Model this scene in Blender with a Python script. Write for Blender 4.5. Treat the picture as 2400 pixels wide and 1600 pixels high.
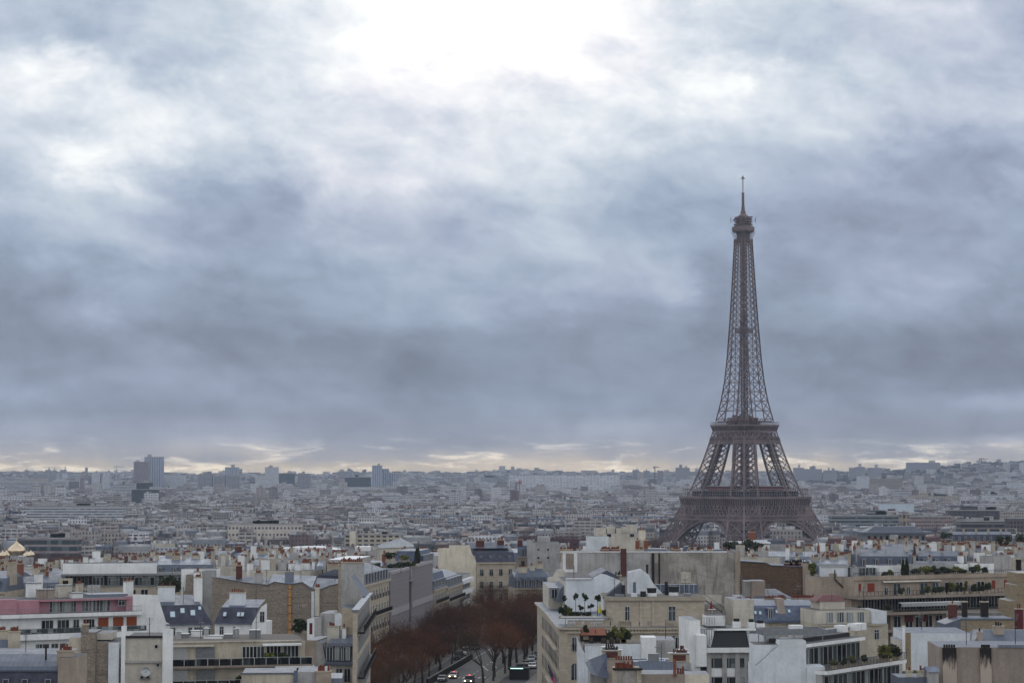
import bpy, math, random
import numpy as np
from mathutils import Vector, Matrix

# ------------------------------------------------------------------ camera
R = math.radians
FPX = 4880.0                      # focal length in photo pixels (2400 wide)
PITCH = math.atan(312 / FPX)
CAMZ = 75.0
sc = bpy.context.scene
for o in list(bpy.data.objects):
    bpy.data.objects.remove(o)
cd = bpy.data.cameras.new("camera")
cam = bpy.data.objects.new("camera", cd)
sc.collection.objects.link(cam)
sc.camera = cam
cd.sensor_width = 36.0
cd.lens = FPX / 2400 * 36.0
cd.clip_start = 1.0
cd.clip_end = 60000
cam.location = (0, 0, CAMZ)
cam.rotation_euler = (math.pi / 2 + PITCH, 0, 0)

# ------------------------------------------------------------------ exposure
sc.view_settings.view_transform = 'Standard'
sc.view_settings.look = 'None'
sc.view_settings.exposure = 0.0
sc.view_settings.gamma = 1.0
sc.cycles.max_bounces = 5
sc.cycles.diffuse_bounces = 3
sc.cycles.glossy_bounces = 2
sc.cycles.transmission_bounces = 2
sc.cycles.transparent_max_bounces = 8
sc.cycles.volume_bounces = 0
sc.cycles.use_denoising = True
sc.cycles.sample_clamp_indirect = 3.0


def lin(c):
    c = c / 255.0
    return c / 12.92 if c <= 0.04045 else ((c + 0.055) / 1.055) ** 2.4


def rgb(r, g, b):
    return (lin(r), lin(g), lin(b), 1.0)


# ------------------------------------------------------------------ node helper
class NT:
    def __init__(s, tree):
        s.t = tree
        s.n = tree.nodes
        s.l = tree.links

    def node(s, typ, **kw):
        n = s.n.new(typ)
        for k, v in kw.items():
            setattr(n, k, v)
        return n

    def put(s, sock, v):
        if isinstance(v, bpy.types.NodeSocket):
            s.l.new(v, sock)
        else:
            sock.default_value = v

    def m(s, op, a, b=0.0, c=None, clamp=False):
        n = s.node('ShaderNodeMath', operation=op)
        n.use_clamp = clamp
        s.put(n.inputs[0], a)
        s.put(n.inputs[1], b)
        if c is not None:
            s.put(n.inputs[2], c)
        return n.outputs[0]

    def mix(s, f, a, b, mode='MIX'):
        n = s.node('ShaderNodeMix', data_type='RGBA', blend_type=mode)
        n.clamp_factor = True
        s.put(n.inputs[0], f)
        s.put(n.inputs[6], a)
        s.put(n.inputs[7], b)
        return n.outputs[2]

    def fmix(s, f, a, b):
        n = s.node('ShaderNodeMix', data_type='FLOAT')
        s.put(n.inputs[0], f)
        s.put(n.inputs[2], a)
        s.put(n.inputs[3], b)
        return n.outputs[0]

    def smooth(s, v, a, b, lo=0.0, hi=1.0, interp='SMOOTHSTEP'):
        n = s.node('ShaderNodeMapRange', interpolation_type=interp)
        s.put(n.inputs[0], v)
        for i, x in enumerate((a, b, lo, hi)):
            n.inputs[i + 1].default_value = x
        return n.outputs[0]

    def noise(s, vec, scale, detail=4.0, rough=0.55, dist=0.0, out=0):
        n = s.node('ShaderNodeTexNoise')
        n.noise_dimensions = '3D'
        if vec is not None:
            s.l.new(vec, n.inputs['Vector'])
        n.inputs['Scale'].default_value = scale
        n.inputs['Detail'].default_value = detail
        n.inputs['Roughness'].default_value = rough
        n.inputs['Distortion'].default_value = dist
        return n.outputs[out]

    def xyz(s, v):
        n = s.node('ShaderNodeSeparateXYZ')
        s.l.new(v, n.inputs[0])
        return n.outputs

    def vec(s, x, y, z):
        n = s.node('ShaderNodeCombineXYZ')
        s.put(n.inputs[0], x)
        s.put(n.inputs[1], y)
        s.put(n.inputs[2], z)
        return n.outputs[0]

    def scalev(s, v, x, y, z):
        n = s.node('ShaderNodeVectorMath', operation='MULTIPLY')
        s.l.new(v, n.inputs[0])
        n.inputs[1].default_value = (x, y, z)
        return n.outputs[0]

    def ramp(s, f, stops, interp='LINEAR'):
        n = s.node('ShaderNodeValToRGB')
        cr = n.color_ramp
        cr.interpolation = interp
        while len(cr.elements) > 1:
            cr.elements.remove(cr.elements[-1])
        cr.elements[0].position = stops[0][0]
        cr.elements[0].color = stops[0][1]
        for p, c in stops[1:]:
            e = cr.elements.new(p)
            e.color = c
        s.put(n.inputs[0], f)
        return n.outputs[0]


# ------------------------------------------------------------------ world: overcast sky over a Nishita base
SUN_EL, SUN_AZ = R(34), R(-4)      # the bright part of the cloud deck, ahead of the camera
world = bpy.data.worlds.new("World")
sc.world = world
world.use_nodes = True
w = NT(world.node_tree)
w.n.clear()
sky = w.node('ShaderNodeTexSky')
sky.sky_type = 'NISHITA'
sky.sun_disc = False
sky.sun_elevation = SUN_EL
sky.sun_rotation = SUN_AZ
tc = w.node('ShaderNodeTexCoord').outputs['Generated']
nn = w.node('ShaderNodeVectorMath', operation='NORMALIZE')
w.l.new(tc, nn.inputs[0])
D = nn.outputs[0]
dx, dy, dz = w.xyz(D)
az = w.m('ARCTAN2', dx, dy)
el = w.m('ARCSINE', dz)
# a cloud deck seen in perspective: position on a horizontal layer
inv = w.m('DIVIDE', 1.0, w.m('ADD', w.m('MAXIMUM', dz, 0.0), 0.22))
lay = w.vec(w.m('MULTIPLY', dx, inv), w.m('MULTIPLY', w.m('ADD', dy, w.m('MULTIPLY', dx, 0.25)), inv), 0.0)
warp = w.noise(lay, 1.1, 5, 0.58, 0.0, out=1)
warp2 = w.noise(w.scalev(D, 1, 1, 1.6), 11.0, 6, 0.62, 0.2, out=1)
wx, wy, _ = w.xyz(warp)
w2x, w2y, w2z = w.xyz(warp2)
ampe = w.smooth(el, 0.0, 0.16, 0.004, 0.034, 'LINEAR')
azw = w.m('ADD', az, w.m('ADD', w.m('MULTIPLY', w.m('SUBTRACT', wx, 0.5), 0.06), w.m('MULTIPLY', w.m('SUBTRACT', w2x, 0.5), 0.11)))
elw = w.m('ADD', el, w.m('MULTIPLY', ampe, w.m('ADD', w.m('SUBTRACT', wy, 0.5), w.m('MULTIPLY', w.m('SUBTRACT', w2y, 0.5), 1.6))))


def px_az(x):
    return math.atan((x - 1200) / FPX / math.cos(PITCH))


def px_el(y):
    return math.atan((800 - y) / FPX) + PITCH


# cloud brightness seen from the arch: rows by elevation, columns by azimuth (sRGB grey levels)
COLS = [0, 120, 240, 360, 480, 600, 720, 840, 960, 1080, 1200, 1320, 1440, 1560, 1680, 1740, 1800, 1920, 2040, 2160, 2280, 2400]
ROWS = [
 (-90, [193,200,208,212,214,222,240,246,255,265,262,264,262,255,232,224,222,220,218,214,206,192]),
 (0,   [193,200,205,208,210,222,242,252,262,272,272,268,262,250,222,218,215,215,214,212,208,196]),
 (60,  [194,196,208,216,220,226,238,250,264,274,274,268,256,244,222,214,210,208,210,208,204,198]),
 (120, [198,190,205,222,226,228,234,246,260,272,270,260,246,240,228,212,206,203,206,206,204,204]),
 (190, [240,256,236,212,228,236,240,246,252,256,252,244,240,246,258,258,230,214,214,212,210,212]),
 (260, [232,240,248,238,236,238,240,244,248,248,244,240,232,238,250,238,228,220,216,212,208,210]),
 (320, [226,224,232,244,242,238,238,238,240,240,240,236,220,216,218,218,214,204,200,182,178,186]),
 (385, [212,226,252,236,216,210,224,228,230,230,232,226,204,196,194,194,190,184,182,164,160,172]),
 (450, [192,204,206,200,184,182,210,204,206,200,218,214,196,186,184,184,180,176,170,160,164,186]),
 (520, [178,192,190,184,178,176,192,190,194,182,200,206,188,180,176,176,170,162,158,160,170,182]),
 (590, [166,182,184,192,178,172,180,188,196,186,192,200,188,178,168,172,168,160,160,170,172,166]),
 (650, [156,166,170,180,170,164,166,172,184,186,186,186,184,186,152,158,160,162,166,180,172,164]),
 (700, [152,158,166,168,160,158,160,168,178,184,184,180,178,184,148,152,156,164,166,170,166,160]),
 (745, [148,160,176,160,150,148,152,160,174,178,174,170,164,160,144,150,156,160,162,162,158,154]),
 (800, [142,146,150,148,142,136,138,144,150,152,154,154,152,150,142,148,152,152,150,144,140,138]),
 (850, [151,149,153,159,153,147,145,143,143,145,147,149,151,151,145,149,153,153,149,139,135,133]),
 (890, [157,153,159,165,165,163,159,151,145,145,149,153,155,153,149,151,153,153,155,153,147,145]),
 (930, [175,167,157,159,161,161,163,167,157,153,155,157,157,155,153,155,157,161,163,167,179,193]),
 (970, [154,152,154,154,152,154,158,162,158,158,162,162,162,160,158,158,160,162,162,160,156,158]),
 (1005,[172,168,170,178,176,172,164,162,162,164,170,170,188,178,162,162,164,164,160,156,154,156]),
 (1040,[169,171,181,199,205,195,181,171,167,169,173,177,179,179,173,173,175,173,169,181,201,183]),
 (1070,[182,180,178,180,184,186,180,176,180,190,196,190,182,182,184,184,186,184,174,174,186,180]),
 (1095,[196,194,192,202,214,206,198,196,198,214,222,214,206,204,204,206,208,204,190,184,180,176]),
 (1112,[190,190,190,196,206,200,196,192,194,206,212,208,202,200,200,200,200,198,190,184,180,176]),
]
A0, A1 = px_az(-60), px_az(2460)
fa = w.m('DIVIDE', w.m('SUBTRACT', azw, A0), A1 - A0, clamp=True)
prev = None
SK = 1.0
for yy, vals in ROWS:
    stops = [((px_az(c) - A0) / (A1 - A0), ((lin(v) if v <= 255 else 1.0 + (v - 255) * 0.011),) * 3 + (1,)) for c, v in zip(COLS, vals)]
    r_ = w.ramp(fa, stops, 'B_SPLINE' if False else 'EASE')
    if prev is None:
        prev = r_
    else:
        f = w.smooth(elw, px_el(py_), px_el(yy))
        prev = w.mix(f, prev, r_)
    py_ = yy
lum = w.node('ShaderNodeRGBToBW')
w.l.new(prev, lum.inputs[0])
L = lum.outputs[0]
# away from the view the deck is an even, brighter overcast
deck = w.m('MULTIPLY', w.smooth(w.noise(lay, 0.9, 5, 0.6), 0.3, 0.72, 0.75, 1.3, 'LINEAR'), 1.0)
side = w.smooth(w.m('ABSOLUTE', az), 0.42, 1.1)
up = w.smooth(el, 0.27, 0.62)
away = w.m('MAXIMUM', side, up)
deckb = w.m('MULTIPLY', deck, w.smooth(el, 0.0, 1.0, 1.12, 0.70, 'LINEAR'))
L = w.fmix(away, L, deckb)
# billows
b1 = w.noise(w.scalev(lay, 1, 1, 1), 3.0, 7, 0.55, 0.35)
# billows lean down to the right
bd = w.vec(w.m('ADD', dx, w.m('MULTIPLY', dz, 0.35)), dy, w.m('MULTIPLY', w.m('ADD', dz, w.m('MULTIPLY', dx, 0.16)), 1.75))
b2 = w.noise(w.vec(w.m('ADD', dx, w.m('MULTIPLY', dz, 0.15)), dy, w.m('MULTIPLY', w.m('ADD', dz, w.m('MULTIPLY', dx, 0.14)), 1.7)), 14.0, 10, 0.62, 0.3)
b3 = w.noise(w.scalev(D, 1, 1, 1.5), 36.0, 8, 0.6, 0.7)
bm = w.m('ADD', w.m('MULTIPLY', w.m('SUBTRACT', b1, 0.5), 0.4), w.m('ADD', w.m('MULTIPLY', w.m('SUBTRACT', b3, 0.5), 0.5), w.m('MULTIPLY', w.m('SUBTRACT', b2, 0.5), 0.78)))
# relief: billows catch the light on their upper edges
rv = w.vec(w.m('ADD', dx, w.m('MULTIPLY', dz, 0.2)), dy, w.m('MULTIPLY', w.m('ADD', dz, w.m('MULTIPLY', dx, 0.12)), 1.9))


def shifted(v, z_):
    n_ = w.node('ShaderNodeVectorMath', operation='ADD')
    w.l.new(v, n_.inputs[0])
    n_.inputs[1].default_value = (0.004, 0, z_)
    return n_.outputs[0]


rel = None
for sc_, dz_, k_, dt in ((8.0, 0.030, 0.85, 8), (22.0, 0.011, 0.38, 8)):
    q_ = w.m('MULTIPLY', w.m('SUBTRACT', w.noise(rv, sc_, dt, 0.55, 0.35), w.noise(shifted(rv, dz_), sc_, dt, 0.55, 0.35)), k_)
    rel = q_ if rel is None else w.m('ADD', rel, q_)
bm = w.m('ADD', bm, w.m('MULTIPLY', rel, w.smooth(el, 0.0, 0.08, 0.45, 1.0, 'LINEAR')))
L = w.m('MULTIPLY', L, w.m('ADD', 1.0, bm))
# tint: thin cloud is white, thick cloud slate blue, with greenish and mauve drifts
tint = w.ramp(w.m('MULTIPLY', L, 0.8, clamp=True), [
    (0.0, (0.86, 0.985, 1.27, 1)), (0.20, (0.83, 0.985, 1.32, 1)), (0.34, (0.83, 0.992, 1.30, 1)),
    (0.52, (0.90, 0.995, 1.15, 1)), (0.68, (0.965, 0.995, 1.07, 1)), (0.85, (1, 1, 1, 1))])
drift = w.noise(w.scalev(D, 1, 1, 2.0), 7.0, 3, 0.5)
tint = w.mix(w.smooth(drift, 0.42, 0.62), w.mix(1.0, tint, (0.985, 1.008, 1.0, 1), 'MULTIPLY'), w.mix(1.0, tint, (1.008, 0.994, 1.0, 1), 'MULTIPLY'))
# towards the horizon the blue goes and a warm strip breaks through
grey = w.smooth(el, px_el(1060), px_el(930))
tint = w.mix(grey, (0.93, 0.99, 1.14, 1), tint)
gl = w.noise(w.scalev(D, 1.0, 1.0, 5.5), 34.0, 6, 0.6, 0.4)
hz = w.m('MULTIPLY', w.smooth(el, px_el(1010), px_el(1100)), w.smooth(w.m('ABSOLUTE', az), 0.9, 0.45))
warm = w.m('MULTIPLY', hz, w.smooth(L, 0.30, 0.62), clamp=True)
tint = w.mix(warm, tint, (1.28, 1.06, 0.78, 1))
glow = w.m('MULTIPLY', w.m('MULTIPLY', w.smooth(el, px_el(1010), px_el(1072)), w.smooth(gl, 0.5, 0.7)), w.smooth(w.m('ABSOLUTE', az), 0.9, 0.45))
L = w.m('ADD', L, w.m('MULTIPLY', glow, 0.6))
tint = w.mix(w.m('MULTIPLY', glow, 0.9), tint, (1.2, 1.04, 0.78, 1))
cl = w.mix(1.0, tint, w.vec(L, L, L), 'MULTIPLY')
BG = 0.1
cl = w.mix(1.0, cl, (1 / BG, 1 / BG, 1 / BG, 1), 'MULTIPLY')
cover = w.smooth(b1, 0.2, 0.36, 0.93, 0.985)
col = w.mix(cover, sky.outputs[0], cl)
# below the horizon: dim ground haze
col = w.mix(w.smooth(el, -0.02, 0.0), (1.6, 1.65, 1.8, 1), col)
bg = w.node('ShaderNodeBackground')
w.l.new(col, bg.inputs[0])
bg.inputs[1].default_value = BG
wo = w.node('ShaderNodeOutputWorld')
w.l.new(bg.outputs[0], wo.inputs[0])
world.cycles.sampling_method = 'MANUAL'
world.cycles.sample_map_resolution = 512

sd = bpy.data.lights.new("sun", 'SUN')
sd.energy = 0.5
sd.angle = R(25)
sd.color = (1.0, 0.97, 0.93)
sun = bpy.data.objects.new("sun", sd)
sc.collection.objects.link(sun)
sv = Vector((math.sin(SUN_AZ) * math.cos(SUN_EL), math.cos(SUN_AZ) * math.cos(SUN_EL), math.sin(SUN_EL)))
sun.rotation_euler = sv.to_track_quat('Z', 'Y').to_euler()
# ------------------------------------------------------------------ placing
SP, CP = math.sin(PITCH), math.cos(PITCH)


def P(px, py, dist):
    """world point at forward distance dist that the photograph shows at pixel (px, py)"""
    u = (px - 1200) / FPX
    v = (800 - py) / FPX
    k = dist / (CP - v * SP)
    return Vector((u * k, dist, CAMZ + (SP + v * CP) * k))


def sst(x, a, b):
    t = min(1.0, max(0.0, (x - a) / (b - a)))
    return t * t * (3 - 2 * t)


SKYL = [(-400, 1106), (0, 1112), (300, 1114), (480, 1116), (760, 1117), (900, 1112), (1060, 1115), (1200, 1107), (1400, 1114), (1600, 1113),
        (1800, 1112), (1960, 1108), (2100, 1103), (2200, 1097), (2250, 1091), (2320, 1087), (2400, 1083), (2800, 1076)]


def ground(x, y):
    """height of the land: the Chaillot hill, the river plain, the far hills"""
    a = 640 + 380 * sst(x / max(y, 1.0), .09, .16)
    g = 28.0 - 26.0 * sst(y, a, a + 640)
    if y > 2600:
        g += 16 * sst(y, 2600, 6200)
        px = 1200 + x / y * FPX * CP
        py = float(np.interp(px, [a for a, b in SKYL], [b for a, b in SKYL]))
        right = sst(px, 1900, 2300)
        far = 9000.0 - 1200 * right
        zt = P(px, py, far).z - 6
        t = sst(y, 6300 - 1300 * right, far)
        g = g + (zt - g) * t
        if y > far:
            g -= (y - far) * 0.012
    return g


# ------------------------------------------------------------------ materials
MATS = {}


def newmat(name, rough=0.8, metallic=0.0, spec=0.3):
    m = bpy.data.materials.new(name)
    m.use_nodes = True
    t = NT(m.node_tree)
    b = t.n['Principled BSDF']
    b.inputs['Roughness'].default_value = rough
    b.inputs['Metallic'].default_value = metallic
    b.inputs['Specular IOR Level'].default_value = spec
    MATS[name] = m
    uv = t.node('ShaderNodeUVMap').outputs[0]
    return t, b, uv


def rnd(t):
    return t.node('ShaderNodeObjectInfo').outputs['Random']


def bump(t, b, h, strength=0.3, dist=0.05):
    n = t.node('ShaderNodeBump')
    n.inputs['Strength'].default_value = strength
    n.inputs['Distance'].default_value = dist
    t.l.new(h, n.inputs['Height'])
    t.l.new(n.outputs[0], b.inputs['Normal'])


def plaster(name, c, dark=0.62, streak=0.5, rough=0.85, vary=0.0, soil=(0.5, 0.47, 0.42)):
    """rendered or painted wall: blotches, rain streaks, faint patch edges"""
    t, b, uv = newmat(name, rough)
    n1 = t.noise(uv, 0.22, 5, 0.6)
    n2 = t.noise(t.scalev(uv, 1.0, 0.12, 1), 1.3, 5, 0.65)
    n3 = t.noise(uv, 3.5, 4, 0.6)
    base = t.mix(t.smooth(n1, 0.40, 0.62), c, tuple(x * dark for x in c[:3]) + (1,))
    dirt = tuple(c[i] * soil[i] for i in range(3)) + (1,)
    base = t.mix(t.m('MULTIPLY', t.smooth(n2, 0.47, 0.68), streak), base, dirt)
    base = t.mix(t.smooth(n3, 0.5, 0.72, 0, 0.35), base, dirt)
    # hairline joints between coats of render
    vo = t.node('ShaderNodeTexVoronoi', feature='DISTANCE_TO_EDGE')
    t.l.new(t.scalev(uv, 1, 1.6, 1), vo.inputs['Vector'])
    vo.inputs['Scale'].default_value = 0.22
    base = t.mix(t.smooth(vo.outputs['Distance'], 0.0, 0.02, 0.35 * min(1, streak * 2), 0.0), base, dirt)
    if vary:
        r = rnd(t)
        base = t.mix(1.0, base, t.ramp(r, [(0, (1, 1, 1, 1)), (0.35, (0.86, 0.83, 0.78, 1)), (0.7, (1.0, 0.97, 0.9, 1)), (1, (0.8, 0.82, 0.85, 1))]), 'MULTIPLY')
    t.l.new(base, b.inputs['Base Color'])
    bump(t, b, n3, 0.15, 0.03)
    return MATS[name]


def ashlar(name, c, c2, bw=0.9, bh=0.35, joint=0.7, streak=0.55):
    """dressed stone in courses"""
    t, b, uv = newmat(name, 0.85)
    br = t.node('ShaderNodeTexBrick')
    t.l.new(uv, br.inputs['Vector'])
    br.inputs['Color1'].default_value = c
    br.inputs['Color2'].default_value = c2
    br.inputs['Mortar'].default_value = tuple(x * joint for x in c[:3]) + (1,)
    br.inputs['Scale'].default_value = 1.0
    br.inputs['Mortar Size'].default_value = 0.018
    br.inputs['Brick Width'].default_value = bw
    br.inputs['Row Height'].default_value = bh
    n1 = t.noise(uv, 0.3, 5, 0.6)
    n2 = t.noise(t.scalev(uv, 1.0, 0.15, 1), 1.1, 5, 0.65)
    col = t.mix(t.smooth(n1, 0.4, 0.75, 0, 0.5), br.outputs[0], tuple(x * 0.6 for x in c[:3]) + (1,))
    col = t.mix(t.m('MULTIPLY', t.smooth(n2, 0.54, 0.8), streak), col, (0.10, 0.09, 0.08, 1))
    t.l.new(col, b.inputs['Base Color'])
    return MATS[name]


def rubble(name, c, c2, dark, sc_=1.0):
    """bare rubble party wall: uneven stones, washed-out mortar courses, dark seams"""
    t, b, uv = newmat(name, 0.95)
    wv = t.noise(uv, 0.8, 4, 0.6, out=1)
    vv = t.node('ShaderNodeVectorMath', operation='ADD')
    t.l.new(uv, vv.inputs[0])
    t.l.new(t.scalev(wv, 0.5, 0.5, 0), vv.inputs[1])
    vo = t.node('ShaderNodeTexVoronoi')
    t.l.new(t.scalev(vv.outputs[0], 1.0, 2.1, 1), vo.inputs['Vector'])
    vo.inputs['Scale'].default_value = 1.9 * sc_
    ve = t.node('ShaderNodeTexVoronoi', feature='DISTANCE_TO_EDGE')
    t.l.new(t.scalev(vv.outputs[0], 1.0, 2.1, 1), ve.inputs['Vector'])
    ve.inputs['Scale'].default_value = 1.9 * sc_
    cr = t.xyz(vo.outputs['Color'])[0]
    col = t.mix(cr, c, c2)
    course = t.noise(t.scalev(uv, 0.10, 1.6, 1), 1.0, 4, 0.7)
    col = t.mix(t.smooth(course, 0.5, 0.68, 0, 0.55), col, dark)
    col = t.mix(t.smooth(ve.outputs['Distance'], 0.0, 0.10, 0.65, 0.0), col, dark)
    blot = t.noise(uv, 0.18, 5, 0.62)
    col = t.mix(t.smooth(blot, 0.45, 0.72, 0, 0.6), col, tuple(x * 0.55 for x in c[:3]) + (1,))
    pale = t.noise(t.scalev(uv, 1, 1.5, 1), 0.33, 5, 0.6)
    col = t.mix(t.smooth(pale, 0.6, 0.7, 0, 0.55), col, tuple(min(1, x * 1.35) for x in c[:3]) + (1,))
    t.l.new(col, b.inputs['Base Color'])
    bump(t, b, ve.outputs['Distance'], 0.6, 0.08)
    return MATS[name]


def zinc(name, c, seam=0.6, rough=0.5, vary=0.35, metallic=0.1):
    """sheet-metal roof with standing seams; sheets differ in tone"""
    t, b, uv = newmat(name, rough, metallic, 0.4)
    x, y, z = t.xyz(uv)
    sx = t.m('DIVIDE', x, seam)
    cell = t.m('FLOOR', sx)
    wn = t.node('ShaderNodeTexWhiteNoise', noise_dimensions='2D')
    t.l.new(t.vec(cell, t.m('FLOOR', t.m('DIVIDE', y, 2.3)), 0), wn.inputs['Vector'])
    fr = t.m('FRACT', sx)
    line = t.m('LESS_THAN', fr, 0.1)
    n = t.noise(uv, 0.5, 5, 0.6)
    col = t.mix(t.m('MULTIPLY', wn.outputs['Value'], vary), c, tuple(q * 0.62 for q in c[:3]) + (1,))
    col = t.mix(t.smooth(n, 0.5, 0.72, 0, 0.5), col, tuple(q * 1.35 for q in c[:3]) + (1,))
    col = t.mix(t.m('MULTIPLY', line, 0.5), col, tuple(q * 0.45 for q in c[:3]) + (1,))
    t.l.new(col, b.inputs['Base Color'])
    t.l.new(t.smooth(n, 0.3, 0.8, rough - 0.1, rough + 0.2, 'LINEAR'), b.inputs['Roughness'])
    bump(t, b, line, 0.5, 0.04)
    return MATS[name]


def slate(name, c, c2):
    t, b, uv = newmat(name, 0.5)
    br = t.node('ShaderNodeTexBrick')
    t.l.new(uv, br.inputs['Vector'])
    br.inputs['Color1'].default_value = c
    br.inputs['Color2'].default_value = c2
    br.inputs['Mortar'].default_value = tuple(x * 0.4 for x in c[:3]) + (1,)
    br.inputs['Scale'].default_value = 1.0
    br.inputs['Mortar Size'].default_value = 0.012
    br.inputs['Brick Width'].default_value = 0.25
    br.inputs['Row Height'].default_value = 0.14
    n = t.noise(uv, 0.6, 4, 0.6)
    col = t.mix(t.smooth(n, 0.42, 0.7, 0, 0.4), br.outputs[0], tuple(min(1, x * 1.9) for x in c[:3]) + (1,))
    t.l.new(col, b.inputs['Base Color'])
    return MATS[name]


def simple(name, c, rough=0.6, metallic=0.0, var=0.25, scale=2.0, spec=0.3):
    t, b, uv = newmat(name, rough, metallic, spec)
    n = t.noise(uv, scale, 4, 0.6)
    col = t.mix(t.smooth(n, 0.3, 0.75), c, tuple(x * (1 - var) for x in c[:3]) + (1,))
    t.l.new(col, b.inputs['Base Color'])
    return MATS[name]


def glassmat(name, c=(0.008, 0.010, 0.013, 1), c2=(0.06, 0.07, 0.075, 1)):
    """window glass seen from outside: dark room, paler where a curtain hangs"""
    t, b, uv = newmat(name, 0.12, 0.0, 0.3)
    g = t.node('ShaderNodeNewGeometry').outputs['Position']
    wn = t.node('ShaderNodeTexWhiteNoise', noise_dimensions='3D')
    sn = t.node('ShaderNodeVectorMath', operation='SNAP')
    t.l.new(g, sn.inputs[0])
    sn.inputs[1].default_value = (0.9, 0.9, 2.9)
    t.l.new(sn.outputs[0], wn.inputs['Vector'])
    col = t.mix(t.smooth(wn.outputs['Value'], 0.55, 1.0), c, c2)
    t.l.new(col, b.inputs['Base Color'])
    return MATS[name]


WHITE = plaster('white_paint', rgb(234, 236, 236), 0.86, 0.35, soil=(0.6, 0.6, 0.6))
COOLW = plaster('cool_white_render', rgb(216, 221, 226), 0.84, 0.35, soil=(0.6, 0.6, 0.6))
CREAM = plaster('cream_render', rgb(192, 184, 168), 0.74, 0.5)
PALECR = plaster('pale_cream_render', rgb(202, 196, 184), 0.8, 0.4)
PINK = plaster('pink_paint', rgb(184, 136, 147), 0.84, 0.3, soil=(0.7, 0.6, 0.6))
YELLOWISH = plaster('yellow_cream_render', rgb(222, 214, 196), 0.84, 0.35)
GREYREN = plaster('grey_weathered_render', rgb(168, 163, 156), 0.62, 0.75, soil=(0.35, 0.34, 0.32))
LGREY = plaster('light_grey_render', rgb(174, 173, 172), 0.76, 0.5)
BEIGE = plaster('beige_render', rgb(168, 154, 140), 0.78, 0.45)
TAUPE = plaster('taupe_render', rgb(154, 142, 132), 0.8, 0.4)
CONC = plaster('concrete', rgb(140, 136, 132), 0.7, 0.5)
STONE = ashlar('limestone', rgb(188, 177, 160), rgb(170, 159, 142), streak=0.5)
STONEG = ashlar('grey_limestone', rgb(176, 166, 148), rgb(158, 148, 132))
RUB = rubble('rubble_stone', rgb(156, 145, 131), rgb(126, 117, 106), rgb(84, 76, 70), 1.5)
RUBB = rubble('brown_rubble_stone', rgb(120, 98, 80), rgb(92, 74, 62), rgb(60, 50, 44), 2.0)
RUBG = rubble('golden_rubble_stone', rgb(160, 145, 120), rgb(138, 124, 102), rgb(98, 86, 72), 1.8)
ZINC = zinc('zinc_sheet', rgb(92, 100, 114))
ZINCL = zinc('pale_zinc_sheet', rgb(116, 124, 138), vary=0.25, rough=0.45)
ZINCD = zinc('dark_zinc_sheet', rgb(74, 80, 96))
SLATE = slate('slate', rgb(66, 68, 84), rgb(50, 53, 66))
SLATEB = slate('blue_slate', rgb(94, 104, 124), rgb(76, 86, 106))
POT = simple('terracotta', rgb(124, 70, 54), 0.8, var=0.5, scale=3)
BRICK = simple('chimney_brick', rgb(98, 60, 54), 0.9, var=0.5, scale=2.5)
ORANGE = simple('orange_brick', rgb(136, 84, 64), 0.9, var=0.4, scale=2.5)
DKMET = simple('dark_painted_iron', rgb(30, 30, 33), 0.6)
GREYMET = simple('grey_painted_metal', rgb(130, 134, 138), 0.5, 0.3)
LIGHTMET = simple('galvanised_metal', rgb(176, 180, 182), 0.4, 0.5)
SHINY = simple('bright_sheet_metal', rgb(220, 222, 224), 0.25, 0.8)
BLACK = simple('black_bitumen', rgb(34, 35, 38), 0.6)
GRAVEL = simple('roof_gravel', rgb(120, 114, 108), 0.95, var=0.4, scale=4)
FLAT = simple('grey_roof_felt', rgb(96, 98, 102), 0.85, var=0.35, scale=0.6)
GLASS = glassmat('window_glass')
GLASSL = glassmat('curtained_glass', (0.05, 0.065, 0.07, 1), (0.30, 0.34, 0.34, 1))
FRAME = simple('white_window_frame', rgb(186, 188, 190), 0.5, var=0.1)
AWN = simple('rust_red_canvas', rgb(132, 56, 38), 0.8)
AWNO = simple('orange_canvas', rgb(142, 72, 44), 0.8)
MAROON = simple('maroon_paint', rgb(92, 38, 44), 0.7)
LEAF = simple('evergreen_leaves', rgb(52, 62, 36), 0.8, var=0.55, scale=1.2)
LEAFY = simple('yellow_green_leaves', rgb(96, 98, 42), 0.8, var=0.5, scale=1.2)
TWIG = simple('rusty_winter_twigs', rgb(116, 76, 50), 0.9, var=0.4, scale=1.0)
TWIGB = simple('brown_winter_twigs', rgb(82, 66, 54), 0.9, var=0.4, scale=1.0)
TWIGR = simple('wine_red_winter_twigs', rgb(92, 50, 52), 0.9, var=0.4, scale=1.0)
BARK = simple('bark', rgb(64, 56, 50), 0.9)
ASPH = simple('asphalt', rgb(78, 78, 80), 0.75, var=0.25, scale=0.5)
PAVE = simple('pavement_stone', rgb(124, 120, 114), 0.85, var=0.3, scale=0.8)
LINE = simple('road_marking_paint', rgb(196, 196, 192), 0.7, var=0.3)
YELLOW = simple('yellow_canvas', rgb(222, 206, 40), 0.7, var=0.1)
MAGENTA = simple('magenta_cloth', rgb(190, 40, 130), 0.7, var=0.1)
for m_, c_ in ((TWIG, rgb(74, 52, 46)), (TWIGB, rgb(96, 70, 52))):
    t = NT(m_.node_tree)
    b = t.n['Principled BSDF']
    src = b.inputs['Base Color'].links[0].from_socket
    t.l.new(t.mix(rnd(t), src, c_), b.inputs['Base Color'])
RUBBER = simple('rubber', rgb(26, 26, 28), 0.8)
SOOT = simple('soot', rgb(46, 42, 40), 0.95, var=0.4, scale=3)
CLAY = simple('rust_plaster', rgb(190, 140, 84), 0.85, var=0.35, scale=1.5)

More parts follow.
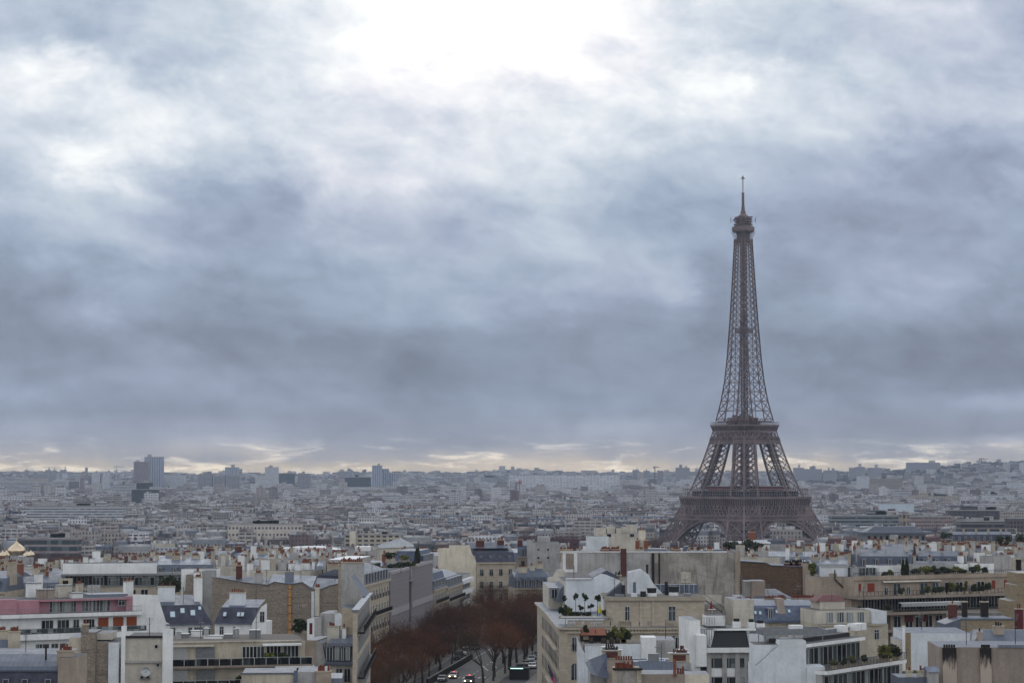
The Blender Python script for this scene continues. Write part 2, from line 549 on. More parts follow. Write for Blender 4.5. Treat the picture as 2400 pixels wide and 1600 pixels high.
# the tower's paint, a brown that has chalked unevenly
t, b, uv = newmat('tower_paint', 0.6, 0.0, 0.3)
n = t.noise(t.node('ShaderNodeTexCoord').outputs['Object'], 0.08, 4, 0.6)
t.l.new(t.mix(t.smooth(n, 0.3, 0.7), rgb(124, 108, 107), rgb(96, 84, 86)), b.inputs['Base Color'])
IRON = MATS['tower_paint']
IRON_SHADE = simple('tower_shaded_iron', rgb(48, 44, 48), 0.7)  # same tower paint, darkened to put the interior's shade into its colour
t, b, uv = newmat('gilded_copper', 0.28, 0.9, 0.5)
n = t.noise(uv, 0.6, 3, 0.5)
t.l.new(t.mix(n, rgb(240, 220, 190), rgb(214, 190, 154)), b.inputs['Base Color'])
GOLD = MATS['gilded_copper']


# ------------------------------------------------------------------ mesh builder
class MB:
    def __init__(s):
        s.v, s.f, s.mi, s.mats = [], [], [], []

    def mid(s, m):
        if m not in s.mats:
            s.mats.append(m)
        return s.mats.index(m)

    def face(s, pts, m):
        i = len(s.v)
        s.v += [tuple(p) for p in pts]
        s.f.append(tuple(range(i, i + len(pts))))
        s.mi.append(s.mid(m))

    def solid(s, bot, top, m, mtop=None, mbot=None):
        """prism between two loops with the same number of points (counter-clockwise from above)"""
        i, n, k = len(s.v), len(bot), s.mid(m)
        s.v += [tuple(p) for p in bot] + [tuple(p) for p in top]
        for j in range(n):
            q = (j + 1) % n
            s.f.append((i + j, i + q, i + n + q, i + n + j))
            s.mi.append(k)
        s.f.append(tuple(i + n + j for j in range(n)))
        s.mi.append(s.mid(mtop or m))
        s.f.append(tuple(i + n - 1 - j for j in range(n)))
        s.mi.append(s.mid(mbot or m))

    def box(s, x0, x1, y0, y1, z0, z1, m, mtop=None):
        b = [(x0, y0, z0), (x1, y0, z0), (x1, y1, z0), (x0, y1, z0)]
        s.solid(b, [(x, y, z1) for x, y, z in b], m, mtop)

    def frust(s, x0, x1, y0, y1, z0, z1, i, m, mtop=None, iy=None):
        iy = i if iy is None else iy
        s.solid([(x0, y0, z0), (x1, y0, z0), (x1, y1, z0), (x0, y1, z0)],
                [(x0 + i, y0 + iy, z1), (x1 - i, y0 + iy, z1), (x1 - i, y1 - iy, z1), (x0 + i, y1 - iy, z1)], m, mtop)

    def poly(s, loop, z0, z1, m, mtop=None):
        s.solid([(x, y, z0) for x, y in loop], [(x, y, z1) for x, y in loop], m, mtop)

    def wall(s, prof, y0, y1, m, mtop=None):
        """vertical slab in the x-z plane with outline prof [(x, z) counter-clockwise seen from the front], between y0 and y1"""
        i, n, k = len(s.v), len(prof), s.mid(m)
        s.v += [(x, y0, z) for x, z in prof] + [(x, y1, z) for x, z in prof]
        s.f.append(tuple(i + j for j in range(n)))
        s.mi.append(k)
        s.f.append(tuple(i + n + n - 1 - j for j in range(n)))
        s.mi.append(k)
        for j in range(n):
            q = (j + 1) % n
            s.f.append((i + q, i + j, i + n + j, i + n + q))
            up = abs(prof[q][0] - prof[j][0]) > 0.6 * abs(prof[q][1] - prof[j][1]) and prof[q][0] < prof[j][0]
            s.mi.append(s.mid(mtop) if (mtop and up) else k)

    def gable(s, x0, x1, y0, y1, z0, z1, m, along='x'):
        """ridge roof"""
        if along == 'x':
            ym = (y0 + y1) / 2
            a = [(x0, y0, z0), (x1, y0, z0), (x1, y1, z0), (x0, y1, z0)]
            r = [(x0, ym, z1), (x1, ym, z1)]
            s.face([a[0], a[1], r[1], r[0]], m)
            s.face([a[2], a[3], r[0], r[1]], m)
            s.face([a[3], a[0], r[0]], m)
            s.face([a[1], a[2], r[1]], m)
        else:
            xm = (x0 + x1) / 2
            a = [(x0, y0, z0), (x1, y0, z0), (x1, y1, z0), (x0, y1, z0)]
            r = [(xm, y0, z1), (xm, y1, z1)]
            s.face([a[0], r[0], r[1], a[3]], m)
            s.face([a[1], a[2], r[1], r[0]], m)
            s.face([a[0], a[1], r[0]], m)
            s.face([a[2], a[3], r[1]], m)

    def cyl(s, cx, cy, z0, z1, r0, r1=None, m=None, n=8, mtop=None):
        r1 = r0 if r1 is None else r1
        b = [(cx + r0 * math.cos(2 * math.pi * k / n), cy + r0 * math.sin(2 * math.pi * k / n), z0) for k in range(n)]
        t = [(cx + r1 * math.cos(2 * math.pi * k / n), cy + r1 * math.sin(2 * math.pi * k / n), z1) for k in range(n)]
        s.solid(b, t, m, mtop)

    def bar(s, a, b, w, m, h=None, up=None):
        """square bar from a to b"""
        a, b = Vector(a), Vector(b)
        d = b - a
        if d.length < 1e-6:
            return
        d.normalize()
        u = Vector(up) if up else (Vector((0, 0, 1)) if abs(d.z) < 0.95 else Vector((1, 0, 0)))
        x = d.cross(u).normalized() * (w / 2)
        y = d.cross(x).normalized() * ((h or w) / 2)
        lo = [a - x - y, a + x - y, a + x + y, a - x + y]
        hi = [p + (b - a) for p in lo]
        s.solid(lo, hi, m)

    def lathe(s, cx, cy, prof, m, n=16):
        i, k = len(s.v), s.mid(m)
        for r, z in prof:
            s.v += [(cx + r * math.cos(2 * math.pi * q / n), cy + r * math.sin(2 * math.pi * q / n), z) for q in range(n)]
        for j in range(len(prof) - 1):
            for q in range(n):
                p = (q + 1) % n
                s.f.append((i + j * n + q, i + j * n + p, i + (j + 1) * n + p, i + (j + 1) * n + q))
                s.mi.append(k)

    def mesh(s, name, smooth=False):
        me = bpy.data.meshes.new(name)
        me.from_pydata(s.v, [], s.f)
        for m in s.mats:
            me.materials.append(m)
        me.polygons.foreach_set('material_index', s.mi)
        if smooth:
            me.polygons.foreach_set('use_smooth', [True] * len(s.f))
        autouv(me)
        return me


def autouv(me):
    """UVs in metres: along a wall and up it; in plan on flat faces; down the slope on roofs"""
    nl, nf = len(me.loops), len(me.polygons)
    if not nf:
        return
    co = np.empty(len(me.vertices) * 3, np.float32)
    me.vertices.foreach_get('co', co)
    co = co.reshape(-1, 3)
    li = np.empty(nl, np.int32)
    me.loops.foreach_get('vertex_index', li)
    nr = np.empty(nf * 3, np.float32)
    me.polygons.foreach_get('normal', nr)
    nr = nr.reshape(-1, 3)
    ls = np.empty(nf, np.int32)
    lt = np.empty(nf, np.int32)
    me.polygons.foreach_get('loop_start', ls)
    me.polygons.foreach_get('loop_total', lt)
    fi = np.repeat(np.arange(nf), lt)
    n = nr[fi]
    p = co[li]
    h = np.hypot(n[:, 0], n[:, 1])
    hh = np.maximum(h, 1e-6)
    tx, ty = -n[:, 1] / hh, n[:, 0] / hh
    flat = h < 0.08
    u = np.where(flat, p[:, 0], p[:, 0] * tx + p[:, 1] * ty)
    v = np.where(flat, p[:, 1], np.where(h > 0.8, p[:, 2], p[:, 2] / hh))
    uvl = me.uv_layers.new(name='UVMap')
    uvl.data.foreach_set('uv', np.stack([u, v], 1).astype(np.float32).ravel())


LINK = sc.collection.objects.link


def part(name, mb, parent, label=None, smooth=False):
    o = bpy.data.objects.new(name, mb.mesh(name, smooth) if isinstance(mb, MB) else mb)
    LINK(o)
    o.parent = parent
    if label:
        o['label'] = label
    return o


def tag(o, label, cat, group=None, kind=None):
    if label:
        o['label'] = label
    if cat:
        o['category'] = cat
    if group:
        o['group'] = group
    if kind:
        o['kind'] = kind
    return o


def thing(name, label, cat, loc=(0, 0, 0), rz=0.0, group=None):
    o = bpy.data.objects.new(name, None)
    o.empty_display_size = 1
    LINK(o)
    o.location = loc
    o.rotation_euler = (0, 0, rz)
    return tag(o, label, cat, group)


def solo(name, mb, label, cat, loc=(0, 0, 0), rz=0.0, group=None, kind=None, smooth=False):
    o = bpy.data.objects.new(name, mb.mesh(name, smooth) if isinstance(mb, MB) else mb)
    LINK(o)
    o.location = loc
    o.rotation_euler = (0, 0, rz)
    return tag(o, label, cat, group, kind)


def kids(o):
    return [c for c in KID.get(o.name, [])]


def copy_tree(o, loc, rz, label=None, group=None, scale=None):
    """a copy of a thing with copies of its parts and sub-parts"""
    def rec(src, par):
        c = src.copy()
        LINK(c)
        if par is not None:
            c.parent = par
        for ch in src.children:
            rec(ch, c)
        return c
    r = rec(o, None)
    r.location = loc
    r.rotation_euler = (0, 0, rz)
    if scale:
        r.scale = scale
    if label:
        r['label'] = label
    if group:
        r['group'] = group
    return r
# ------------------------------------------------------------------ the iron lattice tower
TD = 1714.0
tcx = P(1746, 1112, TD).x
TOWER = thing('iron_lattice_tower', 'tall brown iron lattice tower with four splayed legs standing above the roofs', 'tower',
              (tcx, TD, 0), R(45) - math.atan2(tcx, TD) + R(-1.0))
# half-width of the outer edge and side of each leg, by height
ZH = [0, 12, 25, 40, 52, 57, 63, 80, 100, 110, 116, 122, 135, 150, 170, 190, 197, 224, 250, 266, 276]
OH = [62.5, 55, 48, 40.5, 35.8, 34.2, 31.2, 25.8, 20.6, 18.4, 17.2, 16.0, 13.6, 11.6, 9.9, 8.8, 8.35, 7.05, 5.9, 5.25, 5.1]
LW = [24, 22, 20, 17.6, 16, 15.6, 15.0, 13.4, 11.8, 11.2, 11.0, 9.2, 7.6, 6.2, 4.8, 4.0, 3.8, 3.2, 2.7, 2.4, 2.4]


def oh(z):
    return float(np.interp(z, ZH, OH))


def lw(z):
    return float(np.interp(z, ZH, LW))


def leg_corners(qx, qy, z):
    o, w_ = oh(z), lw(z)
    a, b_ = o, o - w_
    return [Vector((qx * x, qy * y, z)) for x, y in ((a, a), (b_, a), (b_, b_), (a, b_))]


def lattice_face(mb, a0, b0, a1, b1, w, double=False):
    """X bracing with a horizontal, between two chords"""
    mb.bar(a0, b1, w, IRON)
    mb.bar(b0, a1, w, IRON)
    mb.bar(a1, b1, w * 1.1, IRON)
    if double:
        m0, m1 = (a0 + b0) / 2, (a1 + b1) / 2
        ma, mbb = (a0 + a1) / 2, (b0 + b1) / 2
        for p_, q_ in ((m0, ma), (m0, mbb), (m1, ma), (m1, mbb), (ma, mbb)):
            mb.bar(p_, q_, w * 0.7, IRON)


def zlist(z0, z1, first, ratio):
    out, z, s_ = [z0], z0, first
    while z + s_ < z1 - s_ * 0.4:
        z += s_
        out.append(z)
        s_ *= ratio
    out.append(z1)
    return out


for qx in (-1, 1):
    for qy in (-1, 1):
        mb = MB()
        for zs, chord, br, dbl in (([4, 15, 27, 38, 48], 1.5, 0.75, True), (zlist(63, 106, 12.2, 0.86), 1.35, 0.62, True)):
            for k in range(len(zs) - 1):
                c0, c1 = leg_corners(qx, qy, zs[k]), leg_corners(qx, qy, zs[k + 1])
                for j in range(4):
                    mb.bar(c0[j], c1[j], chord, IRON)
                    lattice_face(mb, c0[j], c0[(j + 1) % 4], c1[j], c1[(j + 1) % 4], br, dbl)
                # inner diaphragm and lift tracks
                mb.bar(c1[0], c1[2], 0.5, IRON)
                mb.bar(c1[1], c1[3], 0.5, IRON)
                i0 = sum(c0, Vector()) / 4
                i1 = sum(c1, Vector()) / 4
                for ox in (-1.6, 1.6):
                    mb.bar(i0 + Vector((ox, -ox, 0)), i1 + Vector((ox, -ox, 0)), 1.3, IRON_SHADE)
                    mb.bar(i0 + Vector((ox, ox, 0)), i1 + Vector((ox, ox, 0)), 1.1, IRON_SHADE)
                for st in range(5):
                    q = i0.lerp(i1, (st + 0.5) / 5)
                    mb.bar(q + Vector((-2.8, 0, 0)), q + Vector((2.8, 0, 0)), 0.8, IRON_SHADE)
                    mb.bar(q + Vector((0, -2.8, 0)), q + Vector((0, 2.8, 0)), 0.8, IRON_SHADE)
        # leg passes through the storey between the girder and the first floor
        c0, c1 = leg_corners(qx, qy, 48), leg_corners(qx, qy, 63)
        for j in range(4):
            mb.bar(c0[j], c1[j], 1.3, IRON)
        mb.box(*sorted((qx * 36, qx * 64)), *sorted((qy * 36, qy * 64)), 0, 4.0, CONC)
        part('leg', mb, TOWER)


def side_pt(k, s_, z, off=0.0):
    """point on side k of the square tower: s_ along the side, off outwards"""
    o = oh(z) + off
    return Vector([(s_, -o, z), (o, s_, z), (-s_, o, z), (-o, -s_, z)][k])


# arches under the first floor
for k in range(4):
    mb = MB()
    N = 24
    ro, ri = 39.3, 35.2
    base = 4.0

    def arc(r, a):
        s_, z = r * math.cos(a), base + (r * 0.96) * math.sin(a)
        return s_, z
    pts = []
    for i in range(N + 1):
        a = math.pi * i / N
        so, zo = arc(ro, a)
        si, zi = arc(ri, a)
        pts.append([side_pt(k, so, zo, -0.6), side_pt(k, si, zi, -0.6), side_pt(k, so, zo, -4.6), side_pt(k, si, zi, -4.6)])
    for i in range(N):
        p_, q_ = pts[i], pts[i + 1]
        for j, w_ in ((0, 1.2), (1, 1.3), (2, 1.0), (3, 1.0)):
            mb.bar(p_[j], q_[j], w_, IRON)
        mb.bar(p_[0], q_[1], 0.45, IRON)
        mb.bar(p_[1], q_[0], 0.45, IRON)
        mb.bar(p_[0], p_[1], 0.6, IRON)
        mb.bar(p_[2], q_[3], 0.45, IRON_SHADE)
        mb.bar(p_[1], p_[3], 0.5, IRON)
        mb.bar(p_[1], q_[3], 0.5, IRON_SHADE)
        mb.bar(q_[1], p_[3], 0.5, IRON_SHADE)
    # spandrel struts from the arch up to the girder
    for i in range(2, N - 1):
        s_, z = arc(ro, math.pi * i / N)
        if z < 39:
            for d in (0,):
                mb.bar(side_pt(k, s_, z, -0.6), side_pt(k, s_ * 1.04, 38.6, -0.6), 0.5, IRON)
        lim = oh(z) - 2
        if abs(s_) < lim - 5 and z < 40:
            mb.bar(side_pt(k, s_, z, -0.6), side_pt(k, math.copysign(lim - lw(z) * 0.2, s_), z + 5, -0.6), 0.4, IRON)
    part('arch', mb, TOWER)

# first floor: lattice girder, corniced gallery, pavilions
mb = MB()
for k in range(4):
    for z0, z1, n_, w_, off in ((38.6, 42.0, 40, 0.42, 0.3), (42.0, 49.5, 17, 0.6, 0.4)):
        h0, h1 = oh(z0) - 0.2, oh(z1) - 0.2
        mb.bar(side_pt(k, -h0, z0, off), side_pt(k, h0, z0, off), 1.3, IRON)
        for i in range(n_):
            f0, f1 = -1 + 2 * i / n_, -1 + 2 * (i + 1) / n_
            a0, a1 = side_pt(k, f0 * h0, z0, off), side_pt(k, f0 * h1, z1, off)
            b0, b1 = side_pt(k, f1 * h0, z0, off), side_pt(k, f1 * h1, z1, off)
            mb.bar(a0, b1, w_, IRON)
            mb.bar(b0, a1, w_, IRON)
            if z1 > 45:
                mb.bar(a0, a1, 0.35, IRON)
        # inner girder seen through the mesh
    mb.bar(side_pt(k, -34, 46, -4), side_pt(k, 34, 46, -4), 1.0, IRON_SHADE, 6)
part('girder', mb, TOWER)
mb = MB()
mb.frust(-36.4, 36.4, -36.4, 36.4, 49.5, 55.6, -0.6, IRON_SHADE)
mb.box(-38.2, 38.2, -38.2, 38.2, 55.6, 57.4, IRON)
mb.box(-36.9, 36.9, -36.9, 36.9, 49.3, 50.1, IRON)
for k in range(4):
    n_ = 30
    for i in range(n_ + 1):
        s_ = -36 + 72 * i / n_
        f_ = s_ / 36
        mb.bar(Vector(side_pt(k, f_ * 36.6, 49.8, 36.7 - oh(49.8))), Vector(side_pt(k, f_ * 37.6, 55.7, 37.7 - oh(55.7))), 0.85, IRON, 0.9)
part('first_platform', mb, TOWER)
mb = MB()
mb.box(-30.5, 30.5, -30.5, 30.5, 57.5, 61.6, GLASS, IRON_SHADE)
for k in range(4):
    n_ = 26
    for i in range(n_ + 1):
        s_ = -36.0 + 72 * i / n_
        p0 = side_pt(k, s_, 57.8, 36.6 - oh(57.8))
        p1 = side_pt(k, s_ * 0.985, 63.4, 36.0 - oh(63.4))
        mb.bar(p0, p1, 0.28, IRON)
    for z, w_ in ((59.2, 0.3), (63.5, 0.7), (62.0, 0.2)):
        mb.bar(side_pt(k, -36.2, z, 36.2 - oh(z)), side_pt(k, 36.2, z, 36.2 - oh(z)), w_, IRON)
part('gallery', mb, TOWER)
for sx, sy in ((-1, 0), (0, -1), (1, 0), (0, 1)):
    mb = MB()
    cx_, cy_ = sx * 24, sy * 24
    hx, hy = (6, 13) if sx else (13, 6)
    mb.box(cx_ - hx, cx_ + hx, cy_ - hy, cy_ + hy, 62.2, 65.4, MAROON)
    mb.box(cx_ - hx - 0.4, cx_ + hx + 0.4, cy_ - hy - 0.4, cy_ + hy + 0.4, 65.4, 66.0, GREYMET)
    part('pavilion', mb, TOWER)

# second floor
mb = MB()
for k in range(4):
    for z0, z1, n_, w_ in ((100.5, 104.0, 26, 0.32), (104.0, 110.6, 6, 0.7)):
        h0, h1 = oh(z0), oh(z1)
        mb.bar(side_pt(k, -h0, z0, 0.2), side_pt(k, h0, z0, 0.2), 0.9, IRON)
        mb.bar(side_pt(k, -h1, z1, 0.2), side_pt(k, h1, z1, 0.2), 0.9, IRON)
        for i in range(n_):
            f0, f1 = -1 + 2 * i / n_, -1 + 2 * (i + 1) / n_
            a0, a1 = side_pt(k, f0 * h0, z0, 0.2), side_pt(k, f0 * h1, z1, 0.2)
            b0, b1 = side_pt(k, f1 * h0, z0, 0.2), side_pt(k, f1 * h1, z1, 0.2)
            mb.bar(a0, b1, w_, IRON)
            mb.bar(b0, a1, w_, IRON)
            mb.bar(a0, a1, w_ * 0.9, IRON)
            if n_ == 6:
                m_ = (a0 + a1 + b0 + b1) / 4
                for q_ in ((a0 + b0) / 2, (a1 + b1) / 2, (a0 + a1) / 2, (b0 + b1) / 2):
                    mb.bar(m_, q_, 0.4, IRON)
    mb.bar(side_pt(k, -16, 107, -4), side_pt(k, 16, 107, -4), 0.8, IRON_SHADE, 5)
part('girder', mb, TOWER)
mb = MB()
mb.frust(-18.2, 18.2, -18.2, 18.2, 110.6, 114.6, -1.1, IRON_SHADE)
mb.box(-20.0, 20.0, -20.0, 20.0, 114.6, 115.9, IRON)
for k in range(4):
    n_ = 22
    for i in range(n_ + 1):
        f_ = -1 + 2 * i / n_
        mb.bar(side_pt(k, f_ * 18.3, 110.7, 18.5 - oh(110.7)), side_pt(k, f_ * 19.4, 114.6, 19.6 - oh(114.6)), 0.6, IRON)
        mb.bar(side_pt(k, f_ * 19.6, 115.9, 19.7 - oh(115.9)), side_pt(k, f_ * 19.6, 118.0, 19.7 - oh(118)), 0.16, IRON)
    mb.bar(side_pt(k, -19.7, 118, 19.7 - oh(118)), side_pt(k, 19.7, 118, 19.7 - oh(118)), 0.25, IRON)
    mb.bar(side_pt(k, -19.7, 117, 19.7 - oh(117)), side_pt(k, 19.7, 117, 19.7 - oh(117)), 0.15, IRON)
part('second_platform', mb, TOWER)
mb = MB()
rng = random.Random(5)
mb.box(-15.8, 15.8, -15.8, 15.8, 118.2, 119.0, MAROON)
for i in range(18):
    a = rng.random() * 6.28
    r_ = rng.uniform(4, 13)
    x_, y_ = r_ * math.cos(a), r_ * math.sin(a)
    s_ = rng.uniform(1.2, 3.2)
    mb.box(x_ - s_, x_ + s_, y_ - s_, y_ + s_, 115.9, rng.uniform(119, 124), rng.choice([IRON, MAROON, GREYMET, IRON]))
for k in range(4):
    mb.bar(side_pt(k, -16.6, 120.6, 16.6 - oh(120.6)), side_pt(k, 16.6, 120.6, 16.6 - oh(120.6)), 0.3, IRON)
    for i in range(12):
        s_ = -16.5 + 3 * i
        mb.bar(side_pt(k, s_, 115.9, 16.6 - oh(116)), side_pt(k, s_, 120.6, 16.6 - oh(120.6)), 0.2, IRON)
part('kiosks', mb, TOWER)

# shaft: corner posts merge into one pylon
mb = MB()
zs = zlist(119.0, 269.0, 8.4, 0.962)
for a_, b_ in zip(zs[:-1], zs[1:]):
    for k in range(4):
        o0, o1 = oh(a_), oh(b_)
        w0, w1 = lw(a_), lw(b_)
        for s_ in (-1, 1):
            c0, c1 = side_pt(k, s_ * o0, a_), side_pt(k, s_ * o1, b_)
            i0, i1 = side_pt(k, s_ * (o0 - w0), a_), side_pt(k, s_ * (o1 - w1), b_)
            mb.bar(c0, c1, 0.72, IRON)
            if w0 < o0:
                mb.bar(i0, i1, 0.6, IRON)
                mb.bar(c0, i1, 0.46, IRON)
                mb.bar(i0, c1, 0.46, IRON)
                mb.bar(c1, i1, 0.6, IRON)
        # face bracing between the corner posts
        i0, i1 = side_pt(k, -(o0 - w0), a_), side_pt(k, -(o1 - w1), b_)
        j0, j1 = side_pt(k, (o0 - w0), a_), side_pt(k, (o1 - w1), b_)
        if o0 - w0 > 0.6 and a_ > 124:
            mb.bar(i0, j1, 0.28, IRON)
            mb.bar(j0, i1, 0.28, IRON)
        mb.bar(i1, j1, 0.38, IRON)
    # inner corner of each post
    for qx in (-1, 1):
        for qy in (-1, 1):
            p0 = Vector((qx * (oh(a_) - lw(a_)), qy * (oh(a_) - lw(a_)), a_))
            p1 = Vector((qx * (oh(b_) - lw(b_)), qy * (oh(b_) - lw(b_)), b_))
            mb.bar(p0, p1, 0.4, IRON)
part('shaft', mb, TOWER)
mb = MB()
for x_ in (-1.7, 1.7):
    for y_ in (-1.7, 1.7):
        mb.bar((x_, y_, 116), (x_, y_, 270), 0.55, IRON_SHADE)
z = 118
while z < 268:
    for a_, b_ in (((-1.7, -1.7), (1.7, -1.7)), ((1.7, -1.7), (1.7, 1.7)), ((1.7, 1.7), (-1.7, 1.7)), ((-1.7, 1.7), (-1.7, -1.7))):
        mb.bar((a_[0], a_[1], z), (b_[0], b_[1], z + 3.2), 0.36, IRON_SHADE)
        mb.bar((a_[0], a_[1], z), (b_[0], b_[1], z), 0.36, IRON_SHADE)
    z += 3.2
mb.box(-.6, .6, -.6, .6, 116, 270, IRON_SHADE)
mb.box(-6.2, -2.4, -1.2, 1.2, 117, 121, IRON_SHADE)
part('lift_core', mb, TOWER)
mb = MB()
mb.box(-5.2, 5.2, -5.2, 5.2, 191.6, 192.2, IRON)
for k in range(4):
    for i in range(9):
        s_ = -5.1 + 10.2 * i / 8
        mb.bar(side_pt(k, s_, 192, 5.1 - oh(192)), side_pt(k, s_, 195, 5.1 - oh(195)), 0.25, IRON)
    for z in (192.4, 193.6, 195):
        mb.bar(side_pt(k, -5.1, z, 5.1 - oh(z)), side_pt(k, 5.1, z, 5.1 - oh(z)), 0.35, IRON)
mb.box(-2.6, 2.6, -2.6, 2.6, 192.2, 194, IRON)
part('intermediate_platform', mb, TOWER)

# summit
mb = MB()
for k in range(4):
    for i in range(9):
        f_ = -1 + 2 * i / 8
        a_ = side_pt(k, f_ * 5.1, 264, 0)
        b_ = side_pt(k, f_ * 5.25, 270.5, 0.25)
        c_ = side_pt(k, f_ * 6.9, 275.2, 6.9 - oh(275.2))
        mb.bar(a_, b_, 0.3, IRON)
        mb.bar(b_, c_, 0.35, IRON)
    for z in (264.5, 267.5):
        mb.bar(side_pt(k, -5.2, z), side_pt(k, 5.2, z), 0.4, IRON)
mb.box(-3.8, 3.8, -3.8, 3.8, 266, 275, IRON)
oct_ = [(8.3, -4.8), (8.3, 4.8), (4.8, 8.3), (-4.8, 8.3), (-8.3, 4.8), (-8.3, -4.8), (-4.8, -8.3), (4.8, -8.3)]
mb.poly([(x_ * .92, y_ * .92) for x_, y_ in oct_], 275.0, 276.0, IRON)
mb.poly(oct_, 276.0, 279.2, IRON)
part('summit_platform', mb, TOWER)
mb = MB()
for z, r_ in ((279.2, .88), (281.4, .84), (283.6, .82), (285.8, .80), (287.4, .70)):
    mb.poly([(x_ * r_, y_ * r_) for x_, y_ in oct_], z, z + 0.35, IRON)
mb.poly([(x_ * .68, y_ * .68) for x_, y_ in oct_], 279.2, 287.6, IRON)
for i in range(24):
    a = 2 * math.pi * i / 24
    for r_, z0, z1 in ((7.6, 279.2, 281.2), (6.0, 281.4, 287.4)):
        mb.bar((r_ * math.cos(a), r_ * math.sin(a), z0), (r_ * math.cos(a) * 0.97, r_ * math.sin(a) * 0.97, z1), 0.22, IRON)
for i in range(14):
    a = 2 * math.pi * i / 14 + 0.2
    r_ = 6.2 + (i % 3) * 0.7
    z = 280.6 + (i * 5 % 7)
    mb.box(r_ * math.cos(a) - .5, r_ * math.cos(a) + .5, r_ * math.sin(a) - .5, r_ * math.sin(a) + .5, z, z + 1.2, IRON)
for a in (R(-135), R(45), R(-45), R(135)):
    c_, s_ = math.cos(a), math.sin(a)
    mb.bar((6 * c_, 6 * s_, 285), (10.2 * c_, 10.2 * s_, 285), 0.25, IRON)
    mb.bar((10.2 * c_, 10.2 * s_, 283), (10.2 * c_, 10.2 * s_, 287.4), 0.3, IRON)
mb.lathe(0, 0, [(4.6, 287.6), (3.9, 289.0), (2.6, 290.0), (2.2, 290.6), (2.3, 292.2), (1.5, 292.4)], IRON, 10)
part('summit_cabin', mb, TOWER)
mb = MB()
mb.cyl(0, 0, 292, 296.5, 1.6, 1.4, IRON, 8)
mb.cyl(0, 0, 296.5, 307.5, 1.15, 0.95, IRON, 8)
for z in (293.4, 295, 297.4, 299, 300.8, 302.6, 304.4, 306.2, 307.4):
    mb.box(-1.5, 1.5, -0.18, 0.18, z, z + 0.5, IRON)
    mb.box(-0.18, 0.18, -1.5, 1.5, z, z + 0.5, IRON)
for a in range(3):
    t_ = 2 * math.pi * a / 3
    mb.bar((0.55 * math.cos(t_), 0.55 * math.sin(t_), 307.5), (0.5 * math.cos(t_), 0.5 * math.sin(t_), 319.4), 0.3, LIGHTMET)
z = 308
while z < 319:
    mb.cyl(0, 0, z, z + 0.3, 0.55, 0.55, LIGHTMET, 6)
    z += 1.0
mb.cyl(0, 0, 319.2, 322.0, 0.8, 0.6, IRON, 6)
mb.box(-2.2, 2.2, -0.2, 0.2, 319.7, 320.2, IRON)
mb.box(-0.2, 0.2, -2.2, 2.2, 319.7, 320.2, IRON)
part('antenna', mb, TOWER)
# ------------------------------------------------------------------ the land
xs = np.concatenate([np.linspace(-4200, -1300, 14), np.linspace(-1200, 1200, 61), np.linspace(1300, 4200, 14)])
ys = np.concatenate([np.linspace(-400, 2600, 121), np.linspace(2660, 11500, 124)])
vv = [(float(x), float(y), ground(x, y)) for y in ys for x in xs]
nx = len(xs)
ff = [(j * nx + i, j * nx + i + 1, (j + 1) * nx + i + 1, (j + 1) * nx + i) for j in range(len(ys) - 1) for i in range(nx - 1)]
me = bpy.data.meshes.new('ground')
me.from_pydata(vv, [], ff)
t, b, uv = newmat('city_ground', 0.95)
pos = t.node('ShaderNodeNewGeometry').outputs['Position']
n1 = t.noise(pos, 0.004, 6, 0.6)
n2 = t.noise(pos, 0.03, 5, 0.65)
col = t.mix(t.smooth(n2, 0.4, 0.6), rgb(82, 80, 80), rgb(52, 50, 48))
far_ = t.smooth(t.xyz(pos)[1], 5600, 7600)
wood = t.mix(t.smooth(n2, 0.35, 0.65), rgb(34, 36, 32), rgb(66, 58, 52))
col = t.mix(far_, col, wood)
t.l.new(col, b.inputs['Base Color'])
me.materials.append(MATS['city_ground'])
autouv(me)
solo('ground', me, None, None, kind='structure')


# ------------------------------------------------------------------ facade patterns used on buildings too far off to show single windows
def facade(name, wallc, winc, pu=2.6, pv=3.1, fu=0.42, fv=0.5, attr=False, rough=0.7, strip=False, gl=0.0):
    t, b, uv = newmat(name, rough)
    x, y, z = t.xyz(uv)
    fx = t.m('FRACT', t.m('DIVIDE', x, pu))
    fy = t.m('FRACT', t.m('DIVIDE', y, pv))
    a1 = t.m('LESS_THAN', t.m('ABSOLUTE', t.m('SUBTRACT', fx, 0.5)), fu / 2)
    a2 = t.m('LESS_THAN', t.m('ABSOLUTE', t.m('SUBTRACT', fy, 0.5)), fv / 2)
    mask = a2 if strip else t.m('MULTIPLY', a1, a2)
    wn = t.node('ShaderNodeTexWhiteNoise', noise_dimensions='2D')
    t.l.new(t.vec(t.m('FLOOR', t.m('DIVIDE', x, pu)), t.m('FLOOR', t.m('DIVIDE', y, pv)), 0), wn.inputs['Vector'])
    if attr:
        at = t.node('ShaderNodeAttribute')
        at.attribute_name = 'Col'
        wallc = at.outputs['Color']
    n = t.noise(uv, 0.25, 4, 0.6)
    wc = t.mix(t.smooth(n, 0.4, 0.7, 0, 0.35), wallc, (0.5, 0.48, 0.46, 1), 'MULTIPLY')
    lit = t.mix(t.smooth(wn.outputs['Value'], 0.6, 1.0), winc, tuple(min(1, c * 3.2) for c in winc[:3]) + (1,))
    t.l.new(t.mix(mask, wc, lit), b.inputs['Base Color'])
    if gl:
        t.l.new(t.fmix(mask, rough, 0.1), b.inputs['Roughness'])
    return MATS[name]


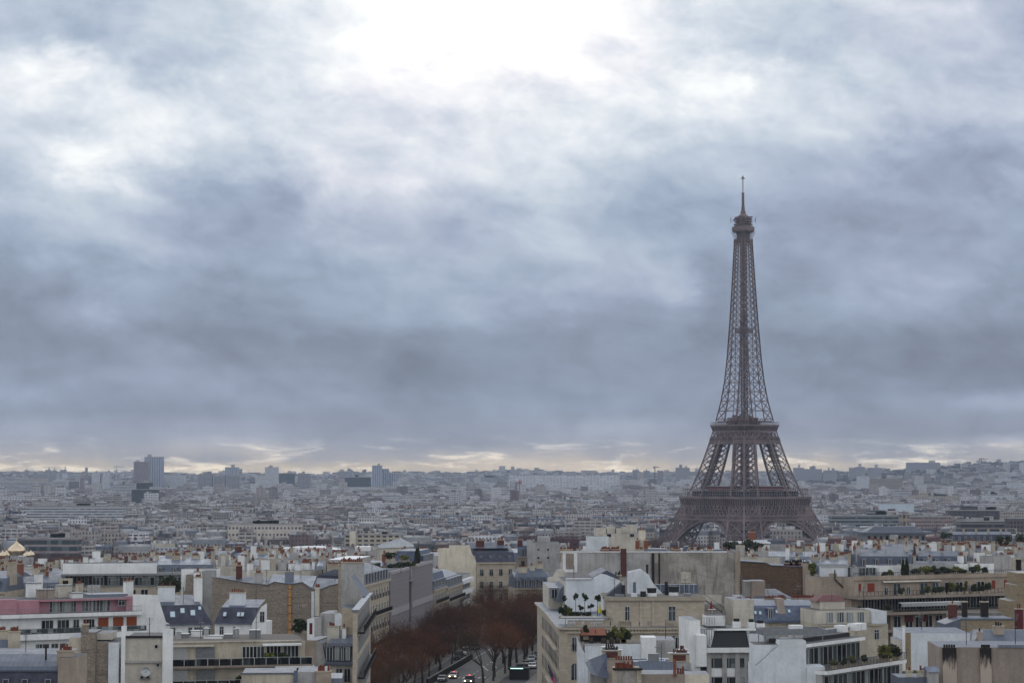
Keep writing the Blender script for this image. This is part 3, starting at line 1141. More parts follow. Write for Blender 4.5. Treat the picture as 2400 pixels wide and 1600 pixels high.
WIN = (0.035, 0.038, 0.045, 1)
F_CITY = facade('far_facade', None, WIN, 2.7, 3.2, 0.45, 0.56, attr=True)
F_CITYB = facade('far_banded_facade', None, WIN, 5.0, 2.9, 0.8, 0.42, attr=True)
t, b, uv = newmat('far_roof', 0.5, 0.15)
at = t.node('ShaderNodeAttribute')
at.attribute_name = 'Col'
n = t.noise(uv, 0.35, 4, 0.6)
t.l.new(t.mix(t.smooth(n, 0.35, 0.7, 0, 0.6), at.outputs['Color'], (0.55, 0.55, 0.6, 1), 'MULTIPLY'), b.inputs['Base Color'])
F_ROOF = MATS['far_roof']


class City:
    """many small buildings gathered in one mesh: the mass of roofs nobody could count"""
    def __init__(s):
        s.v, s.f, s.m, s.c = [], [], [], []
        s.n = 0

    def frust(s, cx, cy, ca, sa, x0, x1, y0, y1, z0, z1, ix, iy, wc, rc, wm, rm):
        pts = []
        for (x, y) in ((x0, y0), (x1, y0), (x1, y1), (x0, y1)):
            pts.append((cx + x * ca - y * sa, cy + x * sa + y * ca, z0))
        for (x, y) in ((x0 + ix, y0 + iy), (x1 - ix, y0 + iy), (x1 - ix, y1 - iy), (x0 + ix, y1 - iy)):
            pts.append((cx + x * ca - y * sa, cy + x * sa + y * ca, z1))
        n = s.n
        s.v += pts
        s.f += [(n, n + 1, n + 5, n + 4), (n + 1, n + 2, n + 6, n + 5), (n + 2, n + 3, n + 7, n + 6), (n + 3, n, n + 4, n + 7), (n + 4, n + 5, n + 6, n + 7)]
        s.m += [wm] * 4 + [rm]
        s.c += [wc] * 4 + [rc]
        s.n += 8

    def build(s, name):
        me = bpy.data.meshes.new(name)
        nv, nf = len(s.v), len(s.f)
        me.vertices.add(nv)
        me.vertices.foreach_set('co', np.array(s.v, np.float32).ravel())
        me.loops.add(nf * 4)
        me.loops.foreach_set('vertex_index', np.array(s.f, np.int32).ravel())
        me.polygons.add(nf)
        me.polygons.foreach_set('loop_start', np.arange(0, nf * 4, 4, dtype=np.int32))
        me.polygons.foreach_set('loop_total', np.full(nf, 4, np.int32))
        for m in (F_CITY, F_CITYB, F_ROOF):
            me.materials.append(m)
        me.polygons.foreach_set('material_index', np.array(s.m, np.int32))
        me.update(calc_edges=True)
        ca = me.color_attributes.new('Col', 'FLOAT_COLOR', 'CORNER')
        c = np.repeat(np.array(s.c, np.float32), 4, axis=0)
        ca.data.foreach_set('color', c.ravel())
        autouv(me)
        return me


WALLS = [rgb(*[int((q * .62 + sum(c) / 3 * .38) * .78) + (4 if k_ == 2 else 0) for k_, q in enumerate(c)]) for c in ((206, 196, 178), (190, 178, 160), (214, 208, 196), (226, 226, 226), (176, 166, 150), (200, 188, 172), (222, 218, 210),
                           (168, 160, 152), (150, 138, 126), (208, 200, 190), (244, 244, 244), (140, 108, 98), (196, 180, 168), (132, 124, 118))]
ROOFS = [rgb(*[int(q * .72) for q in c]) for c in ((122, 128, 142), (96, 102, 116), (142, 148, 158), (70, 72, 84), (160, 164, 170), (112, 112, 116), (60, 60, 70),
                           (112, 72, 66), (100, 88, 84), (186, 188, 190), (84, 84, 92), (104, 110, 124))]
rng = random.Random(11)


def yaw_at(x, y):
    """streets follow a few directions, changing from district to district"""
    k = math.sin(x * 0.0021 + 1.3) + math.sin(y * 0.0013 + x * 0.0006)
    return [R(6), R(-28), R(38), R(14), R(-12)][int((k + 2) / 4 * 4.99)]


def city_row(c, d0, d1, step, mult, chim):
    y = d0
    while y < d1:
        half = 0.27 * y + 60
        x = -half
        while x < half:
            yy = y + rng.uniform(-.4, .4) * step
            if in_clear(x, yy):
                x += step
                continue
            yaw = yaw_at(x, yy) + rng.uniform(-.06, .06)
            w_ = rng.uniform(9, 27) * mult
            d_ = rng.uniform(10, 14) * mult
            g = ground(x, yy)
            r_ = rng.random()
            px = 1200 + x / yy * FPX
            woods = yy > 5200 and px > 1880 and rng.random() < 0.5 + .38 * sst(yy, 6000, 7000)
            if woods or (yy > 6300 and rng.random() < 0.25):
                x += w_
                continue
            modern = r_ < 0.2 + (0.25 if yy > 3800 else 0)
            h = rng.uniform(14, 23) if not modern else rng.uniform(16, 32)
            if modern and rng.random() < 0.07 and yy > 3300:
                h = rng.uniform(34, 48)
                w_ *= 0.7
            if modern and yy > 2300 and rng.random() < 0.12:
                w_ = rng.uniform(36, 75)
                h = rng.uniform(22, 32)
                wc = WALLS[rng.choice([3, 6, 10, 2])]
            if yy > 7000:
                h *= rng.uniform(0.35, 0.9)
            wc = rng.choice(WALLS if modern else WALLS[:9])
            if yy > 3000 and rng.random() < 0.3:
                wc = WALLS[rng.choice([3, 6, 10])]
            rc = rng.choice(ROOFS)
            ca, sa = math.cos(yaw), math.sin(yaw)
            wm = 1 if (modern and rng.random() < 0.5) else 0
            c.frust(x, yy, ca, sa, -w_ / 2, w_ / 2, -d_ / 2, d_ / 2, g - 4, g + h, 0, 0, wc, rc, wm, 2)
            if not modern:
                c.frust(x, yy, ca, sa, -w_ / 2, w_ / 2, -d_ / 2, d_ / 2, g + h, g + h + 3.4, 0.0, 1.6, rc, rc, 2, 2)
                c.frust(x, yy, ca, sa, -w_ / 2, w_ / 2, -d_ / 2 + 1.6, d_ / 2 - 1.6, g + h + 3.4, g + h + 5.0, 0.0, d_ * 0.3, rc, rc, 2, 2)
                if chim:
                    for sx in (-w_ / 2, w_ / 2, 0):
                        if rng.random() < 0.75:
                            cc = rng.choice([WALLS[0], WALLS[4], WALLS[11], WALLS[6]])
                            L_ = rng.uniform(2, 5)
                            o_ = rng.uniform(-2, 2)
                            c.frust(x, yy, ca, sa, sx - .5, sx + .5, o_ - L_ / 2, o_ + L_ / 2, g + h, g + h + rng.uniform(5.5, 7.2), 0, 0, cc, WALLS[11], 2, 2)
            elif chim:
                for q in range(rng.randint(1, 3)):
                    bx, bw = rng.uniform(-w_ * .4, w_ * .4), rng.uniform(1.5, 4)
                    c.frust(x, yy, ca, sa, bx - bw, bx + bw, -2.5, 2.5, g + h, g + h + rng.uniform(1.5, 3.2), 0, 0, rng.choice(WALLS), rc, 2, 2)
            x += w_ * rng.uniform(1.0, 1.25)
        y += step * rng.uniform(0.8, 1.15)


CLEAR = []        # (x0, x1, y0, y1) kept free for landmark buildings, squares and the river


def in_clear(x, y):
    if 1360 < y < 1520:
        return True
    if abs(x - tcx) < 95 and 1620 < y < 1815:
        return True
    for x0, x1, y0, y1 in CLEAR:
        if x0 < x < x1 and y0 < y < y1:
            return True
    return False


# ------------------------------------------------------------------ haze: the winter air over the city
hb = MB()
hb.box(-4300, 4300, -450, 11600, -45, 345, MATS['city_ground'])
hm = bpy.data.materials.new('haze')
hm.use_nodes = True
ht = NT(hm.node_tree)
ht.n.clear()
pv = ht.node('ShaderNodeVolumePrincipled')
pv.inputs['Color'].default_value = (0.56, 0.66, 0.84, 1)
pv.inputs['Density'].default_value = 6.2e-5
pv.inputs['Anisotropy'].default_value = 0.15
ho = ht.node('ShaderNodeOutputMaterial')
ht.l.new(pv.outputs[0], ho.inputs['Volume'])
hb.mats = [hm]
solo('haze', hb, 'pale blue winter haze over the whole city', None, kind='stuff')


def woods():
    """bare woods and parks in the far city: clumps too many to count"""
    r_ = random.Random(6)
    m = MB()
    ma = simple('far_bare_woods', rgb(58, 50, 50), .95, var=.4, scale=.05)
    mb_ = simple('far_dark_woods', rgb(38, 42, 40), .95, var=.4, scale=.05)

    def blob(x, y, r, mt):
        g = ground(x, y)
        h = r * r_.uniform(.8, 1.2)
        n = 7
        ring = [(x + r * r_.uniform(.7, 1.2) * math.cos(6.283 * i / n), y + r * r_.uniform(.7, 1.2) * math.sin(6.283 * i / n), g + h * r_.uniform(.4, .7)) for i in range(n)]
        low = [(x + r * .9 * math.cos(6.283 * i / n), y + r * .9 * math.sin(6.283 * i / n), g - 2) for i in range(n)]
        top = (x + r_.uniform(-.3, .3) * r, y, g + h)
        for i in range(n):
            j = (i + 1) % n
            m.face([low[i], low[j], ring[j], ring[i]], mt)
            m.face([ring[i], ring[j], top], mt)
    for k in range(6500):
        y = r_.uniform(5600, 9100)
        px = r_.uniform(-60, 2460)
        if px < 1850 and y < 8300:
            continue
        x = (px - 1200) / FPX * y
        blob(x, y, r_.uniform(7, 15), mb_ if r_.random() < .6 else ma)
    for k in range(150):
        cy = r_.uniform(2300, 6800)
        cx = r_.uniform(-.26, .26) * cy
        n = r_.randint(8, 34)
        sx = r_.uniform(30, 130)
        for j in range(n):
            blob(cx + r_.gauss(0, sx), cy + r_.gauss(0, 18), r_.uniform(5, 9), ma if r_.random() < .7 else mb_)
    return m


solo('woods', woods(), 'dark bare woods and parks spread through the far city and over the hills', None, kind='stuff')
# ------------------------------------------------------------------ builder for the nearer buildings
class Bld:
    """a building with its front in the plane through (px0, dist) turned by yaw; local x along the front, y into depth, z up from street level"""
    def __init__(s, name, label, px0, dist, yaw=0.0, cat='building', group=None):
        s.d, s.yaw = dist, R(yaw)
        p = P(px0, 1112, dist)
        s.x0 = p.x
        s.g = ground(p.x, dist)
        s.root = thing(name, label, cat, (s.x0, dist, s.g), s.yaw, group)
        s.c, s.s = math.cos(s.yaw), math.sin(s.yaw)
        s.mbs = {}

    def S(s, px, t=0.0):
        """local x where the photograph's column px meets the plane t behind the front"""
        u = (px - 1200) / FPX * 1.0 / CP
        X0, Y0 = s.x0 - t * s.s, s.d + t * s.c
        return (u * Y0 - X0) / (s.c - u * s.s)

    def H(s, py, x=0.0, t=0.0):
        """local height the photograph shows at row py for a point at local (x, t)"""
        yy = s.d + x * s.s + t * s.c
        return P(1200, py, yy).z - s.g

    def mb(s, key='wall'):
        if key not in s.mbs:
            s.mbs[key] = MB()
        return s.mbs[key]

    def bx(s, px0, px1, py1, py0, t0, t1, m, key='wall', mtop=None):
        """box from column px0 to px1 and row py1 (top) down to py0 (None: street), t0..t1 deep"""
        x0, x1 = s.S(px0, t0), s.S(px1, t0)
        z1 = s.H(py1, x0, t0)
        z0 = -3.0 if py0 is None else s.H(py0, x0, t0)
        s.mb(key).box(x0, x1, t0, t1, z0, z1, m, mtop)
        return x0, x1, z0, z1

    def done(s):
        for k, m in s.mbs.items():
            nm, _, idx = k.partition('#')
            if m.f:
                part(nm, m, s.root)
        s.mbs = {}

    def put(s, name, me, x, y, z, rz=0.0, scale=None):
        o = bpy.data.objects.new(name, me)
        LINK(o)
        o.parent = s.root
        o.location = (x, y, z)
        o.rotation_euler = (0, 0, rz)
        if scale:
            o.scale = scale
        return o


MCACHE = {}


def cached(key, fn):
    if key not in MCACHE:
        m = fn()
        MCACHE[key] = m.mesh(key.split('|')[0]) if isinstance(m, MB) else m
    return MCACHE[key]


def window_mesh(w_, h, style='french', glass=None, frame=None):
    """origin at the sill centre, glass facing -y; frame stands proud"""
    glass = glass or GLASS
    frame = frame or FRAME
    key = 'window|%s|%.2f|%.2f|%s|%s' % (style, w_, h, glass.name, frame.name)

    def fn():
        m = MB()
        a, f_ = w_ / 2, 0.065
        m.box(-a, a, -0.03, 0.05, 0, h, glass)
        m.box(-a, -a + f_, -0.09, -0.035, 0, h, frame)
        m.box(a - f_, a, -0.09, -0.035, 0, h, frame)
        m.box(-a + f_, a - f_, -0.09, -0.035, h - f_, h, frame)
        m.box(-a + f_, a - f_, -0.09, -0.035, 0, f_, frame)
        if style == 'french':
            m.box(-0.035, 0.035, -0.085, -0.035, f_, h - f_, frame)
            m.box(-a + f_, -0.045, -0.08, -0.035, h * .68, h * .68 + .06, frame)
            m.box(0.045, a - f_, -0.08, -0.035, h * .68, h * .68 + .06, frame)
        elif style == 'triple':
            for q in (-a / 3, a / 3):
                m.box(q - .04, q + .04, -0.085, -0.035, f_, h - f_, frame)
        elif style == 'sliding':
            m.box(-0.05, 0.05, -0.085, -0.035, f_, h - f_, frame)
        elif style == 'railed':
            m.box(-0.045, 0.045, -0.085, -0.035, f_, h - f_, frame)
            m.box(-a - .1, a + .1, -0.30, -0.27, 0.95, 1.02, DKMET)
            n = int(w_ / 0.16)
            for i in range(n + 1):
                x = -a - .08 + (w_ + .16) * i / n
                m.box(x - .015, x + .015, -0.295, -0.272, 0, 0.95, DKMET)
        return m
    return cached(key, fn)


def windows(b, xs_, t, z, w_, h, style='french', glass=None, frame=None, rz=0.0):
    me = window_mesh(w_, h, style, glass, frame)
    for x in xs_:
        b.put('window', me, x, t, z, rz)


def railing_mb(m, x0, x1, y, z, h=1.0, mat=None, step=0.35, glass=False, t=0.04):
    mat = mat or DKMET
    m.box(x0, x1, y - t, y + t, z + h - 0.06, z + h, mat)
    n = max(1, int((x1 - x0) / (1.5 if glass else step)))
    for i in range(n + 1):
        x = x0 + (x1 - x0) * i / n
        m.box(x - t * .8, x + t * .8, y - t * .6, y + t * .6, z, z + h - 0.06, mat)
    if glass:
        m.box(x0, x1, y - 0.01, y + 0.01, z + 0.1, z + h - 0.1, GLASSL)


def chimney_mesh(w_, d_, h, mat, pots=5, potmat=None, seed=0, poth=0.55):
    """party-wall stack with a cap and a row of pots, origin at its foot centre"""
    potmat = potmat or POT
    key = 'chimney|%.1f|%.1f|%.1f|%s|%d|%s|%d' % (w_, d_, h, mat.name, pots, potmat.name, seed)

    def fn():
        r_ = random.Random(seed + int(w_ * 10))
        m = MB()
        m.box(-w_ / 2, w_ / 2, -d_ / 2, d_ / 2, -2.5, h, mat)
        m.box(-w_ / 2 - .1, w_ / 2 + .1, -d_ / 2 - .1, d_ / 2 + .1, h, h + .18, STONEG)
        n = pots
        for i in range(n):
            x = (-w_ / 2 + .25 + (w_ - .5) * (i + .5) / n) if w_ >= d_ else r_.uniform(-.1, .1)
            y = 0 if w_ >= d_ else (-d_ / 2 + .25 + (d_ - .5) * (i + .5) / n)
            if r_.random() < 0.12:
                continue
            hh = poth * r_.uniform(0.7, 1.4)
            m.cyl(x, y, h + .18, h + .18 + hh, 0.15, 0.11, potmat, 6, SOOT)
        return m
    return cached(key, fn)


def pots_row(b, x0, x1, t, z, n, mat=None, key='chimney_pots'):
    m = b.mb(key)
    r_ = random.Random(int(x0 * 7 + n))
    for i in range(n):
        x = x0 + (x1 - x0) * (i + .5) / n
        m.cyl(x, t + r_.uniform(-.15, .15), z - .05, z + r_.uniform(.4, .85), 0.15, 0.11, mat or POT, 6, SOOT)


def dormer_mesh(w_, h, d_, cap='zinc', cheek=None, glass=None):
    """dormer: window at -y, cheeks and little roof running back"""
    cheek = cheek or ZINC
    key = 'dormer|%.1f|%.1f|%.1f|%s|%s' % (w_, h, d_, cap, cheek.name)

    def fn():
        m = MB()
        a = w_ / 2
        m.box(-a, a, 0.0, d_, 0, h, cheek)
        m.box(-a + .18, a - .18, -0.05, 0.0, 0.12, h - .12, glass or GLASS)
        m.box(-a + .1, -a + .2, -0.1, -0.052, 0.05, h - .05, FRAME)
        m.box(a - .2, a - .1, -0.1, -0.052, 0.05, h - .05, FRAME)
        m.box(-.04, .04, -0.1, -0.052, 0.12, h - .12, FRAME)
        m.box(-a + .2, a - .2, -0.1, -0.052, h - .14, h - .05, FRAME)
        if cap == 'gable':
            m.gable(-a - .2, a + .2, -0.3, d_ + .6, h + .003, h + w_ * .38, ZINCL, 'y')
        elif cap == 'arch':
            pr = [(-a - .15, h)] + [((a + .15) * math.cos(math.pi * (1 - i / 8)), h + (a * .75) * math.sin(math.pi * i / 8)) for i in range(9)] + [(a + .15, h)]
            m.wall(list(reversed(pr))[::-1], -0.25, d_ + .4, ZINC)
        else:
            m.box(-a - .15, a + .15, -0.2, d_ + .3, h + .003, h + .15, ZINCL)
        return m
    return cached(key, fn)


def skylight_mesh(w_=0.9, h=1.2, lit=True):
    def fn():
        m = MB()
        m.box(-w_ / 2, w_ / 2, -h / 2, h / 2, 0, 0.10, GREYMET)
        m.box(-w_ / 2 + .1, w_ / 2 - .1, -h / 2 + .1, h / 2 - .1, 0.1, 0.12, MATS['skylight_glass'] if lit else GLASS)
        return m
    return cached('skylight|%.1f|%.1f|%d' % (w_, h, lit), fn)


t, b, uv = newmat('skylight_glass', 0.04, 0.0, 1.0)
b.inputs['Base Color'].default_value = rgb(180, 196, 205)
b.inputs['Metallic'].default_value = 0.85


# ------------------------------------------------------------------ plants on roofs and terraces
def bush_mesh(seed, rx, ry, rz_, mat, n=260, leaf=0.22, stem=0.0, mat2=None):
    key = 'foliage|%d|%.1f|%.1f|%.1f|%s|%.1f' % (seed, rx, ry, rz_, mat.name, stem)

    def fn():
        r_ = random.Random(seed)
        m = MB()
        lobes = [(r_.uniform(-.55, .55), r_.uniform(-.55, .55), r_.uniform(-.5, .5), r_.uniform(.35, .6)) for _ in range(6)]
        for i in range(n):
            lx, ly, lz, lr = r_.choice(lobes)
            v = Vector((r_.gauss(0, 1), r_.gauss(0, 1), r_.gauss(0, 1))).normalized() * lr * r_.uniform(.5, 1)
            c = Vector(((lx + v.x) * rx, (ly + v.y) * ry, stem + rz_ + (lz + v.z) * rz_))
            a = Vector((r_.gauss(0, 1), r_.gauss(0, 1), r_.gauss(0, 1))).normalized()
            q = a.orthogonal().normalized()
            s_ = leaf * r_.uniform(.6, 1.5)
            m.face([c - a * s_, c + q * s_ * .7, c + a * s_, c - q * s_ * .6], (mat2 if (mat2 and r_.random() < .3) else mat))
        if stem:
            m.cyl(0, 0, 0, stem + rz_ * .8, 0.07, 0.04, BARK, 5)
        return m
    return cached(key, fn)


def planter_bush(loc, label, seed, rx, rz_, mat=None, stem=0.0, group=None, name='shrub', mat2=None, n=260, ry=None, rot=0.0):
    """a shrub or small tree in a trough or pot"""
    root = thing(name, label, 'tree' if stem > .5 else 'shrub', loc, rot, group)
    m = MB()
    if stem > .5:
        m.cyl(0, 0, -.05, .5, .28, .34, STONEG, 8)
    else:
        m.box(-rx * .8, rx * .8, -.25, .25, -.05, .45, STONEG)
    part('planter', m, root)
    o = bpy.data.objects.new('foliage', bush_mesh(seed, rx, ry or rx * .8, rz_, mat or LEAF, n, 0.16 + rx * .07, stem, mat2))
    LINK(o)
    o.parent = root
    o.location = (0, 0, 0.3)
    return root


def cypress(loc, h, label, group=None):
    root = thing('cypress_tree', label, 'tree', loc, 0, group)
    r_ = random.Random(int(h * 10))
    m = MB()
    for i in range(420):
        z = r_.uniform(0.03, 1) * h
        rad = 0.13 * h * math.sin(math.pi * min(1, (z / h) ** .6 * .92 + .06)) * r_.uniform(.5, 1)
        a = r_.uniform(0, 6.28)
        c = Vector((rad * math.cos(a), rad * math.sin(a), z))
        m.face([c + Vector((-.09, 0, -.15)), c + Vector((.1, .05, -.1)), c + Vector((.02, 0, .3))], LEAF)
        m.face([c + Vector((0, -.09, -.15)), c + Vector((0, .1, -.1)), c + Vector((0, .02, .3))], LEAF)
    part('foliage', m, root)
    m = MB()
    m.cyl(0, 0, 0, h * .8, .12, .04, BARK, 6)
    part('trunk', m, root)
    return root


def Z(b, px, py, t=0.0):
    return b.H(py, b.S(px, t), t)


# ================================================================== LEFT OF THE AVENUE
# ---- pink penthouse block
b = Bld('apartment_building', 'white terraced apartment building with a pink painted penthouse and orange blinds', -30, 378, 26, 'apartment building')
S, m = b.S, b.mb('wall')
zr, z1, z2, z3, z4 = Z(b, 102, 1407), Z(b, 102, 1438), Z(b, 102, 1447), Z(b, 102, 1484), Z(b, 102, 1498)
xe = S(330)
m.box(-4, xe, 3.0, 14, z1, zr, PINK, FLAT)
for a_, c_ in ((-4, S(52)), (S(52), S(98, 3)), (S(310), xe)):
    m.box(a_, c_, 2.0 if c_ != S(52) else 1.2, 2.998, z1, zr - .02 + (0.3 if c_ != S(98, 3) else 0), PINK)
m.box(S(98, 3), S(316), 1.6, 2.99, zr - .28, zr + .05, PINK, FLAT)          # eaves fascia
m.box(-4, xe + 1, 0, 13.8, z2, z1, WHITE, FLAT)
m.box(-4, xe + .6, 1.2, 13.8, z3, z2, WHITE)
m.box(-4, xe + 1.5, -1.0, 13.6, z4, z3, WHITE, FLAT)
m.box(-4, xe - 1.0, 0.3, 13.6, -2, z4, WHITE)
m.box(-4, S(55), 0.0, 0.298, z4 - 9, z4, TAUPE)
windows(b, [S(x) for x in (141, 157, 173, 189)], 2.98, z1, 1.2, 2.45, 'sliding', GLASSL)
windows(b, [S(x) for x in (217, 234, 251, 268)], 2.98, z1, 1.25, 2.45, 'sliding', GLASSL)
windows(b, [S(299)], 1.98, z1 + 1.0, 1.3, 1.2, 'french')
windows(b, [S(94)], 2.98, z1 + 1.1, .5, .7, 'plain')
windows(b, [S(x) for x in (124, 161)], 1.18, z3 + .1, 2.2, 2.2, 'triple')
windows(b, [S(x) for x in (191, 214, 227)], 1.18, z3 + .1, 1.1, 2.2, 'railed')
sh = MB()
for x in (254, 289, 320):
    sh = MB()
    q = S(x)
    sh.box(q - .95, q + .95, 1.05, 1.19, z3 + .8, z3 + 2.5, AWNO)
    part('blind', sh, b.root)
r_ = MB()
railing_mb(r_, -4, xe + .8, .15, z1, 1.0, GREYMET, step=.5, t=.025)
part('railing', r_, b.root)
r_ = MB()
railing_mb(r_, -4, xe + 1.4, -.9, z3, 1.0, GREYMET, glass=True)
part('railing', r_, b.root)
windows(b, [S(x) for x in (103, 118, 139, 160)], .28, z4 - 3.2, 1.3, 2.4, 'sliding', GLASSL)
m = b.mb('roof_plant')
for px, w_, h_, tt, mt in ((118, 3.0, 1.6, 6, TAUPE), (160, 2.6, 2.2, 8, PALECR), (190, 2.0, .9, 5, WHITE), (90, 2.4, 2.6, 11, WHITE)):
    q = S(px, tt)
    m.box(q - w_ / 2, q + w_ / 2, tt, tt + 2.2, zr - .05, zr + h_, mt, FLAT)
    m.box(q - w_ / 2 - .15, q + w_ / 2 + .15, tt - .15, tt + 2.35, zr + h_, zr + h_ + .15, GREYMET)
m.box(S(210, 9), S(300, 9), 7, 12, zr - .02, zr + .5, ZINCL)
b.done()

# ---- white house with slate mansards and skylights: two wings
b = Bld('apartment_building', 'white rendered house with dark slate roof pitches and bright skylights', 330, 392, 14, 'apartment building')
S, m = b.S, b.mb('wall')
zt, zs, zf = Z(b, 350, 1394), Z(b, 430, 1419), Z(b, 430, 1461)
xl, xa, xb_ = S(376, 1), S(382, 4), S(500)
m.wall([(S(318), -2), (S(405), -2), (S(405), zf), (S(396), zf + .4), (S(376), zt), (S(318), zt + .2)], 0, .5, WHITE, GREYMET)
m.box(S(395), xb_, 0.6, 9, -2, zf, WHITE)
r = b.mb('slate_roof')
r.face([(S(398), .1, zf), (xb_ + .3, .1, zf), (xb_ - 1.6, 2.6, zs), (S(380, 2.6), 2.6, zs)], SLATE)
r.face([(S(380, 2.6), 2.6, zs), (xb_ - 1.6, 2.6, zs), (xb_ - 2.2, 8.5, zs + 1.6), (S(380, 2.6), 8.5, zs + 1.6)], ZINC)
r.face([(xb_ + .3, .1, zf), (xb_ + .3, 8.5, zf), (xb_ - 2.2, 8.5, zs + 1.6), (xb_ - 1.6, 2.6, zs)], SLATE)
r.box(S(396), xb_ + .4, -.15, .09, zf - .25, zf - .02, SLATEB)
sk = skylight_mesh()
ang = math.atan2(zs - zf, 2.5)
for px, py, w_ in ((411, 1440, 1.15), (434, 1432, 1.0), (458, 1437, 1.1), (474, 1427, .7)):
    tt = (1461 - py) / (1461 - 1419) * 2.5 + .1
    o = b.put('skylight', sk, S(px, tt), tt, zf + (zs - zf) * (1461 - py) / 42.0, 0, (w_, w_, 1))
    o.rotation_euler = (ang, 0, 0)
windows(b, [S(x) for x in (414, 453, 467, 476, 485, 496)], .58, zf - 2.6, .75, 1.9, 'french')
b.put('chimney', chimney_mesh(1.5, 1.2, 4.2, WHITE, 4), S(470, 5), 5, zs + .8)
b.put('chimney', chimney_mesh(3.2, 1.0, 2.4, COOLW, 2, seed=2), S(396, 5), 5, zs + .9)
b.put('chimney', chimney_mesh(1.4, 1.6, 6.6, WHITE, 4, seed=3), S(469, 14), 14, zs - 1)
b.done()
b = Bld('apartment_building', 'white house with a slate mansard end gable holding one tall window', 505, 394, -6, 'apartment building')
S, m = b.S, b.mb('wall')
zf, zs = Z(b, 560, 1459), Z(b, 560, 1424)
xe = S(629)
m.box(0, xe - .9, .5, 9, -2, zf, WHITE)
m.wall([(S(597), -2), (xe, -2), (xe, zs + .9), (S(618), zs + .3), (S(597), zf)], -.2, .45, WHITE, GREYMET)
r = b.mb('slate_roof')
r.face([(0, .1, zf), (S(598), .1, zf), (S(610, 2), 2.2, zs), (.8, 2.2, zs)], SLATE)
r.face([(.8, 2.2, zs), (S(610, 2), 2.2, zs), (S(626, 7), 7.5, zs + 1.2), (.8, 7.5, zs + 1.2)], SLATEB)
r.box(-.2, S(600), -.1, .09, zf - .22, zf - .02, SLATEB)
ang = math.atan2(zs - zf, 2.1)
for px, py in ((533, 1436), (565, 1438), (574, 1437)):
    o = b.put('skylight', skylight_mesh(.7, 1.0), S(px, 1), .9, zf + (zs - zf) * .55, 0)
    o.rotation_euler = (ang, 0, 0)
windows(b, [S(x) for x in (524, 556)], .48, zf - 2.4, .8, 1.7, 'french')
windows(b, [S(620)], -.22, zf + .2, .9, 2.0, 'french')
b.put('chimney', chimney_mesh(3.0, 1.0, 2.6, COOLW, 6, seed=4), S(562, 4), 4, zs)
b.done()

# ---- long bare rubble party wall
b = Bld('party_wall_building', 'long bare rubble stone party wall with a rusty orange flue and zinc roof edges', 503, 446, -4, 'apartment building')
S, m = b.S, b.mb('wall')
pts = [(503, 1352), (520, 1354), (560, 1361), (598, 1367), (632, 1370), (648, 1363), (684, 1369), (712, 1364), (735, 1380), (755, 1381), (775, 1372), (812, 1364), (822, 1372)]
tops = [(S(x), Z(b, x, y)) for x, y in pts]
m.wall([(S(503), -2), (S(822), -2)] + tops[::-1], 0, .55, RUB)
for (xa, za), (xb2, zb) in zip(tops[:-1], tops[1:]):
    m.bar((xa, .2, za + .06), (xb2, .2, zb + .06), .9, ZINC, .14)
r = b.mb('zinc_roof')
for i, (xa, xb2, zz, mt) in enumerate(((0, S(632), tops[3][1], ZINC), (S(632), S(735), tops[6][1] + .5, ZINCL), (S(735), S(822), tops[10][1], ZINC))):
    r.face([(xa, .5, zz - .6), (xb2, .5, zz - 1.0), (xb2, 6, zz + 1.0), (xa, 6, zz + 1.4)], mt)
    r.face([(xb2, 12, zz - 1.0), (xa, 12, zz - .6), (xa, 6, zz + 1.4), (xb2, 6, zz + 1.0)], mt)
m.box(S(503), S(822), .56, 12, -2, tops[4][1] - 1.8, RUB)
f = b.mb('flue')
f.box(S(681), S(687), -.35, -.003, Z(b, 684, 1490), Z(b, 684, 1370), CLAY)
for i in range(6):
    f.box(S(681) - .04, S(687) + .04, -.4, -.001, Z(b, 684, 1380 + i * 19), Z(b, 684, 1380 + i * 19) + .12, SOOT)
f = b.mb('flue#2')
f.box(S(743), S(753), -.8, -.003, Z(b, 748, 1442), Z(b, 748, 1375), PALECR)
pots_row(b, S(744), S(753), -.4, Z(b, 748, 1375), 4, key='flue#2')
f.box(S(734), S(741), -.25, -.003, Z(b, 748, 1450), Z(b, 748, 1385), COOLW)
f = b.mb('flue#3')
f.box(S(797), S(802), -.3, -.003, Z(b, 800, 1430), Z(b, 800, 1368), TAUPE)
windows(b, [S(700)], -.02, Z(b, 700, 1390), .4, .6, 'plain')
windows(b, [S(767)], -.02, Z(b, 700, 1436), .4, .6, 'plain')
windows(b, [S(706)], -.02, Z(b, 700, 1426), .4, .6, 'plain')
b.put('chimney', chimney_mesh(1.6, .9, 2.0, LGREY, 4, seed=7), S(610, 3), 3, tops[3][1])
b.put('chimney', chimney_mesh(1.2, .9, 3.0, BRICK, 4, seed=8), S(565, 5), 5, tops[2][1])
b.put('chimney', chimney_mesh(1.8, .9, 2.5, ZINCL, 3, seed=9), S(682, 3), 3, tops[6][1])
b.done()

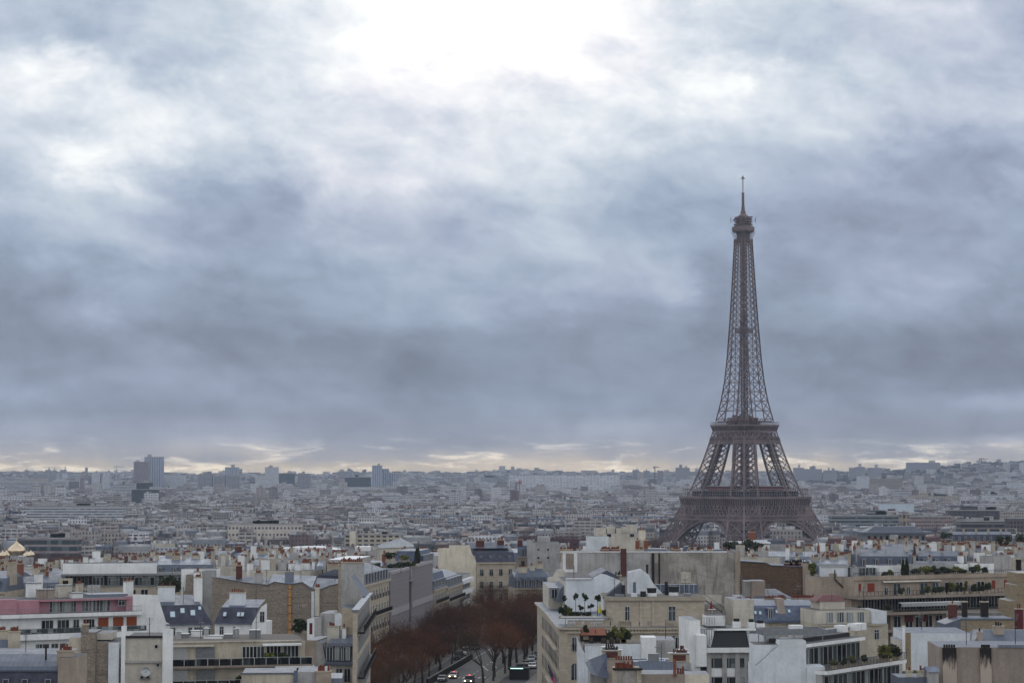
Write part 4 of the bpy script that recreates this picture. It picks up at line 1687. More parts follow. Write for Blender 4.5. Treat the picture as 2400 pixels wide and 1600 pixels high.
# ---- rubble pier, white flue, recess with dark planting (left of the party wall)
b = Bld('party_wall_building', 'narrow rubble wall beside a tall white painted flue stack', 438, 455, 0, 'apartment building')
S, m = b.S, b.mb('wall')
m.wall([(S(430), -2), (S(461), -2), (S(461), Z(b, 450, 1345)), (S(441), Z(b, 441, 1346)), (S(440), Z(b, 440, 1380)), (S(432), Z(b, 435, 1398))], 0, 6, RUB, ZINC)
m.box(S(478), S(503), .4, 6, -2, Z(b, 490, 1338), LGREY, FLAT)
f = b.mb('flue')
f.box(S(460), S(478), -.5, .3, -2, Z(b, 468, 1343), WHITE)
pots_row(b, S(461), S(477), 0, Z(b, 468, 1343), 5, SOOT, key='flue')
m.box(S(420), S(503), 6.1, 12, -2, Z(b, 468, 1336), WHITE, FLAT)
b.done()

# ---- glazed roof storey with long white awnings behind
b = Bld('apartment_building', 'stone apartment building with a long glazed top storey and dark rail', 158, 470, 9, 'apartment building')
S, m = b.S, b.mb('wall')
zf, z1, z2 = Z(b, 200, 1372), Z(b, 200, 1349), Z(b, 200, 1343)
xe = S(438)
m.box(-1, xe, 2.0, 13, zf, z1, LGREY, FLAT)
m.box(-1.2, xe + .2, .2, 13.2, z1, z1 + .25, GREYMET, FLAT)
m.box(-1, S(372), 4.5, 12.8, z1 + .25, z1 + 2.6, WHITE, FLAT)
m.box(-1.5, xe, -.2, 13, zf - .3, zf, GREYMET)
m.box(-1, xe - .5, 0, 13, -2, zf - .3, STONE)
for x in range(165, 432, 9):
    if x > 225 and (x // 9) % 4:
        windows(b, [S(x, 2)], 1.98, zf + .05, .68, 2.1, 'plain', GLASSL, LIGHTMET)
    else:
        windows(b, [S(x, 2)], 1.98, zf + .05, .72, 2.1, 'plain', GLASS, DKMET)
for px in range(176, 432, 31):
    a_ = MB()
    q = S(px, 2)
    a_.solid([(q - .9, 1.0, zf + 1.75), (q + .9, 1.0, zf + 1.75), (q + .9, 1.9, zf + 2.1), (q - .9, 1.9, zf + 2.1)],
             [(q - .9, 1.0, zf + 1.8), (q + .9, 1.0, zf + 1.8), (q + .9, 1.9, zf + 2.16), (q - .9, 1.9, zf + 2.16)], WHITE)
    if px > 230:
        part('awning', a_, b.root)
r_ = MB()
railing_mb(r_, -1.4, xe - .2, -.1, zf, 1.0, DKMET, step=.22)
part('railing', r_, b.root)
windows(b, [S(x) for x in (183, 199, 216, 317, 345, 398)], -.02, zf - 3.1, 1.6, 2.2, 'sliding')
for px, w_, h_, tt, mt in ((207, 1.1, 6.2, 9, WHITE), (222, 1.0, 5.6, 9, WHITE), (232, 1.8, 8.4, 10, WHITE), (214, 3.5, 3.2, 7, COOLW), (250, 3.0, 3.4, 8, WHITE), (172, 3.2, 2.2, 6, LGREY), (188, 1.4, 4.5, 6, TAUPE)):
    q = S(px, tt)
    f = MB()
    f.box(q - w_ / 2, q + w_ / 2, tt, tt + 1.2, z1 + .2, z1 + h_ * .62, mt, FLAT)
    f.box(q - w_ / 2 - .08, q + w_ / 2 + .08, tt - .08, tt + 1.28, z1 + h_ * .62, z1 + h_ * .62 + .12, GREYMET)
    part('chimney', f, b.root)
b.done()
for i, (px, w_, hh) in enumerate(((290, 2.2, 1.6), (305, 2.4, 1.2), (392, 2.6, 2.6), (405, 3, 2.0), (418, 2.6, 1.6))):
    p = P(px, 1340 if px < 350 else 1390, 478 if px < 350 else 463)
    planter_bush((p.x, p.y, p.z - 1.0), ['round dark shrub on the flat roof beside a brick screen', 'low dark shrub on the flat roof beside a brick screen', 'tall dark shrub filling the shaded terrace below the rail', 'broad dark shrub filling the shaded terrace below the rail', 'small dark shrub at the end of the shaded terrace'][i], 30 + i, w_ * .8, hh, group='shrubs on the left roof terraces')
b = Bld('roof_screen', 'low brown brick roof screen with a white dish aerial', 306, 482, 6, 'screen wall')
S, m = b.S, b.mb('wall')
m.box(0, S(372), 0, 3, Z(b, 330, 1350), Z(b, 330, 1325), CONC, GREYMET)
m.box(-.2, S(372) + .2, -.1, 3.1, Z(b, 330, 1325), Z(b, 330, 1325) + .15, LIGHTMET)
f = b.mb('dish_aerial')
f.lathe(0, 0, [(.05, 0), (.3, .08), (.5, .25)], WHITE, 12)
b.done()
o = [c for c in b.root.children if c.name.startswith('dish')][0]
o.location = (S(333), -.2, Z(b, 333, 1334))
o.rotation_euler = (R(65), 0, 0)

# ---- long cream terrace block at the bottom
b = Bld('apartment_building', 'cream terraced apartment building with long white balconies, awnings and planting', 400, 292, 12, 'apartment building')
S, m = b.S, b.mb('wall')
za = Z(b, 470, 1506)
xe = S(741)
H3 = 2.95
levels = [za - H3 * k for k in range(0, 5)]
m.box(-1, S(722), 1.2, 12, levels[1], za, CREAM, GRAVEL)
m.box(-1.2, S(712), .9, 12.2, za, za + .18, PALECR, GRAVEL)
m.box(-1, xe - 2.2, -.4, 12, -2, levels[1], CREAM)
for k in (1, 2, 3):
    zz = levels[k] - .05
    m.box(-1.2, xe + (.6 if k > 1 else -.4), -1.4 - .5 * k, 1.19 if k == 1 else -.41, zz - .3, zz - .01, TAUPE)
    r_ = MB()
    railing_mb(r_, -1.2, xe + (.5 if k > 1 else -.5), -1.35 - .5 * k, zz, 1.05, LIGHTMET, step=1.5, glass=False, t=.06)
    r_.box(-1.2, xe + (.45 if k > 1 else -.55), -1.36 - .5 * k, -1.33 - .5 * k, zz, zz + .9, GLASS)
    part('balcony', r_, b.root)
tt = 1.18
for k in (0, 1):
    z0 = levels[k + 1] + .05
    tq = 1.18 if k == 0 else -.42
    for px in (418, 436):
        windows(b, [S(px)], tq, z0, 1.35, 2.2, 'plain', MATS['galvanised_metal'], FRAME)
    sh = MB()
    sh.box(S(467), S(511), tq - .1, tq + .01, z0, z0 + 2.2, GREYMET)
    for j in range(11):
        sh.box(S(467), S(511), tq - .14, tq - .105, z0 + .2 * j, z0 + .2 * j + .12, GREYMET)
    part('shutter', sh, b.root)
    for px in (584, 601, 618, 640, 657, 680, 698):
        windows(b, [S(px)], tq, z0, 1.05, 2.25, 'sliding', GLASSL if k else GLASS)
    aw = MB()
    zz = z0 + 2.35
    aw.box(S(622 if k == 0 else 648), S(711 if k == 0 else 738), tq - 1.5, tq - .12, zz, zz + .25, WHITE)
    part('awning', aw, b.root)
    aw = MB()
    aw.box(S(405), S(508), tq - .9, tq - .12, zz, zz + .2, PALECR)
    part('awning', aw, b.root)
b.done()
rr = random.Random(3)
for i, (px, py, w_, hh, mt, lb) in enumerate((
        (633, 1515, .9, .7, LEAFY, 'yellow green shrub on the upper white balcony of the cream terraces'),
        (667, 1515, .8, .6, LEAF, 'round dark shrub on the upper white balcony of the cream terraces'),
        (612, 1558, 1.2, .9, LEAF, 'bushy green shrub at the left of the second balcony'),
        (655, 1558, 1.3, .9, LEAFY, 'light green shrub in the middle of the second balcony'),
        (742, 1556, 1.2, 1.2, LEAF, 'big round dark shrub at the right end of the second balcony'),
        (570, 1558, .9, .6, LEAF, 'small shrub in a blue tub by the cream wall'))):
    zb = Z(b, px, py + 18)
    p = b.root.matrix_basis @ Vector((b.S(px, -1.0), -1.0 if py < 1530 else -1.6, levels[1 if py < 1530 else 2] + .02))
    planter_bush(tuple(p), lb, 50 + i, w_, hh, mt, group='potted shrubs on the cream terraces')

# ---- clutter on the cream roof: duct boxes, covers
rr = random.Random(8)
for i, px in enumerate((425, 440, 470, 490, 505, 540, 560, 600)):
    p = b.root.matrix_basis @ Vector((b.S(px, 7), 6.5 + rr.uniform(-2, 3), za))
    q = MB()
    w_, h_ = rr.uniform(.5, 1.5), rr.uniform(.5, 1.3)
    if i % 3 == 0:
        q.cyl(0, 0, 0, h_ + .6, .35, .35, LIGHTMET, 10)
        q.cyl(0, 0, h_ + .6, h_ + .9, .55, .1, LIGHTMET, 10)
        solo('roof_vent', q, None, None, tuple(p), group='vents on the gravel roof of the cream terraces')
        nm = 'round metal roof vent on the gravel roof behind the cream terraces'
    else:
        q.box(-w_, w_, -.6, .6, 0.1, h_, [WHITE, GREYMET][i % 2])
        q.box(-w_ - .1, w_ + .1, -.7, .7, h_, h_ + .08, LIGHTMET)
        q.box(-w_ + .1, -w_ + .2, -.5, .5, -.1, .1, DKMET)
        q.box(w_ - .2, w_ - .1, -.5, .5, -.1, .1, DKMET)
        solo('ventilation_unit', q, None, None, tuple(p), group='ventilation units on the gravel roof of the cream terraces')
        nm = 'boxy ventilation unit on the gravel roof behind the cream terraces'
    tag(sc.collection.objects[-1], nm, 'roof vent')

# ---- bottom left: rubble chimney wall, cream wall with the dish, white pier
b = Bld('party_wall_building', 'cream rendered gable wall with a dish aerial between a rubble pier and a white pillar', 168, 272, 3, 'apartment building')
S, m = b.S, b.mb('wall')
zt = Z(b, 350, 1493)
m.box(S(199), S(233), 0, 6, -2, Z(b, 215, 1481), RUB, ZINCD)
m.box(S(233), S(262), .3, 6, -2, Z(b, 250, 1503), RUB, GREYMET)
m.box(S(264), S(288), -.4, 5, -2, Z(b, 275, 1504), COOLW, FLAT)
m.box(S(233), S(268), 1.2, 6, Z(b, 250, 1500), Z(b, 250, 1484), PALECR, ZINCD)
m.box(S(294), S(303), -.6, 1.0, -2, Z(b, 298, 1466), WHITE, GREYMET)
m.box(S(303), S(392), 0, 9, -2, zt, PALECR, BLACK)
m.box(S(301), S(394), -.25, -.003, zt - .05, zt + .25, BLACK)
m.box(S(303), S(397), -.35, -.004, Z(b, 350, 1552), Z(b, 350, 1547), LGREY)
m.box(S(391), S(411), -1.2, 1.0, -2, Z(b, 402, 1474), WHITE, GREYMET)
m.box(S(170), S(199), .6, 8, -2, Z(b, 185, 1494), CREAM, ZINC)
windows(b, [S(374)], -.02, Z(b, 374, 1519), .5, .55, 'plain')
windows(b, [S(378)], -.02, Z(b, 374, 1562), .5, .5, 'plain')
b.put('chimney', chimney_mesh(.8, .8, 1.2, RUB, 2, seed=20), S(206), 1, Z(b, 206, 1487))
f = MB()
f.lathe(0, 0, [(.03, 0), (.35, .06), (.62, .2), (.64, .2), (.3, .0)], LIGHTMET, 16)
f.bar((0, 0, 0), (0, 0, .6), .05, DKMET)
o = part('dish_aerial', f, b.root)
o.location = (S(352), -.9, Z(b, 352, 1572))
o.rotation_euler = (R(75), 0, R(10))
f = b.mb('window_ledge')
f.box(S(337), S(362), -.5, -.003, Z(b, 350, 1590), Z(b, 350, 1588), GREYMET)
b.done()
q = MB()
for i in range(3):
    q.box(-.55 + .4 * i, -.25 + .4 * i, -.15, .15, -.003, .25 + .1 * i, [SOOT, TAUPE, DKMET][i])
p = b.root.matrix_basis @ Vector((S(349), -.28, Z(b, 350, 1588)))
solo('flower_trough', q, 'small dark pots on the ledge under the dish aerial', 'flower pots', tuple(p))

# ---- bottom left corner: curved zinc roof
b = Bld('apartment_building', 'dark slate mansard with skylights under a curved grey zinc top in the bottom left corner', -30, 250, 0, 'apartment building')
S, m = b.S, b.mb('slate_roof')
ze = Z(b, 80, 1573)
zt = Z(b, 80, 1545)
x1 = S(148)
m.face([(-1, 0, ze - 4), (x1, 0, ze - 4), (x1 - .1, 1.0, ze), (-1, 1.0, ze)], SLATE)
r = b.mb('zinc_roof')
prof = [(1.0, ze), (1.5, ze + .5), (2.6, ze + 1.0), (4.5, zt + .3), (8, zt + .7)]
for (t0, za_), (t1, zb_) in zip(prof[:-1], prof[1:]):
    r.face([(-1, t0, za_), (x1 - .1 + .1 * (t0 - 1), t0, za_), (x1 - .1 + .1 * (t1 - 1), t1, zb_), (-1, t1, zb_)], ZINC)
r.bar((-1, .9, ze), (x1, .9, ze), .2, ZINCD)
m.box(x1 - .2, S(186), 0.5, 7, -2, Z(b, 165, 1541), BEIGE, FLAT)
m.box(-1, x1 - .2, .3, 8, -2, ze - 3.8, STONE)
for px in (24, 68, 122):
    o = b.put('skylight', skylight_mesh(.75, 1.0, False), S(px), .35, ze - 1.4)
    o.rotation_euler = (R(76), 0, 0)
b.put('chimney', chimney_mesh(1.9, .8, .6, BEIGE, 7, seed=21), S(168, 3), 2, Z(b, 165, 1541))
b.put('roof_vent', cached('roof_vent|a', lambda: (lambda q: (q.cyl(0, 0, -1, 1.2, .12, .12, SOOT, 8), q.cyl(0, 0, 1.2, 1.4, .3, .05, SOOT, 8), q)[2])(MB())), S(118, 3), 3, zt + .2)
b.done()

# ---- small zinc dormer house at the left edge
b = Bld('apartment_building', 'small house with zinc hip roof and blue framed dormer at the left edge', -20, 300, 0, 'apartment building')
S, m = b.S, b.mb('wall')
ze = Z(b, 20, 1552)
m.box(-1, S(56), .8, 8, -2, ze, TAUPE)
r = b.mb('zinc_roof')
r.face([(-1, .6, ze), (S(58), .6, ze), (S(30, 4), 4, Z(b, 30, 1498, 4)), (-1, 4, Z(b, 30, 1498, 4))], ZINC)
r.face([(S(58), .6, ze), (S(58), 8, ze), (S(30, 4), 4, Z(b, 30, 1498, 4))], ZINCD)
b.put('dormer', dormer_mesh(1.3, 1.7, 1.6, 'flat', MATS['blue_slate']), S(18), .2, ze + .1)
b.put('chimney', chimney_mesh(1.6, .8, 1.0, CREAM, 4, seed=22), S(15, 5), 5, Z(b, 15, 1494, 5))
b.put('chimney', chimney_mesh(1.6, .8, 1.2, CREAM, 5, seed=23), S(44, 3), 3, Z(b, 44, 1500, 3))
b.done()

# ---- stepped party walls and cabin below the rubble wall
b = Bld('party_wall_building', 'patched pale party wall with a white roof cabin and a red door', 722, 372, -6, 'apartment building')
S, m = b.S, b.mb('wall')
zt = Z(b, 760, 1440)
m.box(S(752), S(842), .8, 9, -2, Z(b, 790, 1437), LGREY, ZINC)
m.wall([(S(724), -2), (S(741), -2), (S(741), Z(b, 740, 1448)), (S(724), Z(b, 726, 1450))], 0, 5, WHITE, ZINC)
m.solid([(S(741), 0, -2), (S(757), 0, -2), (S(757), 5, -2), (S(741), 5, -2)],
        [(S(741), 0, Z(b, 740, 1449)), (S(757), 0, Z(b, 757, 1442)), (S(757), 5, Z(b, 757, 1442)), (S(741), 5, Z(b, 740, 1449))], LGREY, ZINC)
d = b.mb('door')
d.box(S(729.5), S(736), -.06, -.003, Z(b, 733, 1485), Z(b, 733, 1459), MAROON)
m.box(S(815), S(838), .3, .795, -2, Z(b, 825, 1436), BEIGE, ZINC)
windows(b, [S(823)], .28, Z(b, 823, 1454), .9, 1.1, 'plain')
b.put('chimney', chimney_mesh(2.2, 1.0, .8, COOLW, 4, seed=24), S(803), .2, Z(b, 803, 1434) - .8)
b.mb('chimney_breast').box(S(792), S(815), -.25, .795, Z(b, 800, 1483), Z(b, 803, 1434) - .8, COOLW)
m.box(S(690), S(724), 3, 9, -2, Z(b, 700, 1486), TAUPE, GRAVEL)
b.done()
p = P(706, 1486, 373)
planter_bush((p.x, p.y + 2.5, p.z), 'dark ragged bush growing at the foot of the rubble party wall', 71, 1.9, 1.3, n=420)

# ---- zinc mansard house with three tall dormers
b = Bld('apartment_building', 'pale house with three tall dormers in a blue grey zinc mansard', 740, 318, -8, 'apartment building')
S, m = b.S, b.mb('wall')
ze, zk, zt = Z(b, 790, 1553), Z(b, 790, 1508), Z(b, 790, 1490)
x0_, x1_ = S(766), S(836)
m.box(x0_, x1_, 0.3, 9, -2, ze, PALECR)
m.box(x0_ - .1, x1_, -.2, .29, ze - .35, ze, ZINC)
r = b.mb('zinc_roof')
r.face([(x0_, 0, ze), (x1_, 0, ze), (x1_, 1.3, zk), (x0_ + .2, 1.3, zk)], ZINC)
r.face([(x0_ + .2, 1.3, zk), (x1_, 1.3, zk), (x1_, 5, zt + .6), (x0_ + .4, 5, zt + .6)], ZINCL)
r.face([(x1_, 9, zk), (x0_ + .2, 9, zk), (x0_ + .4, 5, zt + .6), (x1_, 5, zt + .6)], ZINC)
m.wall([(S(744), -2), (x0_, -2), (x0_, ze), (S(757), zk), (S(744), zk + .4)], .5, 9, LGREY, ZINC)
m.box(S(720), S(746), .6, 9, -2, Z(b, 730, 1500), BEIGE, ZINC)
me = dormer_mesh(1.25, 2.2, 1.6, 'gable', ZINC, GLASSL)
for px in (777, 797, 816):
    b.put('dormer', me, S(px), -.05, ze + .35)
windows(b, [S(x) for x in (798, 817)], .28, ze - 2.9, 1.0, 2.1, 'railed')
b.put('chimney', chimney_mesh(1.9, .9, 1.2, PALECR, 5, seed=25), S(786, 3), 3, zt)
b.put('chimney', chimney_mesh(.6, .7, 1.0, WHITE, 1, seed=26), S(811, 3), 3, zt)
b.done()

# ---- low cream parapet and chimney at the bottom
b = Bld('apartment_building', 'cream parapet wall with blue downpipe and a pot chimney at the bottom edge', 570, 262, 4, 'apartment building')
S, m = b.S, b.mb('wall')
zt = Z(b, 620, 1578)
m.box(0, S(696), 0, 8, -2, zt, CREAM, ZINC)
m.box(-.2, S(697), -.15, -.003, zt - .02, zt + .15, ZINC)
m.box(S(702), S(775), .5, 8, -2, Z(b, 740, 1574), LGREY, ZINC)
b.mb('downpipe').cyl(S(698), -.2, -2, Z(b, 698, 1570), .22, .22, SLATEB, 8)
b.put('chimney', chimney_mesh(1.9, .7, .5, BEIGE, 7, seed=27), S(763), .3, Z(b, 763, 1584))
m.box(S(775), S(806), 1.0, 8, -2, Z(b, 790, 1590), ZINCL, ZINCL)
b.done()
# ================================================================== THE AVENUE
def av_d(px):
    return 90.7 / (0.1236 - (px - 1200) / FPX / CP)


def AV(off, y, z=None):
    """point on the avenue: off metres right of the left-hand facades, at distance y"""
    x = 0.1236 * y - 90.7 + off
    return (x, y, ground(x, y) if z is None else z)


def strip(name, o0, o1, y0, y1, h, mat, thick=0.0):
    m = MB()
    n = int((y1 - y0) / 20)
    for i in range(n):
        a, c = y0 + (y1 - y0) * i / n, y0 + (y1 - y0) * (i + 1) / n
        p = [AV(o0, a), AV(o1, a), AV(o1, c), AV(o0, c)]
        t_ = [(x, y, z + h) for x, y, z in p]
        if thick:
            m.solid([(x, y, z + h - thick) for x, y, z in p], t_, mat)
        else:
            m.face(t_, mat)
    return solo(name, m, None, None, kind='structure')


strip('road', -1.0, 40, 380, 760, .03, ASPH)
strip('pavement', -0.5, 9.0, 380, 760, .17, PAVE, .13)
strip('pavement', 25.5, 29.0, 380, 760, .17, PAVE, .13)
strip('pavement', 35.0, 39.0, 380, 760, .17, PAVE, .13)
mk = MB()
for y in range(400, 700, 6):
    a, c = AV(20.2, y), AV(20.2, y + 3)
    mk.face([(a[0] - .08, a[1], a[2] + .036), (a[0] + .08, a[1], a[2] + .036), (c[0] + .08, c[1], c[2] + .036), (c[0] - .08, c[1], c[2] + .036)], LINE)
for off in (14.6, 25.3):
    a, c = AV(off, 400), AV(off, 639)
    mk.face([(a[0] - .07, a[1], a[2] + .036), (a[0] + .07, a[1], a[2] + .036), (c[0] + .07, c[1], c[2] + .036), (c[0] - .07, c[1], c[2] + .036)], LINE)
for i in range(8):
    a, c = AV(15.6 + i * 1.2, 486), AV(15.6 + i * 1.2, 489.5)
    mk.face([(a[0] - .25, a[1], a[2] + .037), (a[0] + .25, a[1], a[2] + .037), (c[0] + .25, c[1], c[2] + .037), (c[0] - .25, c[1], c[2] + .037)], LINE)
for q0, q1 in (((22.5, 505), (18.8, 520)), ((23.6, 512), (20.6, 528))):
    a, c = AV(*q0), AV(*q1)
    mk.face([(a[0] - .15, a[1], a[2] + .038), (a[0] + .15, a[1], a[2] + .038), (c[0] + .15, c[1], c[2] + .038), (c[0] - .15, c[1], c[2] + .038)], LINE)
solo('road_markings', mk, None, None, kind='structure')
m = MB()
a, c = AV(13.4, 470), AV(13.9, 536)
m.solid([(a[0], a[1], a[2]), (a[0] + .5, a[1], a[2]), (c[0] + .5, c[1], c[2]), (c[0], c[1], c[2])],
        [(a[0], a[1], a[2] + 1.5), (a[0] + .5, a[1], a[2] + 1.5), (c[0] + .5, c[1], c[2] + 1.5), (c[0], c[1], c[2] + 1.5)], SOOT, CONC)
solo('low_wall', m, 'long dark low wall with a pale coping between the roadway and the left hand trees', 'wall')

AY = 90 - math.degrees(math.atan(0.1236))

# ---- cream facade with slanting dark balconies, at the near left of the avenue
b = Bld('apartment_building', 'cream avenue front with a stack of dark iron balconies beside the dormer house', 838, 288, 91.3, 'apartment building')
S, m = b.S, b.mb('wall')
L = 42.0
zt = b.H(1433, 0)
m.box(0, L, 0, .55, -2, zt, STONE)
m.box(L - 9, L, .551, 4, -2, zt - 1.6, STONE, ZINC)
m.box(-.2, L, -.35, .7, zt, zt + .3, ZINCL, ZINCL)
for k in range(7):
    zz = zt - 2.9 - 3.1 * k
    if k % 2 == 0 or k > 3:
        q = MB()
        q.box(2, L - 3, -1.0, -.003, zz - .25, zz, DKMET)
        railing_mb(q, 2, L - 3, -.95, zz, 1.0, DKMET, step=.3)
        q.box(2, L - 3, -.93, -.9, zz, zz + .9, DKMET)
        part('balcony', q, b.root)
    windows(b, [4 + 3.2 * i for i in range(11)], -.02, zz + .02, 1.2, 2.3, 'french', rz=0)
r = b.mb('zinc_roof')
r.face([(L - 14, .2, zt + .3), (L, .2, zt + .3), (L, 2.6, zt + 3.2), (L - 10, 2.6, zt + 3.2)], ZINC)
b.put('chimney', chimney_mesh(3.6, 1.4, 5.6, LGREY, 10, POT, 40), L + 3, 3.0, zt - .8, R(-91))
b.put('chimney', chimney_mesh(3.0, 1.2, 5.0, STONEG, 9, POT, 41), L + 7, 4.0, zt - .8, R(-91))
b.done()


def haussmann(b, x0, x1, ze, zk, depth, mats=(STONE, SLATE, ZINC), bays=3.0, floors=5, fh=3.3, dorm=True, balc=(0, 3), cornice=True, slope=1.6, dcap='flat', win=True, z0=-2):
    """stone front with cornice, balconies, french windows, mansard with dormers, zinc top; front in the local plane y=0"""
    wm, rm, tm = mats
    m = b.mb('wall')
    m.box(x0, x1, 0, depth, z0, ze, wm)
    if cornice:
        m.box(x0 - .05, x1 + .05, -.45, -.003, ze - .5, ze - .02, wm)
    r = b.mb('mansard_roof')
    r.solid([(x0, -.1, ze), (x1, -.1, ze), (x1, depth, ze), (x0, depth, ze)],
            [(x0, slope - .1, zk), (x1, slope - .1, zk), (x1, depth - slope, zk), (x0, depth - slope, zk)], rm)
    r.solid([(x0, slope - .1, zk + .003), (x1, slope - .1, zk + .003), (x1, depth - slope, zk + .003), (x0, depth - slope, zk + .003)],
            [(x0, depth * .45, zk + 1.3), (x1, depth * .45, zk + 1.3), (x1, depth * .55, zk + 1.3), (x0, depth * .55, zk + 1.3)], tm)
    n = max(1, int((x1 - x0) / bays))
    xs_ = [x0 + (x1 - x0) * (i + .5) / n for i in range(n)]
    if dorm:
        me = dormer_mesh(1.25, min(2.1, zk - ze - .3), slope + .2, dcap, tm if tm is not SLATE else ZINC)
        for x in xs_:
            b.put('dormer', me, x, .05, ze + .15)
    for k in range(floors):
        zz = ze - .7 - fh * (k + 1) + .35
        if zz < -1:
            break
        if k in balc:
            q = MB()
            q.box(x0 + .2, x1 - .2, -.95, -.46 if k == 0 and cornice else -.003, zz - .25, zz - .02, wm)
            railing_mb(q, x0 + .2, x1 - .2, -.88, zz - .02, .95, DKMET, step=.28)
            part('balcony', q, b.root)
        if win:
            windows(b, xs_, -.02, zz, 1.15, 2.15, 'french' if k in balc else 'railed')
    return xs_


# ---- corner block with slate mansard
px0 = 846
b = Bld('apartment_building', 'cream stone corner block with slate mansard and long dark balcony left of the avenue', px0, av_d(px0), AY, 'apartment building')
ze, zk = b.H(1372, b.S(850)), b.H(1347, b.S(850))
haussmann(b, 0, b.S(914), ze, zk, 11, (STONE, SLATE, ZINC), 3.4, 5, 3.5, balc=(1, 3))
b.put('chimney', chimney_mesh(3.4, 1.1, 2.2, STONEG, 9, POT, 42), 1, 6, zk, R(-80))
b.put('chimney', chimney_mesh(3.0, 1.0, 2.4, STONEG, 8, POT, 43), 14, 6, zk, R(-80))
b.done()
# rotonda face turned to the camera
b2 = Bld('apartment_building', 'cream stone end of the corner block facing the camera with one tall window', 800, 458, -3, 'apartment building')
ze, zk = b2.H(1374), b2.H(1349)
haussmann(b2, b2.S(800), b2.S(846) - .05, ze, zk, 9, (STONE, SLATE, ZINC), 3.6, 5, 3.5, balc=(1, 3))
b2.put('chimney', chimney_mesh(3.2, 1.1, 2.0, STONEG, 10, POT, 44), 2, 5, zk)
b2.done()

# ---- grey concrete office with vertical fins
px0 = 918
b = Bld('office_building', 'windowless looking grey office block of narrow concrete fins split by a dark slot', px0, av_d(px0), AY, 'office building')
S = b.S
m = b.mb('wall')
xe, xs0, xs1 = S(1015), S(960.5), S(967.5)
zt = b.H(1341, 0)
zt2 = b.H(1327, S(966))
m.box(0, xs0, .35, 14, -2, zt, CONC, FLAT)
m.box(xs1, xe, .35, 14, -2, zt2, CONC, FLAT)
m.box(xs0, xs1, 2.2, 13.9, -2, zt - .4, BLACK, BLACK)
fm = simple('grey_concrete_fins', rgb(164, 160, 164), .85, var=.2)
for (a, c, top) in ((0, xs0, zt), (xs1, xe, zt2)):
    fin = MB()
    n = int((c - a) / .55)
    for i in range(n + 1):
        x = a + (c - a) * i / n
        fin.box(x - .09, x + .09, 0, .349, -2, top - .5, fm)
    fin.box(a - .1, c + .1, -.1, .34, top - .5, top + .25, fm)
    part('fin_screen', fin, b.root)
    for z_ in (top - 8.8, top - 17.6):
        q = MB()
        q.box(a, c, -.12, -.003, z_ - 1.5, z_, fm)
        part('band', q, b.root)
m.box(xs0 - .3, xs1 + 1.6, -.4, 2.1, b.H(1363, xs0), b.H(1363, xs0) + .25, GREYMET)
q = b.mb('roof_terrace')
q.box(2, xs0 + 4, 8, 14.5, zt + .2, zt + 1.2, BLACK)
q.box(-2, xs0 - 4, 9, 15, zt + 1.2, zt + 3.1, LGREY, SHINY)
b.done()
for i, (px, hh, ds) in enumerate(((976, 4.6, 545), (980, 4.9, 545))):
    p = P(px, 1322, ds)
    cypress((p.x, p.y, p.z), hh, ['left one of the two dark cypresses on the roof of the grey office', 'right one of the two dark cypresses on the roof of the grey office'][i], 'cypresses on the grey office roof')
for i, (px, py, w_, hh) in enumerate(((915, 1306, 1.6, 1.1), (947, 1308, 1.6, .7), (935, 1328, 3.5, .7), (955, 1322, 3.0, .7), (915, 1334, 3.0, .6))):
    p = P(px, py, 530)
    planter_bush((p.x, p.y, p.z - hh), ['round dark shrub on the roof slab behind the grey office', 'low yellow green shrub on the roof slab behind the grey office',
                 'spreading dark planting on the grey office roof below the slab', 'spreading dark planting at the foot of the roof cypresses', 'low planting at the near corner of the grey office roof'][i],
                 80 + i, w_, hh, LEAF if i != 1 else LEAFY, group='roof planting on the grey office')

# ---- row of blue-grey mansards beyond
px0 = 1016
b = Bld('apartment_building', 'stone block with two steep tiers of blue grey slate beyond the grey office', px0, av_d(px0), AY, 'apartment building')
ze, zk = b.H(1382, 0), b.H(1345, 0)
haussmann(b, 0, b.S(1047), ze, zk, 12, (STONE, SLATEB, ZINC), 2.4, 5, 3.3, slope=1.2)
r = b.mb('mansard_roof')
x1 = b.S(1047)
r.solid([(0, 3, zk + 1.0), (x1 - 4, 3, zk + 1.0), (x1 - 4, 11, zk + 1.0), (0, 11, zk + 1.0)], [(0, 4, zk + 6.2), (x1 - 5, 4, zk + 6.2), (x1 - 5, 10, zk + 6.2), (0, 10, zk + 6.2)], SLATEB)
for i in range(9):
    b.put('dormer', dormer_mesh(1.0, 1.9, 1.0, 'flat', MATS['blue_slate']), 1.5 + i * (x1 - 7) / 8, 2.85, zk + 3.0)
b.put('chimney', chimney_mesh(2.8, 1.0, 2.0, STONEG, 7, POT, 45), x1 - 3, 6, zk + 4, R(-80))
b.done()
px0 = 1047
b = Bld('apartment_building', 'narrow stone block with slate roof between the blue mansards and the white balconies', px0, av_d(px0), AY, 'apartment building')
ze, zk = b.H(1378, 0), b.H(1356, 0)
haussmann(b, .05, b.S(1085), ze, zk, 11, (STONE, SLATEB, ZINCL), 2.6, 5, 3.3, slope=1.5)
b.put('chimney', chimney_mesh(1.2, 1.0, 2.4, BRICK, 4, POT, 46), 8, 4, zk, R(-80))
b.done()
px0 = 1085
b = Bld('apartment_building', 'modern block with bright white balcony parapets at the far left of the avenue', px0, av_d(px0), AY, 'apartment building')
xe = b.S(1112)
m = b.mb('wall')
zt = b.H(1350, 0)
m.box(.05, xe, 1.2, 11, -2, zt, LGREY, FLAT)
